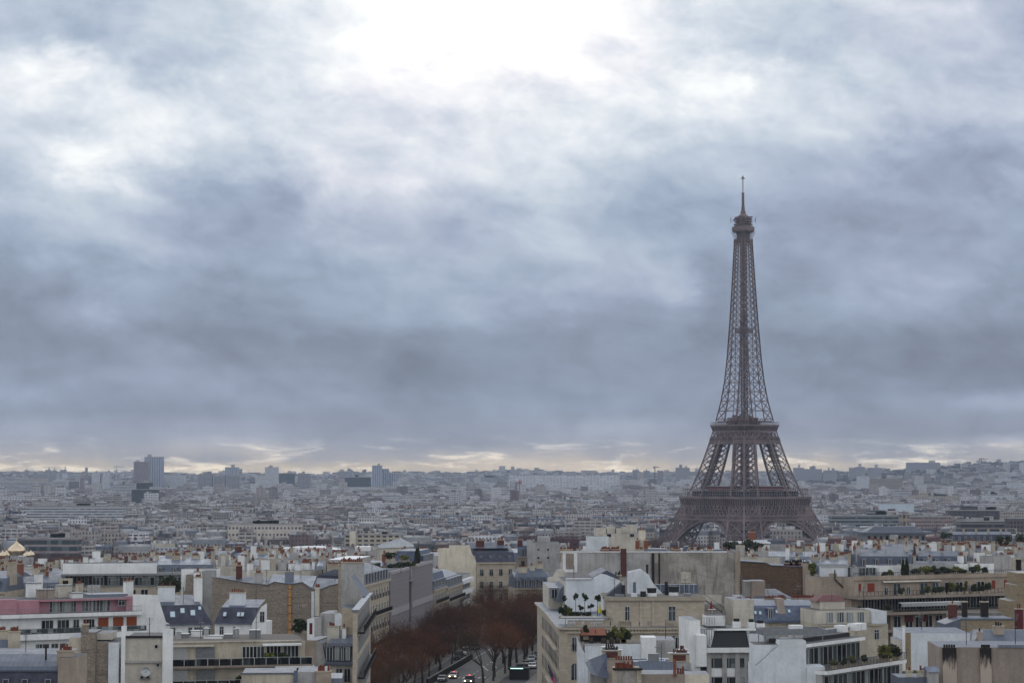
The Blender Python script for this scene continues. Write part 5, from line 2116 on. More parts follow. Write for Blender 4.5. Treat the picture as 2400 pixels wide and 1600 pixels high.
for k in range(6):
    zz = zt - 1.2 - 3.2 * k
    q = MB()
    q.box(.2, xe - .1, 0, 1.19, zz - 1.2, zz, WHITE)
    part('balcony', q, b.root)
    windows(b, [2 + 2.7 * i for i in range(int(xe / 2.7))], 1.18, zz - 3.1, 2.2, 1.8, 'sliding')
b.done()

# ---- stone block facing the camera across the avenue, with cream blank gable
b = Bld('apartment_building', 'stone apartment block with grey mansard, five window bays and a blank cream gable', 1118, 655, 14, 'apartment building')
S = b.S
ze, zk = Z(b, 1130, 1317), Z(b, 1130, 1294)
xe = S(1207)
xs_ = haussmann(b, 0, xe, ze, zk, 12, (STONE, SLATE, ZINC), 2.55, 5, 3.9, dorm=False, balc=(1, 2), slope=2.2)
for x in xs_:
    b.put('dormer', dormer_mesh(.9, .9, .9, 'flat', ZINC), x, 1.0, ze + 1.0)
m = b.mb('gable_wall')
m.wall([(S(1030), -2), (0 - .05, -2), (-.05, ze + .2), (S(1107), zk), (S(1102), Z(b, 1100, 1277)), (S(1055), Z(b, 1055, 1277)), (S(1055), Z(b, 1050, 1284)), (S(1030), Z(b, 1030, 1284))], .6, 1.2, YELLOWISH, ZINC)
m.box(S(1030), -.06, 1.3, 11, -2, zk - 1, LGREY, ZINC)
r = b.mb('zinc_roof')
r.solid([(S(1105), 2.5, zk + 1.2), (xe - 1, 2.5, zk + 1.2), (xe - 1, 11, zk + 1.2), (S(1105), 11, zk + 1.2)], [(S(1105), 6, zk + 2.9), (S(1180), 6, zk + 2.9), (S(1180), 8, zk + 2.9), (S(1105), 8, zk + 2.9)], ZINC)
b.put('chimney', chimney_mesh(2.4, 1.4, 3.0, BRICK, 6, POT, 47), S(1132), 4, zk + .6)
b.put('chimney', chimney_mesh(2.0, 1.2, 3.0, BRICK, 6, POT, 48), S(1182), 5, zk + .6)
b.done()
b = Bld('apartment_building', 'low stone wing with zinc roof and a row of arched dormers behind the avenue trees', 1208, 600, 10, 'apartment building')
S = b.S
ze, zk = Z(b, 1240, 1377), Z(b, 1240, 1353)
xe = S(1292)
haussmann(b, 0, xe, ze, zk, 12, (STONEG, ZINCD, ZINC), 1.95, 4, 3.4, dcap='arch', slope=1.6)
r = b.mb('zinc_roof')
r.solid([(0, 1.6, zk + .1), (xe, 1.6, zk + .1), (xe, 12, zk + .1), (0, 12, zk + .1)], [(S(1225), 6, zk + 2.6), (xe - 2, 6, zk + 2.6), (xe - 2, 8, zk + 2.6), (S(1225), 8, zk + 2.6)], ZINC)
b.put('chimney', chimney_mesh(1.4, 1.0, 1.6, CREAM, 3, POT, 49), S(1254), 5, zk + 1.6)
b.put('chimney', chimney_mesh(2.2, 1.0, 2.0, CREAM, 4, POT, 50), S(1272), 6, zk + 1.6)
b.put('chimney', chimney_mesh(2.6, 1.0, 1.6, CREAM, 6, POT, 51), S(1230), 4, zk + 1.2)
b.done()
b = Bld('apartment_building', 'plain pale gable wall pierced by four small square windows', 1238, 660, 2, 'apartment building')
S = b.S
m = b.mb('wall')
m.box(0, S(1311), 0, 12, -2, Z(b, 1260, 1271), LGREY, FLAT)
m.box(0, S(1248), -.05, 12.1, Z(b, 1240, 1271), Z(b, 1240, 1266), LGREY, FLAT)
m.box(S(1262), S(1290), 3, 9, Z(b, 1260, 1272), Z(b, 1270, 1258), LGREY, ZINC)
windows(b, [S(1261.5), S(1284)], -.02, Z(b, 1260, 1290), .75, .75, 'plain')
windows(b, [S(1261.5), S(1284)], -.02, Z(b, 1260, 1309), .75, .75, 'plain')
b.done()
b = Bld('apartment_building', 'stone block with a dark slate roof left of the four window gable', 1213, 672, 0, 'apartment building')
S = b.S
haussmann(b, 0, S(1238) - .05, Z(b, 1220, 1303), Z(b, 1220, 1278), 11, (STONE, SLATEB, ZINC), 2.2, 2, 3.2, slope=1.8, balc=())
b.put('chimney', chimney_mesh(1.6, 1.0, 3.4, BRICK, 5, POT, 52), .8, 2, Z(b, 1220, 1290))
b.done()


# ------------------------------------------------------------------ bare winter street trees
def tree_meshes(seed, h=14.0, spread=5.0, twigm=None, n_tw=3700, rise=.30):
    r_ = random.Random(seed)
    mt = MB()
    tips = []

    def limb(p, d, ln, rad, depth):
        seg = 3
        for s_ in range(seg):
            q = p + d * (ln / seg)
            mt.bar(p, q, rad * 2, BARK)
            p = q
            d = (d + Vector((r_.gauss(0, .13), r_.gauss(0, .13), r_.gauss(.03, .08)))).normalized()
            rad *= .86
            if depth >= 2:
                tips.append((p.copy(), d.copy()))
        if depth < 4:
            for c in range(r_.randint(2, 3) if depth else 5):
                a = r_.uniform(0, 6.283)
                t_ = r_.uniform(.35, .75) if depth else r_.uniform(.4, .8)
                side = d.orthogonal().normalized()
                side.rotate(Matrix.Rotation(a, 3, d))
                nd = (d * math.cos(t_) + side * math.sin(t_)).normalized()
                limb(p, nd, ln * r_.uniform(.62, .82), rad * .7, depth + 1)
    limb(Vector((0, 0, -.3)), Vector((0, 0, 1)), h * rise, h * .017, 0)
    trunk = mt.mesh('trunk')
    mc = MB()
    tm = twigm or TWIG
    for i in range(n_tw):
        p, d = r_.choice(tips)
        o = Vector((r_.gauss(0, .75), r_.gauss(0, .75), r_.gauss(.15, .7)))
        c = p + o
        dd = (d * .6 + Vector((r_.gauss(0, .6), r_.gauss(0, .6), r_.gauss(.35, .5)))).normalized()
        ln = r_.uniform(.5, 1.5)
        sdv = dd.orthogonal().normalized()
        sdv.rotate(Matrix.Rotation(r_.uniform(0, 6.28), 3, dd))
        w_ = r_.uniform(.010, .028)
        e = c + dd * ln
        mc.face([c - sdv * w_, c + sdv * w_, e], tm)
        if r_.random() < .5:
            f_ = c + dd * ln * .5
            g = f_ + (dd + sdv * r_.uniform(-1, 1)).normalized() * ln * .5
            mc.face([f_ - sdv * w_ * .8, f_ + sdv * w_ * .8, g], tm)
    return trunk, mc.mesh('crown')


TREES = [tree_meshes(1, 14.5), tree_meshes(2, 13.0, twigm=TWIGB), tree_meshes(3, 15.0, twigm=TWIGB, n_tw=3000), tree_meshes(4, 12.5)]
rt = random.Random(77)
AVG = 'bare street trees lining the avenue'


def street_tree(loc, i, s=1.0, label=None, group=AVG, squash=1.0):
    tr, cr = TREES[i % 4]
    root = thing('street_tree', label, 'tree', loc, rt.uniform(0, 6.28), group)
    root.scale = (s, s, s * squash)
    for nm, me in (('trunk', tr), ('crown', cr)):
        o = bpy.data.objects.new(nm, me)
        LINK(o)
        o.parent = root
    return root


row_a = list(range(404, 640, 9))
for k, y in enumerate(row_a):
    x, yy, z = AV(6.5 + rt.uniform(-1, 1) + (2.5 if y < 440 else 0), y + rt.uniform(-1.5, 1.5))
    street_tree((x, yy, z + .1), rt.choice([0, 1, 2, 3]), rt.uniform(.85, 1.08), 'bare reddish brown tree in the row along the left hand facades')
for k, y in enumerate(range(408, 520, 11)):
    x, yy, z = AV(11.5 + rt.uniform(-1, 1), y)
    street_tree((x, yy, z + .1), rt.choice([0, 1, 3]), rt.uniform(.66, .84), 'bare reddish brown tree beside the dark low wall')
for k, y in enumerate(range(470, 650, 9)):
    x, yy, z = AV(27 + rt.uniform(-1, 1), y)
    street_tree((x, yy, z + .1), rt.choice([0, 1, 2, 3]), rt.uniform(.98, 1.22), 'bare rusty brown tree in the row between roadway and parking lane')
for k, y in enumerate(range(500, 640, 20)):
    x, yy, z = AV(23.6 + rt.uniform(-.6, .8), y + 4)
    street_tree((x, yy, z + .1), rt.choice([0, 1, 2, 3]), rt.uniform(.9, 1.1), 'bare rusty brown tree leaning over the roadway lanes')
for k, y in enumerate(range(560, 650, 11)):
    x, yy, z = AV(21 + rt.uniform(-3, 2), y + 20)
    street_tree((x, yy, z + .1), rt.choice([0, 1, 2, 3]), rt.uniform(1.0, 1.2), 'bare rusty brown tree closing the far end of the avenue')


# ------------------------------------------------------------------ vehicles
def paint(name, c):
    t, b, uv = newmat(name, .42, .1, .4)
    b.inputs['Base Color'].default_value = c
    b.inputs['Coat Weight'].default_value = .12
    return MATS[name]


P_BLACK, P_DARK, P_GREY, P_SILV, P_WHITE, P_BLUE = (paint('black_car_paint', rgb(24, 25, 28)), paint('charcoal_car_paint', rgb(50, 52, 58)), paint('grey_car_paint', rgb(110, 112, 116)),
    paint('silver_car_paint', rgb(170, 174, 178)), paint('white_car_paint', rgb(220, 222, 224)), paint('navy_car_paint', rgb(34, 44, 70)))
t, b_, uv = newmat('headlight_lit', .2)
b_.inputs['Emission Color'].default_value = (1, .82, .5, 1)
b_.inputs['Emission Strength'].default_value = 6
HEAD = MATS['headlight_lit']
t, b_, uv = newmat('red_lamp_lit', .2)
b_.inputs['Base Color'].default_value = (.6, .02, .03, 1)
b_.inputs['Emission Color'].default_value = (1, .05, .08, 1)
b_.inputs['Emission Strength'].default_value = 4
REDL = MATS['red_lamp_lit']
t, b_, uv = newmat('orange_lamp_lit', .2)
b_.inputs['Emission Color'].default_value = (1, .35, .05, 1)
b_.inputs['Emission Strength'].default_value = 6
ORL = MATS['orange_lamp_lit']
t, b_, uv = newmat('lamp_unlit', .15)
b_.inputs['Base Color'].default_value = (.5, .5, .5, 1)
UNL = MATS['lamp_unlit']


def car(label, loc, rz, pm, kind='car', lit=False, sign=None, group=None, front_y=-1):
    """nose towards local -y"""
    L_, W_, H_ = {'car': (4.4, 1.8, 1.45), 'van': (5.2, 2.0, 2.2), 'suv': (4.7, 1.9, 1.7)}[kind]
    root = thing('parked_car' if group else 'car', label, 'van' if kind == 'van' else 'car', loc, rz, group)

    def body():
        m = MB()
        w_ = W_ / 2
        if kind == 'van':
            prof = [(-L_ / 2, .35), (-L_ / 2, .95), (-L_ / 2 + .8, 1.2), (-L_ / 2 + 1.5, H_ - .05), (-L_ / 2 + 1.9, H_), (L_ / 2 - .1, H_), (L_ / 2, 1.2), (L_ / 2, .35)]
        else:
            prof = [(-L_ / 2, .35), (-L_ / 2, .68), (-L_ / 2 + .3, .82), (-L_ / 2 + 1.15, .98), (-L_ / 2 + 1.85, H_ - .06), (-L_ / 2 + 2.2, H_), (L_ / 2 - 1.1, H_ - .02), (L_ / 2 - .45, 1.05 if kind == 'car' else 1.2), (L_ / 2 - .05, .98), (L_ / 2, .35)]
        # loft across the width with tumblehome above the waist
        n = len(prof)
        i0, k = len(m.v), m.mid(pm)
        for sx, f_ in ((-1, 1.0), (1, 1.0)):
            for y, z in prof:
                tx = w_ * (1 - max(0, z - 1.0) * .22)
                m.v.append((sx * tx, y, z))
        m.f.append(tuple(i0 + j for j in range(n)))
        m.f.append(tuple(i0 + n + n - 1 - j for j in range(n)))
        m.mi += [k, k]
        for j in range(n):
            q = (j + 1) % n
            m.f.append((i0 + q, i0 + j, i0 + n + j, i0 + n + q))
            m.mi.append(k)
        return m
    part('body', cached('body|%s|%s' % (kind, pm.name), body), root)

    def glass():
        m = MB()
        w_ = W_ / 2 * .86
        if kind == 'van':
            m.face([(-w_, -L_ / 2 + .83, 1.24), (w_, -L_ / 2 + .83, 1.24), (w_ * .95, -L_ / 2 + 1.42, H_ - .12), (-w_ * .95, -L_ / 2 + 1.42, H_ - .12)], GLASS)
        else:
            m.face([(-w_, -L_ / 2 + 1.18, 1.03), (w_, -L_ / 2 + 1.18, 1.03), (w_ * .93, -L_ / 2 + 1.78, H_ - .1), (-w_ * .93, -L_ / 2 + 1.78, H_ - .1)], GLASS)
        for v_i in range(len(m.v)):
            x, y, z = m.v[v_i]
            m.v[v_i] = (x, y - .02, z + .02)
        return m
    part('windscreen', cached('windscreen|%s' % kind, glass), root)

    def sideg(sx):
        def fn():
            m = MB()
            a = W_ / 2
            zt_ = H_ - .16
            x0, x1 = sx * (a * (1 - .04 * .22) + .012), sx * (a * (1 - (zt_ - 1.0) * .22) + .012)
            y0 = -L_ / 2 + (1.0 if kind == 'van' else 1.35)
            pts = [(x0, y0, 1.04), (x0, L_ / 2 - (.4 if kind == 'van' else .7), 1.04), (x1, L_ / 2 - (.4 if kind == 'van' else 1.15), zt_), (x1, y0 + .65, zt_)]
            m.face(pts if sx > 0 else pts[::-1], GLASS)
            return m
        return fn
    for sx in (-1, 1):
        part('side_window', cached('side_window|%s|%d' % (kind, sx), sideg(sx)), root)

    def wheel():
        m = MB()
        n = 12
        lo = [(-.1, .33 * math.cos(2 * math.pi * i / n), .33 * math.sin(2 * math.pi * i / n)) for i in range(n)]
        hi = [(.1, y, z) for _, y, z in lo]
        m.solid(lo, hi, RUBBER)
        lo = [(.101, .2 * math.cos(2 * math.pi * i / n), .2 * math.sin(2 * math.pi * i / n)) for i in range(n)]
        m.solid(lo, [(.115, y, z) for _, y, z in lo], LIGHTMET)
        return m
    me = cached('wheel|c', wheel)
    for sx in (-1, 1):
        for sy in (-1, 1):
            o = bpy.data.objects.new('wheel', me)
            LINK(o)
            o.parent = root
            o.location = (sx * (W_ / 2 - .08), sy * L_ * .3, .33)
            if sx < 0:
                o.rotation_euler = (0, 0, math.pi)
    lm = HEAD if lit else UNL

    def lampm():
        m = MB()
        m.box(-.17, .17, -.03, .03, -.08, .08, lm)
        return m
    for sx in (-1, 1):
        o = bpy.data.objects.new('headlight', cached('headlight|%s' % lm.name, lampm))
        LINK(o)
        o.parent = root
        o.location = (sx * W_ * .36, -L_ / 2 - .01, .62)
    m = MB()
    m.box(-.25, .25, -L_ / 2 - .03, -L_ / 2 - .004, .42, .54, FRAME)
    part('number_plate', m, root)
    if sign:
        m = MB()
        m.box(-.16, .16, -.07, .07, H_ - .02, H_ + .12, sign)
        part('roof_sign', m, root)
    return root


yawA = -math.atan(.1236)
car('grey taxi with lit headlights and a red roof lamp beside the dark low wall', AV(17.0, 487), yawA, P_GREY, 'car', True, REDL)
car('dark navy car just behind and left of the taxi with the red roof lamp', AV(15.6, 479), yawA, P_BLUE, 'car')
car('black car with lit headlights and a red roof lamp in the right lane', AV(22.2, 476), yawA, P_BLACK, 'suv', True, REDL)
o = MB()
PCG = 'cars parked in the lane beside the cream corner block'
pk = [(P_DARK, 'suv'), (P_SILV, 'car'), (P_BLACK, 'car'), (P_GREY, 'suv'), (P_SILV, 'car'), (P_BLACK, 'car'), (P_DARK, 'car'), (P_WHITE, 'van'), (P_BLACK, 'suv'), (P_GREY, 'car')]
for i, (pm_, kd) in enumerate(pk):
    y = 505 + i * 6.3
    off = 30.2 + (i % 2) * 2.3
    nm = pm_.name.replace('_car_paint', '')
    car('%s %s parked %s by the cream corner block' % (nm, {'car': 'saloon', 'suv': 'tall car', 'van': 'van'}[kd], ['nearest the green lit kiosk', 'behind the first charcoal car', 'in the near half', 'between black and silver cars', 'near the middle', 'past the middle', 'in the far half', 'near the far end', 'next to the last grey car', 'farthest'][i]),
        AV(off, y), yawA + R(2), pm_, kd, group=PCG)
car('silver car with lit headlights coming towards the camera at the far right of the avenue', AV(33.4, 590), yawA, P_SILV, 'car', True)
for i, (off, y, pm_, kd) in enumerate(((10.9, 548, P_WHITE, 'van'), (11, 566, P_BLUE, 'suv'), (10.8, 536, P_DARK, 'van'))):
    car(['white van standing among the trees left of the road', 'navy tall car half hidden by the trees left of the road', 'charcoal van at the end of the dark low wall'][i], AV(off, y), yawA, pm_, kd, group='vehicles under the left hand trees')
# newspaper kiosk with a lit green-white edge
k = thing('street_kiosk', 'black street kiosk with a bright blue green lit roof edge by the parked cars', 'kiosk', AV(32.6, 484), yawA)
m = MB()
m.box(-2.2, 2.2, -1.3, 1.3, 0, 2.5, BLACK)
part('booth', m, k)
m = MB()
m.box(-2.5, 2.5, -1.6, 1.6, 2.503, 2.75, DKMET)
part('roof', m, k)
t, b_, uv = newmat('light_strip', .3)
b_.inputs['Emission Color'].default_value = (.5, 1, .9, 1)
b_.inputs['Emission Strength'].default_value = 2.0
m = MB()
m.box(-1.9, 1.0, -1.66, -1.603, 2.55, 2.7, MATS['light_strip'])
part('light_strip', m, k)


def lamp_post(loc, label):
    root = thing('street_lamp', label, 'street lamp', loc, 0, 'street lamps on the avenue')
    m = MB()
    m.cyl(0, 0, 0, 1.0, .14, .1, DKMET, 8)
    m.cyl(0, 0, 1.0, 7.4, .07, .05, DKMET, 8)
    m.bar((0, 0, 7.4), (1.0, 0, 7.8), .07, DKMET)
    part('post', m, root)
    m = MB()
    m.box(.8, 1.6, -.14, .14, 7.72, 7.9, GREYMET)
    part('lamp_head', m, root)
    return root


lamp_post(AV(28.6, 500), 'slim dark street lamp beside the parked cars, nearer one')
lamp_post(AV(28.6, 545), 'slim dark street lamp beside the parked cars, farther one')
# ================================================================== RIGHT OF THE AVENUE
# ---- cream corner block
b = Bld('apartment_building', 'large cream stone corner block with balustrade, set back attic and rooftop plant', 1313, 357, 1, 'apartment building')
S, m = b.S, b.mb('wall')
zc, zp, za = Z(b, 1400, 1474), Z(b, 1400, 1460), Z(b, 1500, 1408)
xr = S(1613)
foot = [(1.2, 0), (xr, 0), (xr, 26), (8, 70), (-1.9, 70), (-.75, 35), (-.15, 3), (0, 1.1)]
m.poly(foot, -2, zc, STONE, FLAT)


def off_poly(f, d):
    cx, cy = sum(p[0] for p in f) / len(f), sum(p[1] for p in f) / len(f)
    return [(x + (d if x > cx else -d), y + (d if y > cy else -d)) for x, y in f]


m.poly(off_poly(foot, .55), zc + .003, zc + .35, STONE, ZINC)
q = b.mb('cornice')
n = int((xr - 1) / .55)
for i in range(n):
    x = 1.4 + (xr - 1.6) * i / n
    q.box(x, x + .26, -.42, -.003, zc - .35, zc - .003, STONE)
q.box(1.1, xr, -.5, -.004, zc - .62, zc - .36, STONE)
q = b.mb('balustrade')
q.box(1.3, S(1520), 1.2, 1.5, zc + .36, zc + .5, STONE)
q.box(1.3, S(1520), 1.2, 1.5, zp + .25, zp + .42, STONE)
x = 1.4
while x < S(1520) - .3:
    if (x // 2.4) % 2 < 1:
        q.cyl(x, 1.35, zc + .5, zp + .25, .09, .07, STONE, 6)
        x += .28
    else:
        q.box(x, x + 1.3, 1.22, 1.48, zc + .5, zp + .25, STONE)
        x += 1.5
at = b.mb('attic')
x0a = S(1424, 2)
at.poly([(x0a, 2.6), (x0a + .9, 1.8), (S(1647, 2), 1.8), (S(1647, 2), 16), (x0a, 16)], zc + .36, za, STONE, FLAT)
at.poly([(x0a - .4, 2.3), (x0a + .7, 1.35), (S(1649, 2), 1.35), (S(1649, 2), 16.3), (x0a - .4, 16.3)], za + .003, za + .55, STONEG, GRAVEL)
for x in (S(1500, 2), S(1528, 2)):
    at.box(x - .25, x + .25, 1.62, 1.797, zc + .4, za, STONE)
windows(b, [S(1468, 1.8)], 1.78, Z(b, 1468, 1457), .85, 2.55, 'french')
windows(b, [S(1572, 1.8)], 1.78, Z(b, 1572, 1456), 1.25, 2.5, 'french')
fr = b.mb('window_balustrade')
fr.box(S(1564), S(1580), 1.55, 1.797, Z(b, 1572, 1464), Z(b, 1572, 1456.5), STONEG)
windows(b, [S(1346)], -.02, Z(b, 1346, 1525), 1.05, 2.4, 'railed')
windows(b, [S(1572)], -.02, Z(b, 1572, 1505), 1.15, 1.2, 'french')
wm_ = MB()
a_ = .55
wm_.wall([(-a_, 0), (a_, 0), (a_, 2.2)] + [(a_ * math.cos(math.pi * i / 8), 2.2 + a_ * math.sin(math.pi * i / 8)) for i in range(1, 8)] + [(-a_, 2.2)], -.04, .04, GLASS)
wm_.wall([(-a_ - .1, 0), (-a_ - .003, 0), (-a_ - .003, 2.2), (-a_ - .1, 2.2)], -.1, -.041, FRAME)
wm_.wall([(a_ + .003, 0), (a_ + .1, 0), (a_ + .1, 2.2), (a_ + .003, 2.2)], -.1, -.041, FRAME)
wm_.wall([(-.04, 0), (.04, 0), (.04, 2.6), (-.04, 2.6)], -.1, -.041, FRAME)
wme = wm_.mesh('window')
b.put('window', wme, S(1345), -.02, Z(b, 1345, 1592))
for px in (1385, 1425, 1465, 1505, 1545, 1585):
    b.put('window', wme, S(px), -.02, Z(b, 1345, 1592))
    windows(b, [S(px)], -.02, Z(b, 1346, 1525), 1.05, 2.4, 'railed')
# side windows up the side street
for k in range(4):
    for t_ in range(5, 56, 4):
        xx = -.15 - .6 * min(1, (t_ - 3) / 32.0) - (1.15 * max(0, (t_ - 35) / 35) if t_ > 35 else 0)
        b.put('window', window_mesh(1.0, 2.3, 'railed'), xx - .03, t_, zc - 3.6 - 3.6 * k, R(-90 - 1.2))
bal = b.mb('balcony')
for k in (1, 3):
    bal.poly([(-1.0, 4), (-.2, 4), (-.75, 35), (-1.6, 35)], zc - 3.7 * k - .2, zc - 3.7 * k, STONE)
sf = b.mb('rooftop_plant')
zr = za + .56
sf.box(S(1536, 14), S(1632, 14), 14.3, 15.4, zr, Z(b, 1600, 1369, 14), SLATEB, GREYMET)
for px in range(1546, 1632, 11):
    sf.box(S(px, 14) - .06, S(px, 14) + .06, 14.1, 14.299, zr, Z(b, 1600, 1369, 14) + .05, LIGHTMET)
for px, w_, y_, tt, mt in ((1559, .45, 1362, 9, BLACK), (1525, .9, 1377, 6, BLACK), (1576, 1.0, 1373, 8, BLACK), (1485, .4, 1363, 5, SLATEB), (1459, .5, 1370, 5, BLACK)):
    sf.cyl(S(px, tt), tt, zr - .02, Z(b, px, y_, tt), w_ * .75, w_ * (.95 if w_ > .8 else .6), mt, 10)
for px, w_, h_, tt, mt in ((1526, 1.5, .5, 5, WHITE), (1576, 1.5, .5, 7, WHITE), (1505, .9, .9, 4, BLACK), (1484, 1.0, .6, 4, COOLW), (1450, 1.6, .4, 4, GREYMET), (1608, 1.2, .5, 5, GREYMET)):
    sf.box(S(px, tt) - w_ / 2, S(px, tt) + w_ / 2, tt - .5, tt + .6, zr - .02, zr + h_, mt)
sf.wall([(S(1412, 6), zr - .5), (S(1460, 6), zr - .02), (S(1460, 6), zr + 1.1), (S(1455, 6), Z(b, 1455, 1365, 6))], 6, 9, ZINCD, BLACK)
hut = b.mb('roof_hut')
zh = Z(b, 1500, 1334, 12)
x0h, x1h = S(1472, 12), S(1518, 12)
prof = [(x0h, zr - .1), (x1h + 2.6, zr - .1), (x1h + .8, zh - 2.4), (x1h, zh - .9), (x0h + 2.3, zh), (x0h, zh - .5)]
hut.wall(prof, 12, 16, COOLW, ZINCL)
hut.cyl(S(1515, 12), 12.3, zh - 1.0, zh + .9, .18, .22, BLACK, 8)
b.done()
q = MB()
q.solid([(S(1313), .6, 0), (S(1425), .6, 0), (S(1425), 3.4, 0), (S(1317), 3.4, 0)], [(S(1313), .6, .18), (S(1425), .6, .18), (S(1425), 3.4, .18), (S(1317), 3.4, .18)], GREYMET)
for px in (1325, 1358, 1392, 1420):
    q.bar((S(px), 1.6, -2.0), (S(px), 1.6, 0.02), .08, GREYMET)
p = b.root.matrix_basis @ Vector((0, 0, Z(b, 1360, 1449)))
solo('terrace_canopy', q, 'flat grey canopy over the corner terrace of the cream block', 'canopy', tuple(p), b.yaw)
GG = 'small trees of the corner roof garden'
for i, (px, py, w_, hh, st, mt, lb) in enumerate(((1322, 1404, .5, .55, 1.9, LEAF, 'leftmost slim potted tree against the white garden wall'), (1348, 1401, .5, .8, 1.7, LEAF, 'second slim potted tree against the white garden wall'),
        (1369, 1400, .6, .9, 1.8, LEAF, 'tallest slim potted tree against the white garden wall'), (1399, 1401, .6, 1.0, 1.6, LEAF, 'dark slim potted tree beside the yellow parasol'),
        (1360, 1425, .5, .5, .9, LEAF, 'short round potted tree in the middle of the roof garden'), (1383, 1423, .6, .5, 1.0, LEAF, 'short round potted tree right of the garden middle'),
        (1330, 1432, 1.1, 1.0, 0, LEAFY, 'big yellow green bush at the left end of the roof garden'), (1318, 1428, .9, 1.1, 0, LEAF, 'tall dark bush in the left corner of the roof garden'),
        (1348, 1438, 1.0, .5, 0, LEAF, 'low spreading bush in the front of the roof garden'), (1372, 1440, 1.0, .4, 0, LEAF, 'low dark bush with red flowers in the roof garden'), (1417, 1441, .6, .6, 0, LEAFY, 'bright green bush at the foot of the attic corner'))):
    zb = Z(b, px, py + 18, 9)
    zb = Z(b, 1360, 1447, 9) if st or 1 else zb
    p = b.root.matrix_basis @ Vector((b.S(px, 9), 9, Z(b, 1360, 1448, 9)))
    up_ = Z(b, px, py, 9) - Z(b, 1360, 1448, 9)
    planter_bush(tuple(p), lb, 120 + i, w_, hh, mt, max(0, up_ - hh * 1.1) if st else 0, GG, 'potted_tree' if st else 'shrub', n=105 if st else 260)
pr = thing('parasol', 'closed bright yellow parasol in the corner roof garden', 'parasol', tuple(b.root.matrix_basis @ Vector((b.S(1404, 8), 8, Z(b, 1404, 1447, 8)))))
q = MB()
q.cyl(0, 0, 0, 2.5, .04, .04, GREYMET, 6)
q.cyl(0, 0, 0, .12, .3, .3, CONC, 8)
part('pole', q, pr)
q = MB()
q.cyl(0, 0, .9, 2.6, .34, .06, YELLOW, 8)
part('canopy', q, pr)
fl = thing('flag', 'magenta and navy flag on a slanting pole at the street side of the cream block', 'flag', tuple(b.root.matrix_basis @ Vector((-.9, 2, Z(b, 1300, 1590)))))
q = MB()
q.bar((.3, 0, -.5), (-1.2, -.4, 2.4), .07, DKMET)
part('pole', q, fl)
q = MB()
q.face([(-1.2, -.42, 2.3), (-.2, -.42, .4), (.1, -.6, -.9), (-.5, -.6, -.3)], MAGENTA)
q.face([(-1.2, -.44, 2.3), (-.8, -.5, .6), (-.5, -.62, -.3), (-.25, -.5, .4)], P_BLUE)
part('cloth', q, fl)

# ---- white stepped party wall behind the roof garden
b = Bld('party_wall_building', 'white stepped garden wall building with curved zinc mansard above the corner roof garden', 1322, 398, 2, 'apartment building')
S, m = b.S, b.mb('wall')
pts = [(1322, 1450), (1325, 1358), (1388, 1357), (1390, 1352), (1408, 1343), (1420, 1346), (1452, 1360), (1456, 1380), (1456, 1450)]
pl = [(S(x), Z(b, x, y)) for x, y in pts]
m.wall([pl[0], pl[-1]] + pl[1:-1][::-1], 0, .5, COOLW, ZINC)
m.box(S(1322), S(1460), .51, 20, -2, Z(b, 1360, 1362), PALECR, FLAT)
m.box(S(1325), S(1386), -.3, .6, Z(b, 1350, 1357), Z(b, 1350, 1354.5), SHINY)
r = b.mb('zinc_roof')
r.gable(S(1388), S(1452), .2, 14, Z(b, 1400, 1352), Z(b, 1410, 1336), ZINCD, 'y')
prof = [(S(1322), Z(b, 1322, 1412)), (S(1306), Z(b, 1322, 1412)), (S(1308), Z(b, 1322, 1398)), (S(1313), Z(b, 1322, 1382)), (S(1322), Z(b, 1322, 1372))]
b.mb('curved_roof').wall(prof[::-1], 2, 20, ZINC)
m.box(S(1290), S(1322) - .02, 8, 30, -2, Z(b, 1300, 1376, 8), PALECR, ZINC)
m.wall([(S(1290, 18), 5), (S(1330, 18), 5), (S(1330, 18), Z(b, 1330, 1340, 18)), (S(1312, 18), Z(b, 1312, 1341, 18)), (S(1303, 18), Z(b, 1303, 1358, 18)), (S(1290, 18), Z(b, 1290, 1360, 18))], 30.2, 30.8, PALECR, WHITE)
b.put('dormer', dormer_mesh(1.4, 1.8, 1.6, 'flat', SLATEB), S(1303), 6.3, Z(b, 1303, 1405))
b.put('chimney', chimney_mesh(1.4, .8, 1.0, STONEG, 4, SOOT, 60), S(1448), 2, Z(b, 1448, 1362))
b.done()

# ---- the large weathered party wall
b = Bld('party_wall_building', 'very wide weathered grey party wall with a red brick flue and white coping', 1308, 492, 0, 'apartment building')
S, m = b.S, b.mb('wall')
zt = Z(b, 1500, 1294)
m.box(S(1316), S(1522), 0, 12, -2, zt, LGREY, FLAT)
m.box(S(1522), S(1719), -.05, 12, -2, zt, GREYREN, FLAT)
m.box(S(1719), S(1731), -.5, 12, -2, zt + .35, BEIGE, FLAT)
m.wall([(S(1296), -2), (S(1316), -2), (S(1316), zt), (S(1314), Z(b, 1314, 1330)), (S(1298), Z(b, 1298, 1352))], .2, 10, PALECR, ZINC)
cp = b.mb('coping')
cp.box(S(1312), S(1700), -.12, .5, zt + .003, zt + .28, SHINY)
q = b.mb('panel')
q.box(S(1318), S(1352), -.1, -.003, Z(b, 1335, 1340), zt - .05, WHITE)
q.box(S(1325), S(1344), -.16, -.101, Z(b, 1335, 1333), zt - .2, TAUPE)
for i in range(5):
    z_ = Z(b, 1335, 1333) + i * .85
    q.box(S(1325) - .35, S(1325), -.17, -.1, z_, z_ + .4, WHITE)
    q.box(S(1344), S(1344) + .35, -.17, -.1, z_, z_ + .4, WHITE)
q = b.mb('flue')
q.box(S(1453), S(1466), -.55, -.003, Z(b, 1460, 1349), zt + .9, BRICK, SOOT)
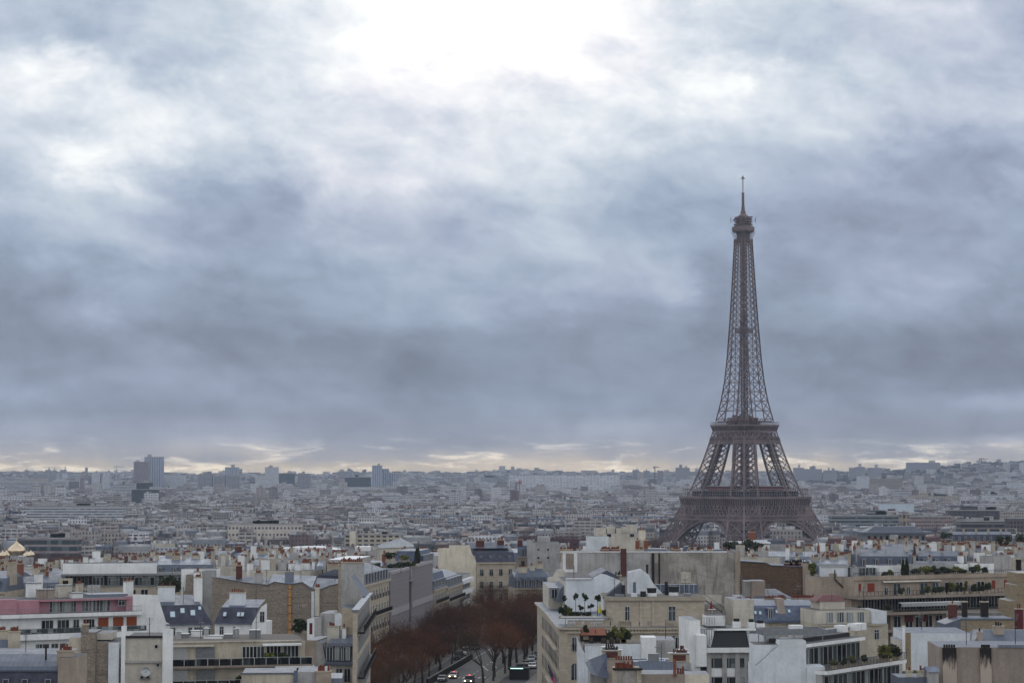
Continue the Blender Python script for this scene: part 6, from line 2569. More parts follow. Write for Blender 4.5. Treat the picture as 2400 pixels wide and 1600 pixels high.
q.box(S(1452) , S(1467), -.62, .1, zt + .9, zt + 1.1, CREAM)
q = b.mb('flue#2')
q.box(S(1525), S(1531), -.35, -.052, Z(b, 1528, 1372), zt - .2, SOOT)
q.box(S(1541), S(1544.5), -.2, -.052, Z(b, 1528, 1372), zt - .2, SOOT)
q.box(S(1531) + .1, S(1541) - .1, -.1, -.051, Z(b, 1528, 1365), Z(b, 1528, 1318), CONC)
q = b.mb('render_patch')
q.box(S(1593), S(1616), -.075, -.053, Z(b, 1600, 1365), Z(b, 1600, 1339), PALECR)
q.box(S(1640), S(1687), -.08, -.054, Z(b, 1660, 1428), Z(b, 1660, 1393), PALECR)
for px, w_, n_, sd in ((1325, 3.2, 10, 61), (1418, 2.6, 8, 62), (1440, 2.4, 8, 63), (1497, 2.0, 5, 64), (1582, 2.4, 6, 65), (1660, 1.6, 6, 66)):
    b.put('chimney', chimney_mesh(w_, .9, .5, [STONEG, ORANGE, ORANGE, CREAM, ORANGE, STONEG][sd - 61], n_, POT, sd), S(px, 3), 3, zt)
b.put('chimney', chimney_mesh(1.6, 1.2, 5.0, YELLOWISH, 3, POT, 67), S(1503, 6), 6, zt)
b.put('chimney', chimney_mesh(.9, .9, 2.6, ORANGE, 1, POT, 68), S(1492, 5), 5, zt)
b.put('chimney', chimney_mesh(.9, .9, 2.6, ORANGE, 1, POT, 69), S(1512, 5), 5, zt)
f = b.mb('roof_light')
f.wall([(S(1596, 3), zt), (S(1606, 3), zt), (S(1612, 3), zt + 1.4), (S(1602, 3), zt + 1.4)], 3, 5, ZINC, SHINY)
f.box(S(1505, 4), S(1560, 4), 4, 9, zt, zt + .7, ZINCL, ZINCL)
f.box(S(1650, 4), S(1690, 4), 4, 9, zt, zt + .6, ZINCL, ZINCL)
b.done()
q = MB()
q.cyl(0, 0, -.3, 2.1, .05, .05, DKMET, 6)
q.lathe(0, 0, [(.05, 0), (.6, .15), (1.0, .5)], GREYMET, 14)
p = b.root.matrix_basis @ Vector((S(1637, 2), 2, zt + 1.0))
solo('dish_aerial', q, 'big grey dish aerial on the coping of the wide weathered wall', 'dish aerial', tuple(p), 0)
sc.collection.objects[-1].rotation_euler = (0, 0, 0)
# terrace scene at the foot of the wall
b = Bld('roof_terrace', 'dark roof terrace with iron stairs and a low brown wall beside the cream attic', 1648, 372, 0, 'roof terrace')
S, m = b.S, b.mb('wall')
m.box(S(1647), S(1720), 0, 8, -2, Z(b, 1680, 1437), RUBB, GRAVEL)
m.box(S(1650), S(1718), 6, 8.5, Z(b, 1680, 1437) + .003, Z(b, 1680, 1420), GREYREN, FLAT)
r_ = MB()
railing_mb(r_, S(1688), S(1720), .3, Z(b, 1680, 1437), 1.2, DKMET, step=.2)
part('railing', r_, b.root)
r_ = MB()
x0_, z0_ = S(1652), Z(b, 1652, 1408)
for i in range(12):
    r_.box(x0_ + i * .25, x0_ + i * .25 + .3, 2.6, 3.4, z0_ - i * .17, z0_ - i * .17 + .05, DKMET)
r_.bar((x0_, 2.6, z0_ + 1.0), (x0_ + 3.1, 2.6, z0_ - 1.1), .06, DKMET)
r_.bar((x0_, 2.6, z0_ - .05), (x0_ + 3.1, 2.6, z0_ - 2.2), .12, DKMET)
part('staircase', r_, b.root)
b.done()
pr = thing('parasol', 'closed dark red parasol standing on the dark roof terrace', 'parasol', tuple(b.root.matrix_basis @ Vector((S(1665), 1.5, Z(b, 1665, 1437)))))
q = MB()
q.cyl(0, 0, -.02, 2.2, .035, .035, GREYMET, 6)
part('pole', q, pr)
q = MB()
q.cyl(0, 0, .7, 2.2, .3, .05, simple('dark_red_canvas', rgb(140, 28, 44), .8), 8)
part('canopy', q, pr)
k = thing('garden_table', 'round white garden table under the closed red parasol', 'table', tuple(b.root.matrix_basis @ Vector((S(1666), 1.0, Z(b, 1665, 1437)))))
q = MB()
q.cyl(0, 0, .68, .72, .75, .75, WHITE, 14)
part('table_top', q, k)
q = MB()
q.cyl(0, 0, -.01, .679, .1, .06, WHITE, 8)
part('leg', q, k)

# ---- brown rubble wall and beige pillar
b = Bld('party_wall_building', 'long brown rubble wall with a zinc edge beside a tall beige pillar', 1731, 520, 0, 'apartment building')
S, m = b.S, b.mb('wall')
pts = [(1731, 1314), (1790, 1318), (1803, 1324), (1830, 1325), (1878, 1327)]
pl = [(S(x), Z(b, x, y)) for x, y in pts]
m.wall([(S(1731), -2), (S(1878), -2)] + pl[::-1], 0, 12, RUBB, ZINC)
for (xa, za_), (xb2, zb_) in zip(pl[:-1], pl[1:]):
    m.bar((xa, -.05, za_), (xb2, -.05, zb_), .5, ZINC, .2)
m.box(S(1876), S(1895), -.8, 10, -2, Z(b, 1885, 1319), BEIGE, DKMET)
pots_row(b, S(1878), S(1894), 1, Z(b, 1885, 1319), 5, SOOT, 'wall')
for px, sd in ((1842, 70), (1856, 71), (1868, 72)):
    b.put('chimney', chimney_mesh(2.0, .9, .7, BRICK, 7, SOOT, sd), S(px, 3), 3, pl[-1][1])
b.done()

# ---- long beige block with planted terraces
b = Bld('apartment_building', 'blank beige gable with a slanting drainpipe joining the long planted terraces', 1895, 425, -4, 'apartment building')
S, m = b.S, b.mb('wall')
zt = Z(b, 1950, 1352)
m.box(0, S(2004), 0, 12, -2, zt, BEIGE, GRAVEL)
m.box(S(1938), S(1956), -.05, .5, zt, zt + .8, BEIGE)
q = b.mb('drainpipe')
q.bar((S(1951), -.2, zt + 1.5), (S(1951), -.2, zt - .4), .22, DKMET)
q.bar((S(1951), -.2, zt - .4), (S(2003), -.2, Z(b, 2003, 1408)), .25, DKMET)
m.box(S(1922), S(1985), 2.5, 8, zt, Z(b, 1950, 1327, 2.5), COOLW, FLAT)
m.box(S(1921), S(1986), 2.2, 8.2, Z(b, 1950, 1327, 2.5), Z(b, 1950, 1327, 2.5) + .25, LIGHTMET, FLAT)
windows(b, [S(x, 2.5) for x in (1984, 1991)], 2.0, zt, .6, 2.0, 'plain')
b.done()
b = Bld('apartment_building', 'long beige terraced block with planted roof terrace, rust red blinds and glass balustrades', 2004, 420, 24, 'apartment building')
S, m = b.S, b.mb('wall')
zt, zA, zB, zC = b.H(1354), b.H(1397), b.H(1434), b.H(1474)
xe = S(2372)
m.box(0, xe, .8, 14, zA, zt, BEIGE, GRAVEL)
m.box(-.2, xe + .2, .5, .799, zt - .5, zt + .3, BEIGE, BEIGE)
for zz, ext in ((zA, -1.4), (zB, -3.0), (zC, -3.2)):
    m.box(-.3, xe + .2, ext, 14, zz - .55, zz - .003, TAUPE, GRAVEL)
m.box(.5, xe, 2.6, 13.8, zB, zA - .56, BEIGE)
m.box(S(2076), xe, -.6, 13.9, zC, zB - .56, BEIGE)
m.box(S(2076), xe, -.6, 13.7, -2, zC - .56, BEIGE)
for nm_, zz, ext in (('a', zA, -1.35), ('b', zB, -2.9)):
    r_ = MB()
    railing_mb(r_, -.2, xe, ext, zz, 1.0, DKMET, step=.9 if nm_ == 'a' else .3)
    part('railing', r_, b.root)
for px, w_ in ((2070, .9), (2095, 1.8), (2122, .9), (2158, 1.9), (2185, 1.9), (2215, 1.9), (2240, 1.8), (2270, 1.0), (2290, 1.9)):
    windows(b, [S(px, .8)], .78, zA + .02, w_, 2.35 if w_ > 1 else 1.6, 'sliding', GLASSL if px in (2095, 2158, 2185) else GLASS)
for px, w_ in ((2009, .5), (2035, 1.6), (2320, .8), (2352, 1.6)):
    q = MB()
    q.box(S(px, .8) - w_ / 2, S(px, .8) + w_ / 2, .68, .797, zA + .9, zA + 2.5, AWN)
    part('blind', q, b.root)
q = MB()
q.solid([(S(2065), -.1, zA + 2.62), (S(2200), -.1, zA + 2.62), (S(2200), .75, zA + 2.9), (S(2065), .75, zA + 2.9)], [(S(2065), -.1, zA + 2.66), (S(2200), -.1, zA + 2.66), (S(2200), .75, zA + 2.94), (S(2065), .75, zA + 2.94)], PALECR)
part('awning', q, b.root)
for px in range(2020, 2365, 14):
    windows(b, [S(px, 2.6)], 2.58, zB + .02, 1.35, 2.3, 'sliding', GLASS)
q = MB()
q.box(S(2088), S(2225), -2.7, -2.6, zB + 1.0, zB + 1.7, LIGHTMET)
q.box(S(2088), S(2225), -2.75, -1.6, zB + 1.7, zB + 1.8, WHITE)
part('windbreak', q, b.root)
for px in (2095, 2122, 2145, 2168, 2192, 2216, 2240):
    windows(b, [S(px, -.6)], -.62, zC + .02, 1.75, 2.4, 'sliding', GLASS)
for px, w_ in ((2122, 1.0), (2157, .7)):
    q = MB()
    q.box(S(px, -.6) - w_, S(px, -.6) + w_, -.78, -.66, zC + 1.2, zC + 2.5, MAROON)
    part('blind', q, b.root)
for k in range(1, 7):
    zz = zC - 3.1 * k
    windows(b, [S(2096, -.6), S(2125, -.6), S(2160, -.6)], -.62, zz + .02, 1.7, 2.3, 'railed')
    q = MB()
    q.box(S(2080, -.6), S(2240, -.6), -1.4, -.603, zz - .2, zz, TAUPE)
    part('balcony', q, b.root)
# penthouse cabins on the roof
m2 = b.mb('penthouse')
for px0_, px1_, py, t0, mt in ((2056, 2106, 1325, 4, WHITE), (2128, 2245, 1323, 6, LGREY), (2243, 2262, 1321, 4, WHITE), (2300, 2322, 1320, 5, WHITE), (2322, 2362, 1303, 9, LGREY), (2005, 2050, 1331, 3, LIGHTMET)):
    m2.box(S(px0_, t0), S(px1_, t0), t0, t0 + 5, zt + .003, Z(b, px0_, py, t0), mt, FLAT)
for px in (2010, 2018, 2026, 2034, 2042):
    windows(b, [S(px, 3)], 2.98, zt + .3, .85, 1.6, 'plain', GLASSL, LIGHTMET)
r_ = MB()
railing_mb(r_, -.2, xe, .6, zt + .3, .7, DKMET, step=.5)
part('railing', r_, b.root)
b.done()
TG = 'shrubs on the planted terraces of the long beige block'
rr = random.Random(21)
lbs = ['on the roof terrace', 'on the upper balcony', 'on the second balcony']
for i, (px, row, w_, hh, mt) in enumerate(((2081, 0, .8, .7, LEAFY), (2068, 0, .9, .4, LEAF), (2140, 0, 1.4, .8, LEAF), (2160, 0, 1.6, 1.0, LEAFY), (2178, 0, 1.5, 1.0, LEAF), (2195, 0, 1.5, .8, LEAF), (2215, 0, 1.5, .8, LEAF), (2235, 0, 1.4, .9, LEAFY), (2250, 0, 1.2, .5, LEAF),
        (2270, 0, 1.2, .8, LEAF), (2288, 0, 1.2, 1.1, LEAFY), (2300, 0, 1.2, .6, LEAF), (2105, 1, .9, .8, LEAF), (2168, 1, .9, .9, LEAFY), (2185, 1, 1.0, .7, LEAF), (2200, 1, 1.0, .7, LEAF), (2222, 1, 1.1, 1.2, LEAFY), (2240, 1, 1.0, .9, LEAF), (2257, 1, .6, 1.3, LEAFY),
        (2275, 1, .9, .9, LEAF), (2292, 1, .9, .9, LEAF), (2306, 1, .8, 1.1, LEAF), (2350, 2, 1.2, .7, LEAF), (2075, 2, 1.0, .8, LEAF), (2010, 2, .9, .6, LEAF))):
    t_ = (2.2, -.7, -2.3)[row]
    zz = (zt, zA, zB)[row]
    p = b.root.matrix_basis @ Vector((b.S(px, t_), t_, zz))
    near = 'below the twin cypresses' if px < 2110 else 'in the middle stretch' if px < 2230 else 'towards the rubble gable'
    planter_bush(tuple(p), '%s %s shrub %s of the beige block, %s' % ('yellow green' if mt is LEAFY else 'dark', 'tall' if hh > .85 else 'low', lbs[row], near), 200 + i, w_, hh, mt, group=TG, rot=b.yaw)
for i, px in enumerate((2110, 2119)):
    p = b.root.matrix_basis @ Vector((b.S(px, 2), 2, zt))
    cypress(tuple(p), 3.6 + .2 * i, ['left one of the twin dark cypresses on the beige roof terrace', 'right one of the twin dark cypresses on the beige roof terrace'][i], 'twin cypresses on the beige terrace')
p = P(1902, 1352, 432)
planter_bush((p.x, p.y, p.z - .2), 'tall yellow green bush beside the beige pillar', 231, 1.1, 1.6, LEAFY, n=420)

# ---- golden rubble gable at the right edge
b = Bld('party_wall_building', 'golden rubble stone gable stepping down at the right edge', 2356, 400, 0, 'apartment building')
S, m = b.S, b.mb('wall')
m.wall([(S(2356), -2), (S(2440), -2), (S(2440), Z(b, 2400, 1340)), (S(2378), Z(b, 2378, 1343)), (S(2378), Z(b, 2378, 1370)), (S(2372), Z(b, 2372, 1371)), (S(2372), Z(b, 2372, 1406)), (S(2356), Z(b, 2356, 1408))], 0, 9, RUBG, GREYMET)
m.box(S(2377), S(2440), -.1, 1, Z(b, 2400, 1343), Z(b, 2400, 1340.5), YELLOWISH)
b.done()

# ---- slate mansards with red pots
b = Bld('apartment_building', 'pale house with two steep slate mansards, small dormers and long rows of orange pots', 1717, 362, 3, 'apartment building')
S, m = b.S, b.mb('wall')
ze, zk, zt = Z(b, 1800, 1453), Z(b, 1800, 1420), Z(b, 1800, 1409)
xe = S(1922)
m.box(0, S(1762), 0, 10, -2, Z(b, 1740, 1405), PALECR, ZINC)
m.box(S(1762), xe, .3, 10, -2, ze - .4, CREAM)
m.box(S(1762), xe + .2, -.2, .5, ze - .4, ze, SLATEB)
r = b.mb('slate_roof')
r.face([(S(1762), .1, ze), (xe, .1, ze), (S(1900, 2), 2.2, zk), (S(1762), 2.2, zk)], SLATEB)
r.face([(S(1762), 2.2, zk), (S(1900, 2), 2.2, zk), (S(1893, 4), 4.6, zt), (S(1764, 4), 4.6, zt)], ZINCL)
r.face([(xe, .1, ze), (xe, 10, ze), (S(1900, 9), 9, zk), (S(1900, 2), 2.2, zk)], SLATE)
r.box(S(1764), S(1892), 4.6, 9.5, zk, zt - .05, ZINC, ZINC)
for px in (1801, 1882):
    b.put('dormer', dormer_mesh(1.05, 1.7, 1.7, 'flat', SLATEB), S(px, .6), .5, ze + .25)
ang = math.atan2(zk - ze, 2.1)
for px, py in ((1766, 1436), (1777, 1437), (1816, 1434), (1845, 1433), (1896, 1435)):
    fr_ = (1453 - py) / 33
    o = b.put('skylight', skylight_mesh(.55, .8), S(px, 1), .1 + 2.1 * fr_, ze + (zk - ze) * fr_)
    o.rotation_euler = (ang, 0, 0)
for px0_, px1_, tt, top, n_, mt in ((1720, 1758, 5, 1405, 9, PALECR), (1788, 1838, 6, 1401, 14, TAUPE), (1850, 1903, 7, 1400, 16, TAUPE)):
    q = MB()
    q.box(S(px0_, tt), S(px1_, tt), tt, tt + .8, zk - 3, Z(b, px0_, top, tt), mt, SOOT)
    for i in range(n_):
        x = S(px0_, tt) + (S(px1_, tt) - S(px0_, tt)) * (i + .5) / n_
        q.cyl(x, tt + .4, Z(b, px0_, top, tt) - .01, Z(b, px0_, top, tt) + rr.uniform(.35, .6), .15, .11, POT, 6, SOOT)
    part('chimney', q, b.root)
q = MB()
q.solid([(S(1819), .9, zk - 1.4), (S(1838), .9, zk - 1.4), (S(1838), 6, zk - 1.4), (S(1819), 6, zk - 1.4)], [(S(1822), 2.6, Z(b, 1830, 1404)), (S(1838), 2.6, Z(b, 1830, 1404)), (S(1838), 6, Z(b, 1830, 1404)), (S(1822), 6, Z(b, 1830, 1404))], TAUPE)
part('chimney', q, b.root)
windows(b, [S(1908)], .28, ze - 3.2, .9, 2.0, 'french')
windows(b, [S(1785)], .28, ze - 3.4, .9, 2.0, 'french')
b.done()
b = Bld('apartment_building', 'low zinc hip roof with a windowless brown roof box behind the slate mansards', 1728, 402, 0, 'apartment building')
S, m = b.S, b.mb('wall')
m.box(0, S(1855), 0, 12, -2, Z(b, 1790, 1401), LGREY, ZINC)
r = b.mb('zinc_roof')
r.solid([(S(1762), 0, Z(b, 1790, 1400)), (S(1852), 0, Z(b, 1790, 1400)), (S(1852), 11, Z(b, 1790, 1400)), (S(1762), 11, Z(b, 1790, 1400))],
        [(S(1796), 4, Z(b, 1800, 1383)), (S(1822), 4, Z(b, 1800, 1383)), (S(1822), 6, Z(b, 1800, 1383)), (S(1796), 6, Z(b, 1800, 1383))], ZINC)
q = b.mb('roof_box')
q.box(S(1743), S(1758), 1, 6, Z(b, 1750, 1402), Z(b, 1750, 1362), CONC, ZINC)
q.box(S(1758) + .02, S(1790), .8, 6, Z(b, 1750, 1402), Z(b, 1770, 1361), TAUPE, ZINC)
b.done()

# ---- low cream block with wide windows and maroon roof hut
b = Bld('apartment_building', 'low cream block with four wide windows and a white roof hut capped in maroon', 1916, 350, 10, 'apartment building')
S, m = b.S, b.mb('wall')
z1, z2 = Z(b, 1980, 1431), Z(b, 1980, 1462)
m.box(0, S(2040), 1.4, 10, z2, z1, PALECR, GRAVEL)
m.box(0, S(2074), 0, 10, -2, z2, CREAM, FLAT)
m.box(S(2040) + .01, S(2074), .6, 9.5, z2 + .003, Z(b, 2060, 1432), COOLW, GREYMET)
m.box(-.2, S(2060), -.25, -.003, z2 - .3, z2 - .02, STONEG)
windows(b, [S(x, 1.4) for x in (1938, 1963, 1985, 2010)], 1.38, z2 + .2, 1.25, 1.75, 'triple', GLASSL)
windows(b, [S(2047), S(1960)], -.02, Z(b, 2047, 1498), .85, 1.7, 'french')
q = b.mb('roof_hut')
q.box(S(1916, 5), S(1974, 5), 5, 10, z1, Z(b, 1940, 1408, 5), PALECR, MAROON)
q.solid([(S(1905, 5), 4.8, Z(b, 1940, 1408, 5)), (S(1975, 5), 4.8, Z(b, 1940, 1408, 5)), (S(1975, 5), 10, Z(b, 1940, 1408, 5)), (S(1905, 5), 10, Z(b, 1940, 1408, 5))],
        [(S(1928, 7), 8, Z(b, 1940, 1396, 5)), (S(1975, 5), 8, Z(b, 1940, 1396, 5)), (S(1975, 5), 10, Z(b, 1940, 1396, 5)), (S(1928, 7), 10, Z(b, 1940, 1396, 5))], MAROON)
b.done()

# ---- white modern office with the black glass slope
b = Bld('office_building', 'white modern office with a black sloping roof panel and square blue grey windows', 1612, 318, 4, 'office building')
S, m = b.S, b.mb('wall')
zs, ze = Z(b, 1700, 1521), Z(b, 1700, 1528)
x0_, x1_ = S(1640), S(1762)
m.box(S(1655), x1_, .4, 12, -2, ze, LGREY)
m.box(S(1638), x1_ + .2, -.3, 12, ze + .003, zs + .3, WHITE, FLAT)
m.box(0, S(1637), 0, 10, -2, Z(b, 1620, 1453), WHITE, ZINC)
m.box(S(1626), S(1650), -.8, 3, Z(b, 1640, 1560), Z(b, 1640, 1487), WHITE, WHITE)
for px in (1658, 1694, 1724, 1754):
    m.box(S(px) - .35, S(px) + .35, .15, .399, -2, ze, LGREY)
for k in range(4):
    zz = ze - 2.35 - 2.9 * k
    for px, w_ in ((1663, .7), (1680, 1.35), (1699, .6), (1713, 1.1), (1733, 1.0)):
        windows(b, [S(px)], .38, zz, w_, 1.5, 'plain', GLASSL if (px + k) % 3 == 0 else GLASS, GREYMET)
    m.box(S(1660), S(1692), .3, .398, zz - 1.3, zz - .05, WHITE)
    m.box(S(1697), S(1721), .3, .398, zz - 1.3, zz - .05, WHITE)
q = b.mb('sloping_roof_panel')
zk = Z(b, 1700, 1480)
q.face([(S(1662), .3, zs + .35), (S(1752), .3, zs + .35), (S(1752), 3.0, zk), (S(1679), 3.0, zk)], BLACK)
q.face([(S(1662), .3, zs + .35), (S(1679), 3.0, zk), (S(1662), 3.0, zs + .35)], WHITE)
m.box(S(1662), S(1760), 3.02, 12, zs + .3, Z(b, 1700, 1477), WHITE, BLACK)
m.box(S(1676), S(1790), 2.7, 3.6, Z(b, 1700, 1480), Z(b, 1700, 1476.5), WHITE)
m.box(S(1752) + .02, S(1790), .8, 10, zs + .31, Z(b, 1770, 1485), COOLW, FLAT)
q = b.mb('roof_plant')
for px, w_, h_ in ((1723, 1.2, 1.0), (1757, 1.0, .9), (1778, 1.3, .7)):
    q.box(S(px, 5) - w_ / 2, S(px, 5) + w_ / 2, 5, 6, Z(b, 1700, 1477), Z(b, 1700, 1477) + h_, WHITE)
    q.box(S(px, 5) - w_ / 3, S(px, 5) + w_ / 3, 5.2, 5.8, Z(b, 1700, 1477) + h_, Z(b, 1700, 1477) + h_ + .45, SOOT)
r_ = MB()
railing_mb(r_, S(1640), S(1680), 2.0, zs + .3, 2.6, DKMET, step=.35)
part('railing', r_, b.root)
r_ = MB()
railing_mb(r_, S(1640), S(1690), 7.5, Z(b, 1660, 1465, 7), 1.2, GREYMET, step=.4)
part('railing', r_, b.root)
m.box(S(1672), S(1718), 8, 12, Z(b, 1690, 1475), Z(b, 1690, 1450), WHITE, FLAT)
b.done()

# ---- tall white gable with glazed terraces
b = Bld('apartment_building', 'bright white gable wall with a rounded shoulder in front of two glazed terraces', 1762, 272, 0, 'apartment building')
S, m = b.S, b.mb('wall')
zt = Z(b, 1850, 1501)
pts = [(1762, 1560), (1765, 1512), (1817, 1508)]
prof = [(S(1762), -2), (S(1883), -2), (S(1883), zt), (S(1822), zt), (S(1820), Z(b, 1820, 1512)), (S(1805), Z(b, 1805, 1523)), (S(1788), Z(b, 1788, 1540)), (S(1770), Z(b, 1770, 1556)), (S(1762), Z(b, 1762, 1561))]
m.wall(prof, 0, 7, COOLW, GREYMET)
m.box(S(1763), S(1820), .6, 6, -2, Z(b, 1790, 1511), COOLW, BLACK)
m.box(S(1883) + .01, S(1925), -.2, 4, -2, Z(b, 1905, 1561), COOLW)
b.done()
b = Bld('apartment_building', 'two stepped glazed terraces with white fascias running away behind the white gable', 1883, 273, 52, 'apartment building')
S, m = b.S, b.mb('wall')
zr, zf = b.H(1500), b.H(1518)
xe = S(2022)
z1 = zf - 2.75
z2 = z1 - .5
m.box(0, xe, 1.0, 5.6, z1, zf, LGREY)
m.box(-.2, xe + .4, .3, 5.6, zf + .003, zf + .45, WHITE, FLAT)
m.box(0, xe - .5, 2.2, 5.4, zf + .46, zr, BLACK, FLAT)
for i in range(13):
    windows(b, [.7 + (xe - 1.4) * i / 12], .98, z1 + .02, (xe - 1.4) / 12.6, 2.5, 'plain', GLASSL if i % 3 == 1 else GLASS, LIGHTMET)
xe2 = S(2110, -3)
m.box(-.3, xe2, -3.4, 5.6, z2, z1 - .003, WHITE, GRAVEL)
m.box(-.2, xe2 - .6, -2.6, 5.6, z2 - 2.75, z2 - .003, LGREY)
m.box(-.4, xe2 + .2, -6.4, 5.6, z2 - 3.2, z2 - 2.76, WHITE, GRAVEL)
m.box(-.3, xe2, -5.4, 5.6, -2, z2 - 3.21, LGREY)
for i in range(17):
    windows(b, [.8 + (xe2 - 2.2) * i / 16], -2.62, z2 - 2.73, (xe2 - 2.2) / 16.8, 2.5, 'plain', GLASSL if i % 4 == 1 else GLASS, LIGHTMET)
for i in range(15):
    windows(b, [.8 + (xe2 - 2.2) * i / 14], -5.42, z2 - 5.8, (xe2 - 2.2) / 14.8, 2.4, 'plain', GLASS, LIGHTMET)
for zz, ext in ((z1, -3.3), (z2 - 2.76, -6.3)):
    r_ = MB()
    railing_mb(r_, -.2, xe2, ext, zz, 1.0, DKMET, step=.4)
    part('railing', r_, b.root)
q = b.mb('roof_plant')
q.box(S(1910, 4), S(1990, 4), 4, 5, zr, zr + .5, GREYMET)
for px in (1975, 2005, 2018):
    q.box(S(px, 3) - .7, S(px, 3) + .7, 3, 4.4, zr - .01, zr + .9, WHITE)
b.done()
p = b.root.matrix_basis @ Vector((0, 0, zr))
q = MB()
for x0_, x1_, y0_ in ((-7, 1.4, .5),):
    q.box(x0_, x1_, y0_, y0_ + .12, .5, 1.3, GREYMET)
    q.box(x0_, x1_, y0_ + 3.5, y0_ + 3.62, .5, 1.3, GREYMET)
    for x in (x0_, x1_):
        q.box(x - .06, x + .06, y0_ + .12, y0_ + 3.5, .5, 1.3, GREYMET)
    for x in (x0_ + .3, x1_ - .3, (x0_ + x1_) / 2):
        q.bar((x, y0_ + .06, -.6), (x, y0_ + .06, .52), .1, GREYMET)
        q.bar((x, y0_ + 3.56, -.6), (x, y0_ + 3.56, .52), .1, GREYMET)
    q.box(x0_ + .6, x0_ + 2.4, 1.2, 2.6, -.5, .9, LIGHTMET)
    q.box(x0_ + 4.0, x0_ + 5.6, 1.2, 2.6, -.5, 1.7, WHITE)
part_ = solo('cooling_plant_screen', q, 'grey metal screen frame round the cooling units above the white gable', 'plant screen', (p.x + 2.0, p.y + 4.0, p.z - .1), R(8))
rr = random.Random(31)
for i, (xx, row) in enumerate(((3, 0), (5.5, 0), (8, 0), (11, 0), (xe2 - 5, 0), (xe2 - 2, 0), (xe2 - 3.5, 1), (xe2 - 1, 1), (6, 1), (9, 1))):
    t_ = (-2.6, -5.7)[row]
    zz = (z1, z2 - 2.76)[row]
    pp = b.root.matrix_basis @ Vector((xx, t_, zz))
    big = xx > xe2 - 6
    planter_bush(tuple(pp), '%s shrub on the %s glazed terrace, %s' % ('dense dark' if big else 'small potted', ['upper', 'lower'][row], 'at its far end' if big else 'near the white gable'), 260 + i, 1.3 if big else .5, 1.0 if big else .5, LEAF if i % 2 else LEAFY, group='shrubs on the glazed terraces')

# ---- white wall with a thin pipe, stone wall and zinc roof
b = Bld('party_wall_building', 'smooth white party wall with a thin white pipe and a zinc roof to its right', 2098, 306, -2, 'apartment building')
S, m = b.S, b.mb('wall')
m.box(S(2113), S(2264), 0, 12, -2, Z(b, 2190, 1483), COOLW, ZINC)
m.box(S(2100), S(2113) - .01, .3, 9, -2, Z(b, 2105, 1502), PALECR, ZINC)
m.box(S(2114), S(2126), -.06, -.003, -2, Z(b, 2120, 1482), RUBG)
q = b.mb('pipe')
q.cyl(S(2109), -.3, Z(b, 2109, 1570), Z(b, 2109, 1468), .2, .2, WHITE, 10)
q.cyl(S(2109), -.3, Z(b, 2109, 1468), Z(b, 2109, 1465), .3, .25, PALECR, 10)
r = b.mb('zinc_roof')
zz = Z(b, 2300, 1513)
m.box(S(2264) + .02, S(2440), .4, 11, -2, zz, CREAM)
r.solid([(S(2264), .2, zz + .003), (S(2440), .2, zz + .003), (S(2440), 11, zz + .003), (S(2264), 11, zz + .003)], [(S(2310), 5, zz + 2.0), (S(2420), 5, zz + 2.0), (S(2420), 6, zz + 2.0), (S(2290), 6, zz + 2.0)], ZINC)
b.put('chimney', chimney_mesh(1.5, .9, 1.6, BEIGE, 3, SOOT, 80), S(2330, 4), 4, zz + .9)
b.put('chimney', chimney_mesh(.7, .7, 1.2, BEIGE, 1, SOOT, 81), S(2286, 2), 2, zz + .6)
b.done()
b = Bld('party_wall_building', 'golden rubble wall with a zinc lip and small red pots behind the white wall', 2240, 345, 0, 'apartment building')
S, m = b.S, b.mb('wall')
m.box(S(2243), S(2368), 0, 8, -2, Z(b, 2300, 1449), RUBG, ZINC)
m.box(S(2242), S(2369), -.15, -.003, Z(b, 2300, 1452), Z(b, 2300, 1448), ZINC)
m.wall([(S(2206), -2), (S(2243) - .02, -2), (S(2243) - .02, Z(b, 2243, 1449)), (S(2225), Z(b, 2225, 1455)), (S(2206), Z(b, 2206, 1462))], 0, 7, ZINC, ZINC)
m.box(S(2218, 6), S(2345, 6), 8.2, 9, 10, Z(b, 2300, 1434, 8), CONC, GREYMET)
b.put('chimney', chimney_mesh(1.4, .8, 2.2, BRICK, 1, POT, 82), S(2224, 5), 5, Z(b, 2224, 1452))
b.put('chimney', chimney_mesh(.8, .8, 2.6, SOOT, 1, POT, 83), S(2252, 5), 5, Z(b, 2224, 1452))
b.put('chimney', chimney_mesh(1.2, .8, 2.6, SOOT, 2, SOOT, 84), S(2298, 5), 5, Z(b, 2224, 1452))
b.put('chimney', chimney_mesh(1.2, .8, 1.4, MAROON, 2, POT, 85), S(2378, 1), 1, Z(b, 2378, 1448))
b.done()
b = Bld('party_wall_building', 'beige gable in the bottom right corner with two soot streaked chimney strips', 2192, 262, -3, 'apartment building')
S, m = b.S, b.mb('wall')
zt = Z(b, 2300, 1516)
m.box(S(2192), S(2440), 0, 10, -2, zt, TAUPE, ZINC)
m.box(S(2330), S(2440), -.2, .6, zt + .003, zt + .35, ZINCL)
m.box(S(2178), S(2192) - .01, .5, 8, -2, Z(b, 2185, 1575), CREAM, SLATEB)
st = MB()
t, b_, uv = newmat('soot_streaked_render', .9)
n1 = t.noise(t.scalev(uv, 3.0, .35, 1), 1.2, 5, .7)
yy_ = t.xyz(uv)[1]
k_ = t.smooth(yy_, zt - 4.2, zt - .3, -.35, .4, 'LINEAR')
t.l.new(t.mix(t.smooth(t.m('ADD', n1, k_), .45, .75), rgb(176, 163, 150), rgb(40, 36, 36)), b_.inputs['Base Color'])
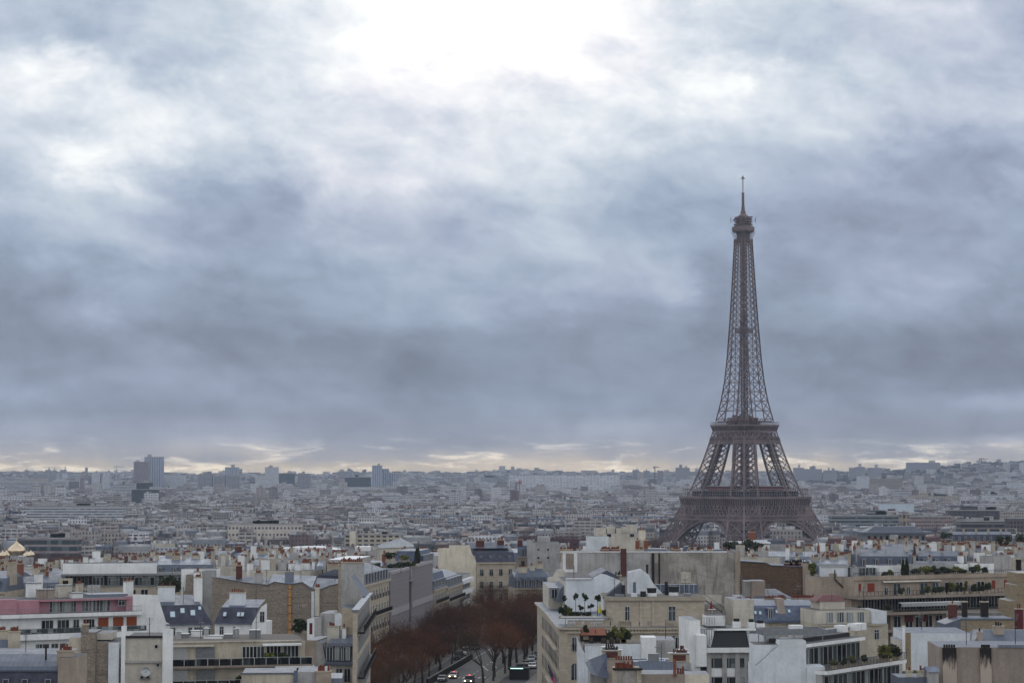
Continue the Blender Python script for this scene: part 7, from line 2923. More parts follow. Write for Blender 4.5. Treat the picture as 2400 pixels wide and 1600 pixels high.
for px0_, px1_ in ((2199, 2231), (2286, 2312)):
    q = MB()
    q.box(S(px0_), S(px1_), -.3, -.003, -2, zt - .02, MATS['soot_streaked_render'])
    n_ = 5
    for i in range(n_):
        x = S(px0_) + .25 + (S(px1_) - S(px0_) - .5) * i / (n_ - 1)
        q.cyl(x, -.1, zt - .03, zt + .35, .14, .12, SOOT, 6)
    part('chimney', q, b.root)
b.done()
b = Bld('apartment_building', 'tiny blue slate roof and low zinc shed between the white wall and beige gable', 2163, 258, 0, 'shed')
S, m = b.S, b.mb('wall')
m.box(S(2166), S(2190), 0, 3, -2, Z(b, 2175, 1575), LGREY)
r = b.mb('roof')
r.gable(S(2163), S(2193), -.2, 3.2, Z(b, 2175, 1574), Z(b, 2175, 1563), SLATEB, 'x')
m.box(S(2100), S(2166) - .02, 1, 6, -2, Z(b, 2130, 1588), ZINC, ZINC)
b.put('chimney', chimney_mesh(.7, .7, .6, CREAM, 1, POT, 86), S(2148, 2), 2, Z(b, 2130, 1588))
b.put('chimney', chimney_mesh(.7, .7, .6, CREAM, 1, POT, 87), S(2122, 2), 2, Z(b, 2130, 1588))
b.done()

# ---- bottom centre cluster
b = Bld('apartment_building', 'bluish white block with a pergola roof terrace, barrels and a tall white box', 1357, 300, 0, 'apartment building')
S, m = b.S, b.mb('wall')
m.box(S(1369), S(1500), 0, 8, -2, Z(b, 1400, 1508), COOLW, GRAVEL)
m.box(S(1368), S(1414), -.15, -.003, Z(b, 1390, 1509.5), Z(b, 1390, 1507), SHINY)
m.box(S(1500) + .01, S(1534), -.6, 3, -2, Z(b, 1515, 1492), WHITE, WHITE)
m.box(S(1534) + .01, S(1580), .6, 8, -2, Z(b, 1555, 1500), LGREY, ZINC)
m.solid([(S(1354), .3, -2), (S(1369) - .02, 0, -2), (S(1369) - .02, 8, -2), (S(1354), 8, -2)], [(S(1354), .3, Z(b, 1355, 1500)), (S(1369) - .02, 0, Z(b, 1369, 1530)), (S(1369) - .02, 8, Z(b, 1369, 1530)), (S(1354), 8, Z(b, 1355, 1500))], COOLW, ZINC)
zz = Z(b, 1400, 1508)
q = b.mb('pergola')
for px in (1363, 1395, 1420):
    q.bar((S(px), 1.5, zz), (S(px), 1.5, zz + 1.9), .12, DKMET)
q.face([(S(1360), .6, zz + 1.2), (S(1420), .6, zz + 1.2), (S(1418), 3.5, zz + 2.0), (S(1362), 3.5, zz + 2.0)], ORANGE)
q.face([(S(1360), .6, zz + 1.15), (S(1362), 3.5, zz + 1.95), (S(1418), 3.5, zz + 1.95), (S(1420), .6, zz + 1.15)], ORANGE)
q.box(S(1360), S(1480), 4, 4.3, zz + .003, zz + 1.2, BLACK)
b.done()
for i, px in enumerate((1384, 1412, 1431, 1446)):
    q = MB()
    q.lathe(0, 0, [(.0, 0), (.28, 0), (.36, .4), (.28, .85), (0, .86)], BARK, 10)
    pp = b.root.matrix_basis @ Vector((b.S(px, 1), 1, zz))
    solo('barrel', q, 'wooden barrel planter on the pergola roof terrace, %s from the pergola corner' % ['first', 'second', 'third', 'fourth'][i], 'barrel', tuple(pp), group='barrels on the pergola terrace', smooth=True)
for i, (px, w_, hh) in enumerate(((1425, .8, .9), (1438, .7, 1.2), (1452, 1.0, 1.1), (1465, .9, .8), (1372, .5, .9))):
    pp = b.root.matrix_basis @ Vector((b.S(px, 2), 2, zz + (.5 if px < 1380 else 0)))
    planter_bush(tuple(pp), ['dark shrub right of the pergola roof', 'tall light green shrub above the barrels', 'bushy olive shrub above the chimney stacks', 'dark shrub at the right end of the pergola terrace', 'straggly shrub over the tiled pergola roof'][i], 300 + i, w_, hh, LEAFY if i in (1, 2) else LEAF, group='shrubs on the pergola terrace')
b = Bld('apartment_building', 'zinc roofed house with twin stone chimney stacks, skylights and rows of pots', 1370, 275, 0, 'apartment building')
S, m = b.S, b.mb('wall')
z1 = Z(b, 1450, 1556)
m.box(S(1383), S(1618), 2, 10, -2, z1, LGREY, ZINCL)
r = b.mb('zinc_roof')
r.face([(S(1398), -1, Z(b, 1400, 1582)), (S(1424), -1, Z(b, 1424, 1588)), (S(1422), 3, Z(b, 1424, 1534)), (S(1381), 3, Z(b, 1381, 1549))], ZINCD)
r.face([(S(1380), -1.2, Z(b, 1380, 1575)), (S(1398), -1, Z(b, 1400, 1582)), (S(1381), 3, Z(b, 1381, 1549)), (S(1372), 3, Z(b, 1372, 1556))], ZINC)
r = b.mb('rear_roof')
r.face([(S(1480), .4, Z(b, 1500, 1580)), (S(1580), .4, Z(b, 1500, 1580)), (S(1578), 2.2, Z(b, 1500, 1553)), (S(1482), 2.2, Z(b, 1500, 1553))], ZINC)
r.face([(S(1578), .4, Z(b, 1500, 1580)), (S(1640), .4, Z(b, 1600, 1592)), (S(1600), 4, Z(b, 1600, 1552)), (S(1560), 4, Z(b, 1500, 1550))], ZINC)
for px, py, w_ in ((1488, 1538, 1.2), (1508, 1537, 1.0), (1500, 1549, .8), (1512, 1549, .9), (1528, 1550, .8), (1550, 1549, 1.4), (1548, 1541, .9)):
    b.put('skylight', skylight_mesh(1.0, 1.0), S(px, 4), 4.0 + (1549 - py) * .3, z1 + .03, 0, (w_, w_, 1))
q = MB()
q.box(S(1517, 3), S(1541, 3), 3, 4.2, z1, Z(b, 1530, 1531, 3), GREYMET)
part('roof_plant', q, b.root)
for px0_, px1_, tt, top, bot, mt, cap, n_, sd in ((1409, 1454, 3.2, 1524, 1560, STONEG, SHINY, 5, 0), (1410, 1444, 3.8, 1517, 1560, STONEG, SHINY, 4, 1), (1565, 1612, 3.0, 1531, 1570, STONEG, SHINY, 4, 2), (1584, 1606, 3.8, 1523, 1560, MAROON, SHINY, 3, 3)):
    q = MB()
    x0_, x1_ = S(px0_, tt), S(px1_, tt)
    zz = Z(b, px0_, top, tt)
    q.box(x0_, x1_, tt, tt + .7, z1 - 2, zz, mt)
    q.box(x0_ + .5, x1_ - .5, tt - .05, tt - .003, zz - .9, zz - .15, BRICK)
    q.box(x0_ - .15, x1_ + .15, tt - .15, tt + .85, zz + .003, zz + .14, cap)
    for i in range(n_):
        x = x0_ + .4 + (x1_ - x0_ - .8) * (i + .5) / n_
        q.cyl(x, tt + .35, zz + .13, zz + .6, .13, .1, SOOT if sd < 2 else BRICK, 6)
    part('chimney', q, b.root)
q = MB()
q.box(S(1421), S(1481), .2, .9, -2, Z(b, 1450, 1546), TAUPE, SOOT)
for i in range(7):
    x = S(1440) + (S(1480) - S(1440)) * (i + .5) / 7
    q.cyl(x, .5, Z(b, 1450, 1546) - .02, Z(b, 1450, 1546) + .5, .14, .11, POT, 6, SOOT)
part('chimney', q, b.root)
b.done()
b = Bld('party_wall_building', 'patched plaster chimney wall with brick quoins and dark cap at the bottom edge', 1435, 246, 0, 'apartment building')
S, m = b.S, b.mb('wall')
zt = Z(b, 1470, 1570)
m.box(S(1446), S(1489), 0, 6, -2, zt, GREYREN, ZINC)
m.box(S(1437), S(1446) - .01, -.1, 5, -2, zt + .05, STONEG)
m.box(S(1489) + .01, S(1500), -.1, 5, -2, zt + .05, STONEG)
m.box(S(1434), S(1503), -.3, 1, zt + .053, zt + .25, SOOT)
pots_row(b, S(1440), S(1482), .4, zt + .25, 9, POT, 'wall')
m.box(S(1500) + .01, S(1602), .8, 6, -2, Z(b, 1550, 1580), TAUPE, ZINC)
pots_row(b, S(1584), S(1602), 1.2, Z(b, 1550, 1580), 3, POT, 'wall')
m.box(S(1602) + .01, S(1660), 1.4, 6, -2, Z(b, 1630, 1582), YELLOWISH, ZINC)
m.box(S(1575), S(1582), .5, .795, Z(b, 1578, 1585), Z(b, 1578, 1546), ORANGE)
b.done()


# ---- aerials standing on the nearer roofs
def aerial_mesh(h, sd):
    def fn():
        r_ = random.Random(sd)
        m = MB()
        m.cyl(0, 0, -.4, h, .05, .04, DKMET, 5)
        for j in range(6):
            m.box(-.5 + .05 * j, .5 - .05 * j, -.02, .02, h - .15 - .16 * j, h - .11 - .16 * j, GREYMET)
        m.box(-.03, .03, -.5, .5, h * .6, h * .6 + .05, GREYMET)
        m.box(-.25, .25, -.12, .12, -.1, .12, CONC)
        if sd % 2:
            m.bar((0, 0, h * .75), (.9, .2, h * .8), .05, GREYMET)
            for j in range(4):
                m.box(.2 + .2 * j, .23 + .2 * j, -.25, .4, h * .77, h * .8, GREYMET)
        return m
    return cached('roof_aerial|%.1f|%d' % (h, sd), fn)


AP = ((350, 1492, 276, 'cream gable with the dish'), (470, 1503, 298, 'cream terraces, left'), (600, 1500, 298, 'cream terraces, right'), (110, 1404, 386, 'pink penthouse, left'), (215, 1402, 394, 'pink penthouse, right'),
      (430, 1416, 398, 'slate house with skylights'), (600, 1421, 400, 'slate end gable house'), (625, 1366, 449, 'rubble wall, left'), (705, 1363, 449, 'rubble wall, middle'), (785, 1370, 449, 'rubble wall, right'),
      (800, 1437, 376, 'patched pale wall'), (826, 1505, 322, 'dormer house'), (872, 1344, 472, 'slate corner block'), (940, 1338, 512, 'grey fin office'), (1150, 1290, 662, 'five bay stone block'), (1252, 1268, 664, 'four window gable'),
      (1345, 1356, 402, 'white garden wall house'), (1440, 1401, 362, 'cream attic, left'), (1606, 1402, 366, 'cream attic, right'), (1500, 1293, 495, 'wide wall near the red flue'), (1615, 1293, 495, 'wide wall, middle'), (1690, 1294, 495, 'wide wall, right'),
      (1735, 1404, 366, 'pale end of the slate mansards'), (1870, 1404, 368, 'slate mansards, right'), (1800, 1399, 404, 'zinc hip roof'), (1950, 1430, 356, 'low cream block, left'), (2025, 1431, 358, 'low cream block, right'),
      (1700, 1475, 326, 'black sloping roof office'), (2060, 1349, 432, 'beige terraces, left'), (2180, 1346, 440, 'beige terraces, middle'), (2335, 1302, 446, 'beige terraces, right'), (2160, 1482, 312, 'smooth white wall'),
      (2300, 1508, 312, 'zinc roof right of the white wall'), (2265, 1515, 266, 'soot streaked gable, left'), (2380, 1515, 266, 'soot streaked gable, right'), (1560, 1500, 304, 'pale wall left of the white pier'), (1550, 1552, 279, 'zinc house with twin stacks'), (60, 1547, 256, 'curved zinc roof'))
for i, (px, py, d_, on) in enumerate(AP):
    p = P(px, py, d_)
    solo('roof_aerial', aerial_mesh([2.6, 3.4, 4.2, 3.0][i % 4], i % 5), 'thin television aerial on the roof of the ' + on, 'aerial', (p.x, p.y, p.z), i * 1.3, 'television aerials on the nearer roofs')
# ================================================================== THE MIDDLE DISTANCE
def slab(name, label, cat, px0, px1, ytop, dist, depth, mat, yaw=0.0, roofs=1, roofm=None, bot=None, group=None, seed=0, crown=None):
    """a distant block or tower with a patterned facade and plant on its roof"""
    b = Bld(name, label, px0, dist, yaw, cat, group)
    x1 = b.S(px1)
    zt = b.H(ytop, x1 / 2)
    m = b.mb('wall')
    m.box(0, x1, 0, depth, -6, zt, mat, roofm or FLAT)
    r = b.mb('roof')
    r_ = random.Random(seed + int(px0))
    r.box(-.3, x1 + .3, -.3, depth + .3, zt, zt + .9, crown or LGREY, roofm or FLAT)
    for i in range(roofs):
        w_ = x1 * r_.uniform(.1, .3)
        c = r_.uniform(w_, max(w_ + .1, x1 - w_))
        hh = r_.uniform(1.5, 4.0) * (dist / 3000 + .4)
        r.box(c - w_ / 2, c + w_ / 2, depth * .25, depth * .7, zt + .9, zt + .9 + hh, mat if i % 2 else LGREY, FLAT)
    b.done()
    return b


def fc(name, c, w_=WIN, **k):
    return facade(name, rgb(*c), w_, **k)


FW = fc('white_slab_facade', (196, 200, 206), (.16, .17, .2, 1), pu=3.2, pv=2.9, fu=.6, fv=.42)
FWB = fc('white_banded_facade', (190, 192, 196), (.08, .09, .11, 1), pu=4, pv=3.0, fv=.45, strip=True)
FWL = fc('long_white_facade', (214, 216, 220), (.2, .21, .24, 1), pu=9.0, pv=2.9, fu=.82, fv=.4)
FPB = fc('pale_blue_tower_facade', (160, 170, 186), (.07, .08, .11, 1), pu=6.0, pv=3.2, fu=.35, fv=.8)
FG = fc('grey_slab_facade', (152, 154, 162), (.05, .055, .07, 1), pu=3.0, pv=2.9, fu=.62, fv=.5)
FGD = fc('dark_glass_facade', (66, 76, 84), (.02, .03, .035, 1), pu=2.2, pv=3.3, fu=.5, fv=.7)
FGG = fc('green_glass_facade', (92, 108, 110), (.03, .045, .05, 1), pu=3.6, pv=3.4, fu=.7, fv=.6)
FB = fc('brown_tower_facade', (136, 128, 132), (.1, .1, .12, 1), pu=2.4, pv=2.9, fu=.5, fv=.45)
FC = fc('cream_block_facade', (176, 166, 148), WIN, pu=2.7, pv=3.2, fu=.42, fv=.55)
FCL = fc('light_stone_facade', (186, 178, 164), WIN, pu=2.5, pv=3.2, fu=.4, fv=.58)
FCG = fc('grey_stone_facade', (146, 138, 128), WIN, pu=2.6, pv=3.2, fu=.42, fv=.58)
FCD = fc('dark_stone_facade', (122, 112, 104), WIN, pu=2.6, pv=3.2, fu=.45, fv=.58)
FPK = fc('pinkish_office_facade', (150, 134, 130), (.05, .05, .06, 1), pu=2.0, pv=3.4, fu=.7, fv=.45)
FBK = fc('dark_balcony_facade', (78, 74, 78), (.02, .02, .025, 1), pu=5.0, pv=3.0, fu=.7, fv=.55)

# ---- far towers and slabs on the skyline
T = 'apartment tower'
L_ = [
 ('long_slab_block', 'very long pale white slab block seen left of the tower, in the far distance', 'slab block', 1193, 1451, 1113, 5600, 16, FWL, 0, 0),
 ('tower_block', 'brown tower block left of the taller pale tower', 'tower block', 313, 349, 1082, 5200, 26, FB, 0, 1),
 ('tower_block', 'tallest pale grey glass tower on the left skyline', 'tower block', 338, 383, 1071, 5300, 30, FPB, 0, 1),
 ('tower_block', 'dark green glass office tower in front of the tall left pair', 'tower block', 320, 357, 1131, 3500, 24, FGD, 0, 1),
 ('tower_block', 'lower dark glass wing beside the dark green office tower', 'tower block', 309, 373, 1147, 3480, 20, FGD, 0, 2),
 ('slab_block', 'white ribbed slab just right of the tall left towers', 'slab block', 385, 437, 1113, 5400, 18, FW, 0, 1),
 ('slab_block', 'grey banded slab, first of the dark striped group', 'slab block', 463, 500, 1113, 5000, 18, FG, 0, 2),
 ('slab_block', 'grey banded slab, second of the dark striped group', 'slab block', 501, 530, 1115, 5000, 18, FG, 0, 1),
 ('slab_block', 'grey banded slab, third of the dark striped group', 'slab block', 531, 562, 1114, 5000, 18, FG, 0, 1),
 ('tower_block', 'beige tower rising behind the dark striped slabs', 'tower block', 527, 561, 1095, 5900, 24, FPB, 0, 1),
 ('tower_block', 'pale white tower with a low dome cap', 'tower block', 621, 653, 1095, 5400, 26, FW, 0, 1),
 ('slab_block', 'white slab at the foot of the domed pale tower', 'slab block', 598, 640, 1114, 5000, 18, FW, 0, 1),
 ('slab_block', 'dark slab between the white slab and the grey twin tower', 'slab block', 652, 692, 1109, 6400, 18, FGD, 0, 1),
 ('tower_block', 'grey twin slab tower left of the dark green block', 'tower block', 698, 728, 1110, 4900, 22, FG, 0, 1),
 ('office_building', 'broad dark green office block on the left half horizon', 'office building', 808, 869, 1118, 5200, 30, FGD, 0, 2),
 ('slab_block', 'dark ridge-top block left of the stepped pale tower', 'slab block', 791, 826, 1104, 8200, 30, FG, 0, 2),
 ('slab_block', 'second dark ridge-top block left of the stepped pale tower', 'slab block', 828, 868, 1107, 8300, 30, FG, 0, 2),
 ('tower_block', 'pale tower, highest of the stepped group', 'tower block', 872, 896, 1091, 5600, 22, FPB, 0, 1),
 ('tower_block', 'second step of the pale stepped group', 'tower block', 896, 912, 1099, 5620, 22, FPB, 0, 0),
 ('tower_block', 'lowest step of the pale stepped group', 'tower block', 912, 932, 1110, 5640, 22, FPB, 0, 0),
 ('tower_block', 'light grey tower pair above the left suburbs, left one', 'tower block', 215, 238, 1107, 5200, 22, FW, 0, 1),
 ('tower_block', 'light grey tower pair above the left suburbs, right one', 'tower block', 240, 260, 1106, 5200, 22, FW, 0, 1),
 ('tower_block', 'small dark tower alone near the left edge of the skyline', 'tower block', 57, 69, 1102, 8000, 24, FG, 0, 1),
 ('tower_block', 'small dark tower, left of three close together on the left skyline', 'tower block', 106, 121, 1101, 8000, 24, FG, 0, 1),
 ('tower_block', 'small dark tower, middle of three close together on the left skyline', 'tower block', 122, 134, 1102, 8000, 24, FG, 0, 1),
 ('tower_block', 'small dark tower, right of three close together on the left skyline', 'tower block', 140, 157, 1101, 7900, 24, FG, 0, 1),
 ('slab_block', 'dark wide slab under the three small left skyline towers', 'slab block', 75, 134, 1111, 6800, 20, FG, 0, 1),
 ('long_slab_block', 'long low white depot building at the far left', 'slab block', 0, 156, 1129, 4800, 20, FWB, 0, 3),
 ('tower_block', 'slim brown tower among the left suburbs', 'tower block', 188, 199, 1119, 4600, 16, FB, 0, 1),
 ('slab_block', 'white hospital slab left of the dark green tower', 'slab block', 262, 316, 1136, 4300, 18, FWB, 0, 2),
 ('tower_block', 'white balconied tower left of the avenue trees in the far city', 'tower block', 968, 1003, 1148, 4000, 20, FWB, 0, 2),
 ('slab_block', 'white slab under the white balconied tower', 'slab block', 940, 1022, 1168, 3700, 18, FW, 0, 3),
 ('office_building', 'white office pair beneath the red crane, left one', 'office building', 1175, 1212, 1187, 3200, 18, FW, 0, 2),
 ('office_building', 'white office pair beneath the red crane, right one', 'office building', 1213, 1240, 1186, 3200, 18, FW, 0, 1),
 ('office_building', 'grey glass office right of the white pair', 'office building', 1241, 1306, 1187, 3220, 18, FGG, 0, 2),
 ('office_building', 'dark low office block left of the tower', 'office building', 1316, 1371, 1181, 3350, 20, FGD, 0, 2),
 ('slab_block', 'distant grey housing slabs behind the white slab', 'slab block', 1058, 1190, 1119, 6800, 16, FG, 0, 4),
 ('tower_block', 'dark small tower with a tiny crane beside it', 'tower block', 1028, 1039, 1107, 8200, 22, FG, 0, 0),
 ('slab_block', 'low flat block on the central ridge', 'slab block', 1094, 1125, 1105, 8400, 30, FG, 0, 1),
 ('slab_block', 'dark square block on the central ridge', 'slab block', 1152, 1170, 1106, 8400, 30, FG, 0, 1),
 ('tower_block', 'dark tower left of the tower foot skyline', 'tower block', 1483, 1497, 1101, 7800, 24, FG, 0, 1),
 ('tower_block', 'second dark tower left of the iron tower with a crane', 'tower block', 1508, 1522, 1103, 7800, 24, FG, 0, 1),
 ('tower_block', 'brownish tower just left of the big pale block', 'tower block', 1541, 1553, 1103, 7000, 22, FB, 0, 0),
 ('tower_block', 'big pale blue block behind the left leg of the tower', 'tower block', 1585, 1615, 1096, 6400, 26, FG, 0, 2),
 ('slab_block', 'wide blue grey slab right of the big pale block', 'slab block', 1612, 1650, 1105, 6600, 22, FG, 0, 1),
 ('slab_block', 'white slab behind the left leg at its foot', 'slab block', 1596, 1640, 1122, 4600, 16, FW, 0, 2),
 ('tower_block', 'square dark tower right of the iron tower', 'tower block', 1861, 1882, 1096, 7600, 26, FG, 0, 1),
 ('slab_block', 'wide dark block next right of the square dark tower', 'slab block', 1885, 1924, 1099, 7600, 26, FG, 0, 2),
 ('slab_block', 'stepped dark block left of the ridge towers', 'slab block', 1932, 1958, 1102, 7500, 24, FG, 0, 2),
 ('tower_block', 'left tower of the dark ridge pair right of the iron tower', 'tower block', 1992, 2003, 1096, 7500, 24, FG, 0, 0),
 ('tower_block', 'right tower of the dark ridge pair right of the iron tower', 'tower block', 2006, 2024, 1094, 7500, 24, FG, 0, 1),
 ('slab_block', 'wide dark block between the ridge pair and the hospital slab', 'slab block', 2037, 2062, 1096, 7500, 24, FG, 0, 1),
 ('slab_block', 'large stepped grey slab crowning the right hand hill', 'slab block', 2127, 2200, 1084, 7600, 30, FG, 0, 1),
 ('tower_block', 'white round ribbed tower on the right below the hill', 'tower block', 2011, 2034, 1116, 4900, 20, FW, 0, 1),
 ('long_slab_block', 'grey and cream striped slab right of the white ribbed tower', 'slab block', 2039, 2112, 1121, 5000, 16, FCG, 0, 3),
 ('tower_block', 'white tower with a blank cream side in the right suburbs', 'tower block', 2096, 2127, 1150, 3900, 20, FWB, 0, 2),
 ('slab_block', 'long low barracks block with many dormers on the right', 'slab block', 2130, 2240, 1163, 3600, 16, FC, 0, 5),
 ('slab_block', 'pale slab at the right edge of the hill', 'slab block', 2362, 2402, 1130, 5200, 16, FW, 0, 1),
 ('slab_block', 'white vertical striped slab on the right', 'slab block', 2305, 2372, 1159, 3700, 16, FW, 0, 3),
 ('tower_block', 'pale ribbed tower low on the right hand hill', 'tower block', 2243, 2258, 1131, 5600, 18, FCG, 0, 1),
]
for i, (nm, lb, cat, a, c, yt, d_, dp, mt, yw, rf) in enumerate(L_):
    b = slab(nm, lb, cat, a, c, yt, d_, dp, mt, yw, rf, seed=i)
    x0_ = b.x0
    x1_ = P(c, 1112, d_).x
    CLEAR.append((x0_ - 4, x1_ + 4, d_ - 12, d_ + dp + 8))
    if 'very long' in lb:
        CLEAR.append((x0_ - 2, x1_ + 2, d_ - 520, d_))
    if d_ < 5000:
        CLEAR.append((x0_ - 2, x1_ + 2, d_ - 60, d_))

# ---- nearer named blocks across the river
N_ = [
 ('office_building', 'long white barrack office with two rows of square windows, left of centre', 'office building', 64, 291, 1186, 2350, 16, FWB, 4),
 ('office_building', 'white and cream broadcasting style block with dark square windows in rows', 'office building', 535, 708, 1229, 1700, 18, fc('square_window_facade', (200, 192, 184), WIN, pu=3.0, pv=5.4, fu=.5, fv=.32), 5),
 ('office_building', 'grey green office with long ribbon windows right of the tower', 'office building', 1948, 2112, 1208, 2050, 18, fc('ribbon_window_facade', (132, 138, 142), (.03, .04, .045, 1), pv=3.6, fv=.5, strip=True), 4),
 ('office_building', 'office with tall beige stone stripes', 'office building', 2113, 2136, 1206, 2000, 18, fc('beige_striped_facade', (164, 148, 132), WIN, pu=4.2, pv=30, fu=.6, fv=.9), 0),
 ('office_building', 'pinkish office with three rows of narrow windows', 'office building', 2137, 2228, 1211, 1960, 18, FPK, 2),
 ('office_building', 'dark grey office with long dark bands', 'office building', 2250, 2364, 1222, 1760, 18, fc('grey_band_facade', (120, 114, 114), (.02, .022, .03, 1), pv=4.0, fv=.6, strip=True), 3),
 ('office_building', 'dark gridded office at the right edge', 'office building', 2365, 2420, 1215, 1700, 18, fc('dark_grid_facade', (98, 88, 88), (.02, .02, .03, 1), pu=2.8, pv=3.6, fu=.62, fv=.6), 1),
 ('apartment_building', 'dark brown balcony block behind the pinkish office', 'apartment building', 2222, 2347, 1196, 2300, 16, FBK, 5),
 ('office_building', 'pale gridded office behind the dark balconies', 'office building', 2350, 2402, 1200, 2200, 16, fc('pale_grid_facade', (170, 162, 154), WIN, pu=2.4, pv=3.4, fu=.55, fv=.5), 1),
 ('office_building', 'white block wrapped in pale scaffold sheeting with a small maroon sign', 'office building', 2064, 2137, 1180, 2700, 18, simple('scaffold_sheeting', rgb(196, 208, 220), .8, var=.12, scale=.1), 1),
 ('office_building', 'bluish white windowless office right of the tower foot', 'office building', 1914, 1948, 1206, 2100, 16, FW, 1),
 ('apartment_building', 'grey banded apartment slab right of the golden domes', 'apartment building', 61, 188, 1262, 1480, 14, fc('balcony_band_facade', (150, 138, 142), (.035, .05, .055, 1), pv=4.6, fv=.66, strip=True), 3),
 ('office_building', 'wide dark brick hall with long red roof left of centre', 'hall', 530, 622, 1213, 2500, 26, FCD, 0),
 ('apartment_building', 'cream block with a square stair tower beyond the white tent roof', 'apartment building', 808, 942, 1254, 1560, 14, fc('cream_balcony_facade', (182, 174, 158), WIN, pu=4.6, pv=3.2, fu=.62, fv=.5), 3),
]
for i, (nm, lb, cat, a, c, yt, d_, dp, mt, rf) in enumerate(N_):
    b = slab(nm, lb, cat, a, c, yt, d_, dp, mt, 0, rf, seed=50 + i, roofm=MAROON if 'red roof' in lb else None)
    x0_ = b.x0
    x1_ = P(c, 1112, d_).x
    CLEAR.append((x0_ - 4, x1_ + 4, d_ - 14, d_ + dp + 8))
    CLEAR.append((x0_, x1_, d_ - 110, d_))
    if 'stair tower' in lb:
        q = MB()
        q.box(b.S(822), b.S(836), -2, 4, 0, b.H(1244), YELLOWISH, FLAT)
        part('stair_tower', q, b.root)
    if 'sheeting' in lb:
        q = MB()
        q.box(b.S(2076), b.S(2094), -.4, -.003, b.H(1196), b.H(1192), MAROON)
        part('sign', q, b.root)
# ridge: barracks roofs of the military school, long zinc halls
for i, (a, c, yt, d_, lb) in enumerate(((960, 1170, 1211, 2400, 'long cream stone range with a slate roof left of centre, upper one'), (1140, 1300, 1219, 2250, 'long cream stone range with dormers in the middle of the far city'),
        (1300, 1560, 1214, 2350, 'long pale stone range with many slate dormers left of the tower'), (1030, 1200, 1226, 2120, 'long brown stone range, lower one of the two left of centre'))):
    b = slab('stone_range', lb, 'building', a, c, yt + 5, d_, 14, [FC, FCG, FCL, FCD][i], 0, 0, roofm=SLATE)
    x1_ = b.S(c)
    zt = b.H(yt + 5)
    q = MB()
    q.frust(0, x1_, 0, 14, zt + .91, zt + 4.6, 1.5, SLATEB, ZINC)
    n_ = int(x1_ / 5)
    for j in range(n_):
        q.box(2 + j * 5, 3.6 + j * 5, -.1, 1.4, zt + .95, zt + 3.2, CREAM, ZINC)
    part('mansard_roof', q, b.root)
    for j in range(int(x1_ / 16)):
        q = MB()
        q.box(6 + j * 16, 8 + j * 16, 5, 6.2, zt + 3, zt + 7.5, [CREAM, BRICK][j % 2], POT)
        part('chimney', q, b.root)
    CLEAR.append((b.x0 - 4, b.x0 + x1_ + 4, d_ - 70, d_ + 24))

# ---- cranes
def crane(px, ytop, ybot, dist, mat, label, jib=26, rot=0.2):
    p = P(px, ybot, dist)
    h = P(px, ytop, dist).z - p.z
    k = thing('tower_crane', label, 'crane', (p.x, dist, p.z), rot, 'cranes over the far city')
    w_ = 0.8 * dist / 5000
    q = MB()
    q.box(-w_, w_, -w_, w_, -20, h * .85, mat)
    part('mast', q, k)
    q = MB()
    q.box(-jib * .35, jib, -w_ * .7, w_ * .7, h * .83, h * .83 + w_ * 1.6, mat)
    q.bar((0, 0, h * .84), (0, 0, h), w_ * 1.2, mat)
    q.bar((0, 0, h), (jib * .8, 0, h * .85), w_ * .6, mat)
    q.bar((0, 0, h), (-jib * .33, 0, h * .85), w_ * .6, mat)
    q.box(-jib * .35, -jib * .22, -w_, w_, h * .83 - 3 * w_, h * .83, mat)
    part('jib', q, k)


crane(273, 1090, 1116, 6000, LIGHTMET, 'grey tower crane on the left skyline', 22)
crane(1218, 1122, 1160, 4200, simple('red_crane_paint', rgb(170, 70, 62), .6), 'red tower crane over the white offices in the middle', 16, 1.2)
crane(1135, 1103, 1112, 7600, DKMET, 'tiny dark crane on the central ridge', 26)
crane(2300, 1073, 1088, 7400, DKMET, 'dark crane on the right hand hilltop', 26)
crane(1535, 1092, 1108, 7400, DKMET, 'dark crane between the two small towers left of the iron tower', 20, .6)

# ---- golden onion domes
def onion(px, ytip, ybot, dist, hw, label):
    z0, z1 = P(px, ybot, dist).z, P(px, ytip, dist).z
    p = P(px, ybot, dist)
    g = ground(p.x, dist)
    k = thing('gilded_dome', label, 'dome', (p.x, dist, g), 0, 'gilded onion domes')
    h = z1 - z0
    q = MB()
    q.cyl(0, 0, 0, z0 - g, hw * .72, hw * .72, LGREY, 16)
    q.box(-hw * 1.1, hw * 1.1, -hw * 1.1, hw * 1.1, 0, (z0 - g) * .72, PALECR, FLAT)
    part('drum', q, k)
    q = MB()
    zb = z0 - g
    pr = [(.72, 0), (.78, .04), (.93, .16), (1.0, .28), (.94, .40), (.78, .51), (.54, .62), (.32, .71), (.16, .79), (.07, .86), (.03, .92)]
    q.lathe(0, 0, [(r_ * hw, zb + z_ * h) for r_, z_ in pr], GOLD, 24)
    q.cyl(0, 0, zb + h * .9, zb + h * 1.05, hw * .03, hw * .02, GOLD, 6)
    q.box(-hw * .1, hw * .1, -.05, .05, zb + h * 1.0, zb + h * 1.015, GOLD)
    part('onion_dome', q, k, smooth=True)


onion(39, 1263, 1300, 1340, 5.6, 'large gilded onion dome at the left edge')
onion(6, 1287, 1306, 1330, 2.5, 'small gilded onion dome cut by the left edge')
onion(15, 1286, 1306, 1352, 2.5, 'small gilded onion dome touching the large one on its left')
onion(63, 1289, 1305, 1330, 2.6, 'small gilded onion dome, nearer one right of the large dome')
onion(72, 1287, 1304, 1352, 2.6, 'small gilded onion dome, farther one right of the large dome')

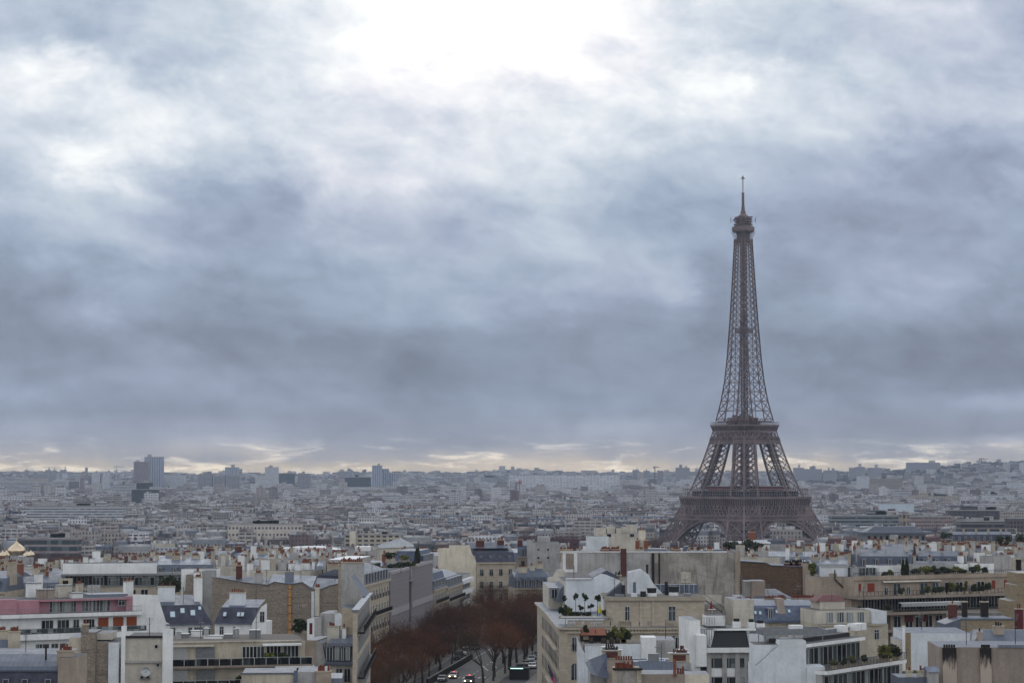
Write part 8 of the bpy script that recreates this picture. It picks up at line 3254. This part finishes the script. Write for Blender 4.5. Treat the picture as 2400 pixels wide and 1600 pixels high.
# ---- museum roof and tent roof
b = Bld('museum_hall', 'long low dark red hall under a curved white roof with a pink tip', 636, 1200, 0, 'museum')
S = b.S
m = b.mb('wall')
m.box(S(640), S(812), 0, 26, -2, Z(b, 700, 1295), MATS['maroon_paint'], FLAT)
m.box(S(665), S(720), -1, -.003, -2, Z(b, 700, 1300), BLACK)
r = b.mb('roof')
pts = [(650, 1288.5), (660, 1285), (700, 1282), (745, 1281.5), (770, 1284), (796, 1289), (780, 1290.3), (740, 1292), (690, 1292), (662, 1290.5)]
r.wall([(S(x), Z(b, x, y)) for x, y in pts][::-1], -2, 24, WHITE, WHITE)
q = b.mb('roof_tip')
q.wall([(S(x), Z(b, x, y)) for x, y in ((750, 1291.4), (750, 1282.8), (770, 1284.5), (797, 1289.2))][::-1], -2.2, -2.01, PINK)
b.done()
b = Bld('exhibition_tent', 'white tent like gable roof over a cream hall beyond the grey office', 882, 720, 5, 'hall')
S = b.S
m = b.mb('wall')
m.box(S(878), S(971), 0, 22, -2, Z(b, 930, 1282), PALECR, FLAT)
r = b.mb('roof')
r.wall([(S(884), Z(b, 884, 1284)), (S(970), Z(b, 970, 1281)), (S(972), Z(b, 972, 1277)), (S(947), Z(b, 947, 1264))], -.5, 22, COOLW, ZINC)
b.done()
b = Bld('flat_roof_hall', 'low grey hall with a bright flat white roof panel beside the tent roof', 815, 700, 0, 'hall')
S = b.S
m = b.mb('wall')
m.box(S(815), S(880), 0, 14, -2, Z(b, 850, 1291), LGREY, FLAT)
m.box(S(834), S(868), 2, 9, Z(b, 850, 1291) + .003, Z(b, 850, 1281), WHITE, SHINY)
b.done()
# white modern boxes beyond the wide weathered wall
b = Bld('apartment_building', 'stepped white modern block with roof boxes behind the wide weathered wall', 1375, 640, 0, 'apartment building')
S = b.S
m = b.mb('wall')
for a, c, y, t_ in ((1375, 1425, 1256, 0), (1394, 1420, 1237, 3), (1412, 1494, 1250, .5), (1422, 1442, 1234, 4), (1444, 1460, 1238, 3), (1458, 1494, 1235, 5), (1470, 1492, 1230, 7)):
    m.box(S(a), S(c), t_, 10 + t_ * .2, -2 if t_ < 1 else Z(b, 1400, 1262), Z(b, a, y), [PALECR, COOLW][int(a) % 2], FLAT)
windows(b, [S(1426), S(1480)], .45, Z(b, 1426, 1258), 1.4, 1.0, 'plain')
b.done()
b = Bld('apartment_building', 'grey office with green glazed openings beneath a broad flat roof on the right', 2020, 930, 3, 'office building')
S = b.S
m = b.mb('wall')
zt = Z(b, 2090, 1251)
m.box(S(2022), S(2164), 0, 16, -2, zt, GREYMET, ZINC)
m.box(S(2012), S(2182), -1.5, 17, zt + .003, zt + 1.0, ZINC, ZINC)
m.frust(S(2030), S(2165), 3, 15, zt + 1.0, zt + 3.2, 4, ZINCD, ZINC)
m.box(S(2022), S(2165), -1.4, -.003, Z(b, 2090, 1270), Z(b, 2090, 1266.5), LGREY, FLAT)
windows(b, [S(x) for x in range(2032, 2160, 14)], -.02, Z(b, 2090, 1266), 1.4, 2.1, 'plain', GLASS, GREYMET)
windows(b, [S(x) for x in (2050, 2066, 2082)], -.02, Z(b, 2090, 1281), 1.6, 1.6, 'plain', GLASS, GREYMET)
b.done()
b = Bld('mansion', 'long palace like stone front with slim chimneys along its roof on the far right', 2225, 1080, 0, 'building')
S = b.S
zt = Z(b, 2300, 1252)
xs_ = haussmann(b, 0, S(2366), zt - 3.4, zt, 14, (STONEG, SLATE, ZINC), 3.0, 0, 3.6, balc=(), slope=1.4, win=False)
for i, x in enumerate(xs_[::2]):
    b.put('chimney', chimney_mesh(1.0, .8, 2.2, STONEG, 2, POT, 90 + i % 3), x, 5, zt + .6)
for k in range(2):
    windows(b, xs_, -.02, zt - 7.4 - 4 * k, 1.2, 2.4, 'plain')
b.done()

# ---- ordinary blocks: prototypes, then copies
def proto(seed, wall, roofm, topm, w_, dp, h, near, chm, fl_mat=None):
    r_ = random.Random(seed)
    root = thing('apartment_block', 'x', 'apartment building')
    b = Bld.__new__(Bld)
    b.root, b.mbs, b.g = root, {}, 0
    ze, zk = h - 3.4, h - .6
    if near:
        n = max(2, int(w_ / 3.1))
        xs_ = [-w_ / 2 + w_ * (i + .5) / n for i in range(n)]
        m = b.mb('wall')
        m.box(-w_ / 2, w_ / 2, 0, dp, -16, ze, wall)
        m.box(-w_ / 2 - .05, w_ / 2 + .05, -.4, -.003, ze - .4, ze - .02, wall)
        for k in range(3):
            windows(b, xs_, -.02, ze - 3.3 - 3.2 * k, 1.15, 2.1, 'railed')
        q = MB()
        q.box(-w_ / 2 + .2, w_ / 2 - .2, -.9, -.41, ze - 3.5, ze - 3.32, wall)
        railing_mb(q, -w_ / 2 + .2, w_ / 2 - .2, -.85, ze - 3.32, .95, DKMET, step=.4)
        part('balcony', q, root)
    else:
        m = b.mb('wall')
        m.box(-w_ / 2, w_ / 2, 0, dp, -16, ze, fl_mat)
    if roofm is not None:
        r = b.mb('mansard_roof')
        r.solid([(-w_ / 2, -.1, ze), (w_ / 2, -.1, ze), (w_ / 2, dp, ze), (-w_ / 2, dp, ze)],
                [(-w_ / 2, 1.3, zk), (w_ / 2, 1.3, zk), (w_ / 2, dp - 1.3, zk), (-w_ / 2, dp - 1.3, zk)], roofm)
        r.solid([(-w_ / 2, 1.3, zk + .003), (w_ / 2, 1.3, zk + .003), (w_ / 2, dp - 1.3, zk + .003), (-w_ / 2, dp - 1.3, zk + .003)],
                [(-w_ / 2, dp * .45, zk + 1.2), (w_ / 2, dp * .45, zk + 1.2), (w_ / 2, dp * .55, zk + 1.2), (-w_ / 2, dp * .55, zk + 1.2)], topm)
        n = max(2, int(w_ / 3.1))
        dm = dormer_mesh(1.1, 1.9, 1.3, 'flat', ZINC)
        for i in range(n):
            b.put('dormer', dm, -w_ / 2 + w_ * (i + .5) / n, .0, ze + .2)
    else:
        m.box(-w_ / 2 - .1, w_ / 2 + .1, -.1, dp + .1, ze + .003, ze + .5, wall or COOLW, FLAT)
        m.box(-w_ / 2 + 1.5, w_ / 2 - 2, 2.5, dp - 2, ze + .5, ze + 3.2, COOLW if seed % 2 else PALECR, FLAT)
        for i in range(4):
            x = r_.uniform(-w_ / 2 + 2, w_ / 2 - 3)
            q = MB()
            hh = r_.uniform(1.2, 4.0)
            q.box(x, x + r_.uniform(1, 2.5), 4, 6, ze + 3.2, ze + 3.2 + hh, [WHITE, LGREY, CREAM][i % 3], FLAT)
            part('roof_plant', q, root)
    k = 0
    for sx in (-w_ / 2 + .3, w_ / 2 - .3, r_.uniform(-2, 2)):
        dd = r_.uniform(2.2, 4.5)
        me = chimney_mesh(.7, round(dd, 1), 1.6 + .6 * (k % 2), chm[k % len(chm)], int(dd * 2), POT, seed * 7 + k)
        b.put('chimney', me, sx, r_.uniform(3.5, dp - 3), zk + r_.uniform(.2, .9))
        if r_.random() < .35:
            me = chimney_mesh(2.2, .7, 1.4, chm[(k + 1) % len(chm)], 6, POT, seed * 9 + k)
            b.put('chimney', me, sx * .4 + r_.uniform(-2, 2), r_.uniform(4, dp - 3), zk + .6)
        k += 1
    b.done()
    if r_.random() < .8:
        q = MB()
        x, y = r_.uniform(-w_ / 3, w_ / 3), r_.uniform(3, 7)
        q.bar((x, y, zk), (x, y, zk + 3.6), .06, DKMET)
        for j in range(5):
            q.bar((x - .5, y, zk + 2.6 + j * .2), (x + .5, y, zk + 2.6 + j * .2), .04, DKMET)
        part('aerial', q, root)
    return root


SP_ = [
 (STONE, SLATEB, ZINC, 18, 12, (STONEG, BRICK), 'cream blue slate mansard block', FC),
 (STONEG, ZINC, ZINCL, 15, 12, (CREAM, STONEG), 'grey stone zinc mansard block', FCG),
 (CREAM, SLATE, ZINC, 21, 13, (BRICK, CREAM), 'cream dark slate mansard block', FCL),
 (PALECR, ZINCD, ZINC, 13, 12, (LGREY, CREAM), 'narrow pale dark zinc block', FCL),
 (COOLW, None, None, 19, 13, (WHITE, LGREY), 'white flat roofed modern block', FW),
 (LGREY, ZINC, ZINC, 16, 11, (ORANGE, LGREY), 'light grey block with orange chimneys', FCG),
 (BEIGE, None, None, 22, 13, (CREAM, WHITE), 'beige flat roofed modern block', FC),
 (STONE, ZINCL, ZINCL, 17, 12, (STONEG, ORANGE), 'cream stone block with pale roof', FCD),
]
NEAR, FARP = [], []
for i, (wm_, rm_, tm_, w_, dp, ch, lb, fm_) in enumerate(SP_):
    NEAR.append([proto(300 + i, wm_, rm_, tm_, w_, dp, 0.0, True, ch), w_, lb, False])
    FARP.append([proto(340 + i, wm_, rm_, tm_, w_, dp, 0.0, False, ch, fm_), w_, lb, False])


def place_block(P_, x, y, ztop, yaw, where):
    """prototypes have their roof line at local z = 0"""
    lb = '%s, %s' % (P_[2], where)
    if not P_[3]:
        P_[3] = True
        o = P_[0]
        o.location, o.rotation_euler, o['label'] = (x, y, ztop), (0, 0, yaw), lb
    else:
        o = copy_tree(P_[0], (x, y, ztop), yaw, lb)
    o['group'] = 'blocks ' + where


def where_is(px, y):
    if y > 1400:
        if px < 500:
            return 'across the river right of the golden domes'
        if px < 1000:
            return 'across the river beyond the curved white roof'
        if px < 1500:
            return 'across the river left of the tower'
        return 'across the river right of the tower'
    z_ = 'near rows' if y < 720 else 'far rows'
    for lim, s_ in ((160, 'behind the pink penthouse'), (440, 'behind the long glazed top storey'), (640, 'behind the left part of the rubble wall'), (830, 'behind the right part of the rubble wall'),
                    (1010, 'behind the grey office'), (1230, 'beyond the cream blank gable'), (1500, 'behind the red flue of the wide wall'), (1740, 'behind the right part of the wide wall'),
                    (1900, 'behind the brown rubble wall'), (2120, 'behind the beige terraces and cypresses'), (2500, 'behind the planted terraces at the right')):
        if px < lim:
            return s_ + ', ' + z_
    return 'in the ' + z_


def ylim(px):
    return float(np.interp(px, [0, 100, 330, 400, 820, 900, 1000, 1240, 1330, 1480, 1560, 1900, 1990, 2150, 2250, 2400], [1320, 1318, 1298, 1284, 1292, 1286, 1284, 1282, 1288, 1284, 1286, 1284, 1264, 1270, 1272, 1272]))


HERO_BACK = [(-400, 158, 415), (158, 440, 500), (440, 845, 476), (845, 1020, 590), (1020, 1240, 685), (1240, 1322, 700), (1322, 1735, 520), (1735, 1900, 545), (1900, 2380, 470), (2380, 2500, 430)]
rp = random.Random(404)
cnt = 0
y = 440.0
MIDC = [(882, 972, 715, 748), (815, 882, 695, 720), (1370, 1500, 632, 660), (2005, 2190, 850, 955), (640, 815, 1100, 1240), (2220, 2372, 1020, 1100)]
while y < 1330:
    stepx = 0
    x = -.262 * y - 6
    while x < .262 * y + 6:
        px = 1200 + x / y * FPX * CP
        hb_ = [d_ for a, c, d_ in HERO_BACK if a <= px < c]
        i = rp.randrange(8)
        if rp.random() < .25:
            i = rp.choice([1, 3, 5])
        near = y < 700
        P_ = (NEAR if near else FARP)[i]
        w_ = P_[1]
        wx = w_ / y * FPX
        skip = (hb_ and y < hb_[0] + 8) or (1500 < px < 1990 and y > 1250 and abs(x - tcx) < 120)
        # the avenue itself and the cleared lots
        ao = x - (0.1236 * y - 90.7)
        if -14 < ao < 52 and y < 650:
            skip = True
        for a, c, d0, d1 in MIDC:
            if a - wx / 2 < px < c + wx / 2 and d0 - 16 < y < d1 + 4:
                skip = True
        if hb_ and not skip:
            pe = [d_ for a, c, d_ in HERO_BACK if a <= px + wx / 2 < c or a <= px - wx / 2 < c]
            skip = y < max(pe + [0]) + 4
        if skip:
            x += 6
            continue
        yl = ylim(px)
        # only what the roofs in front leave visible is worth building
        g = ground(x, y)
        zt = min(g + rp.uniform(22, 29), P(px, yl + (rp.uniform(14, 40) if near else rp.uniform(7, 16)), y).z)
        if zt - g > 11:
            yaw = R(rp.choice([-8, 6, 14, -20, 24])) if not near else R(rp.choice([-6, 4, 12, -14]))
            place_block(P_, x + w_ / 2, y, zt, yaw, where_is(px + wx / 2, y))
            cnt += 1
        x += w_ * rp.uniform(1.0, 1.12)
    y += 30 if y < 700 else 100 if y < 1000 else 130
# first rows beyond the river
for y0_ in (1532, 1580):
    x = -.262 * y0_
    while x < .262 * y0_:
        i = rp.randrange(8)
        P_ = FARP[i]
        w_ = P_[1]
        if in_clear(x + w_ / 2, y0_) or abs(x + w_ / 2 - tcx) < 130 or (-20 < x < tcx):
            x += 8
            continue
        g = ground(x, y0_)
        px = 1200 + x / y0_ * FPX
        place_block(P_, x + w_ / 2, y0_, g + rp.uniform(20, 25), R(rp.choice([-8, 5, 12])), where_is(px, y0_))
        cnt += 1
        x += w_ * rp.uniform(1.0, 1.3)
for P_ in NEAR + FARP:
    if not P_[3]:
        for ch in list(P_[0].children):
            bpy.data.objects.remove(ch)
        bpy.data.objects.remove(P_[0])
print('BLOCKS', cnt)

# ---- rooftop smoke-white vents, pots and dishes on the middle roofs are part of the blocks; far trees next
FT = [tree_meshes(11, 15, twigm=TWIGR, n_tw=2600), tree_meshes(12, 16, twigm=TWIGR, n_tw=2600), tree_meshes(13, 15, twigm=TWIGB, n_tw=2600)]


def far_tree(x, y, s, label, group):
    tr, cr = FT[rp.randrange(3)]
    root = thing('bare_tree', label, 'tree', (x, y, ground(x, y)), rp.uniform(0, 6.28), group)
    root.scale = (s * 1.25, s * 1.25, s)
    for nm, me in (('trunk', tr), ('crown', cr)):
        o = bpy.data.objects.new(nm, me)
        LINK(o)
        o.parent = root


for px in range(70, 470, 7):
    d_ = rp.uniform(1335, 1440)
    p = P(px + rp.uniform(-4, 4), 1112, d_)
    far_tree(p.x, d_, rp.uniform(1.2, 1.55), 'wine red bare tree in the riverside belt right of the golden domes', 'riverside trees right of the golden domes')
for k in range(110):
    px = rp.uniform(1225, 1660)
    d_ = rp.uniform(1560, 1880) if px < 1560 else rp.uniform(1480, 1600)
    p = P(px, 1112, d_)
    far_tree(p.x, d_, rp.uniform(1.25, 1.7), 'wine red bare tree in the park belt left of the tower foot', 'park trees left of the tower')
for k in range(26):
    px = rp.uniform(1560, 1930)
    d_ = rp.uniform(1440, 1560)
    p = P(px, 1112, d_)
    far_tree(p.x, d_, rp.uniform(.8, 1.15), 'bare tree in the gardens under the iron tower', 'garden trees under the tower')
CLEAR.append((-5, tcx, 1530, 1880))
# dark evergreens on middle roofs
for i, (px, py, d_, w_, h_) in enumerate(((1712, 1283, 700, 3.2, 2.2), (1748, 1280, 710, 3.6, 2.6), (1772, 1284, 705, 3.0, 2.2), (1728, 1290, 690, 3.0, 1.8), (2218, 1254, 980, 3.6, 2.0), (2345, 1268, 700, 1.6, 2.6), (2362, 1270, 700, 1.4, 2.2), (2392, 1266, 700, 2.0, 2.4), (1070, 1296, 690, 1.6, 1.4))):
    p = P(px, py, d_)
    planter_bush((p.x, p.y, p.z - h_), 'dark evergreen clump on the roofs, %s' % ['left of the white penthouse under the tower', 'tallest one under the middle of the tower', 'beside the white penthouse under the tower', 'lowest one above the brown rubble wall', 'above the palace like front', 'slim one behind the right terraces', 'second slim one behind the right terraces', 'at the right edge', 'yellowish one beside the cream blank gable'][i],
                 400 + i, w_, h_, LEAF if i < 8 else LEAFY, n=420, group='evergreen clumps on the middle roofs')
# white penthouse under the tower
b = Bld('apartment_building', 'white penthouse block with a long bright roof edge and an orange chimney under the tower', 1712, 720, 0, 'apartment building')
S = b.S
m = b.mb('wall')
m.box(S(1712), S(1800), 0, 12, -2, Z(b, 1750, 1275), WHITE, FLAT)
m.box(S(1711), S(1802), -.6, 12, Z(b, 1750, 1273), Z(b, 1750, 1270), WHITE, SHINY)
m.box(S(1750), S(1796), 2, 10, Z(b, 1750, 1270) + .003, Z(b, 1750, 1265), COOLW, FLAT)
m.box(S(1800) + .1, S(1860), 1, 12, -2, Z(b, 1830, 1277), LGREY, FLAT)
m.box(S(1803), S(1866), -8, -2, -2, Z(b, 1830, 1290), PALECR, FLAT)
b.put('chimney', chimney_mesh(2.2, 1.4, 2.6, ORANGE, 5, POT, 99), S(1761), 3, Z(b, 1761, 1265))
b.done()
C1 = City()
city_row(C1, 1530, 2600, 27, 1.0, True)
city_row(C1, 2600, 4300, 34, 1.1, True)
city_row(C1, 4300, 6600, 44, 1.3, False)
city_row(C1, 6600, 9300, 62, 1.3, False)
solo('city_blocks', C1.build('city_blocks'), 'dense mass of pale stone blocks with grey roofs spreading to the far hills', None, kind='stuff')
print('blocks', C1.n // 8)
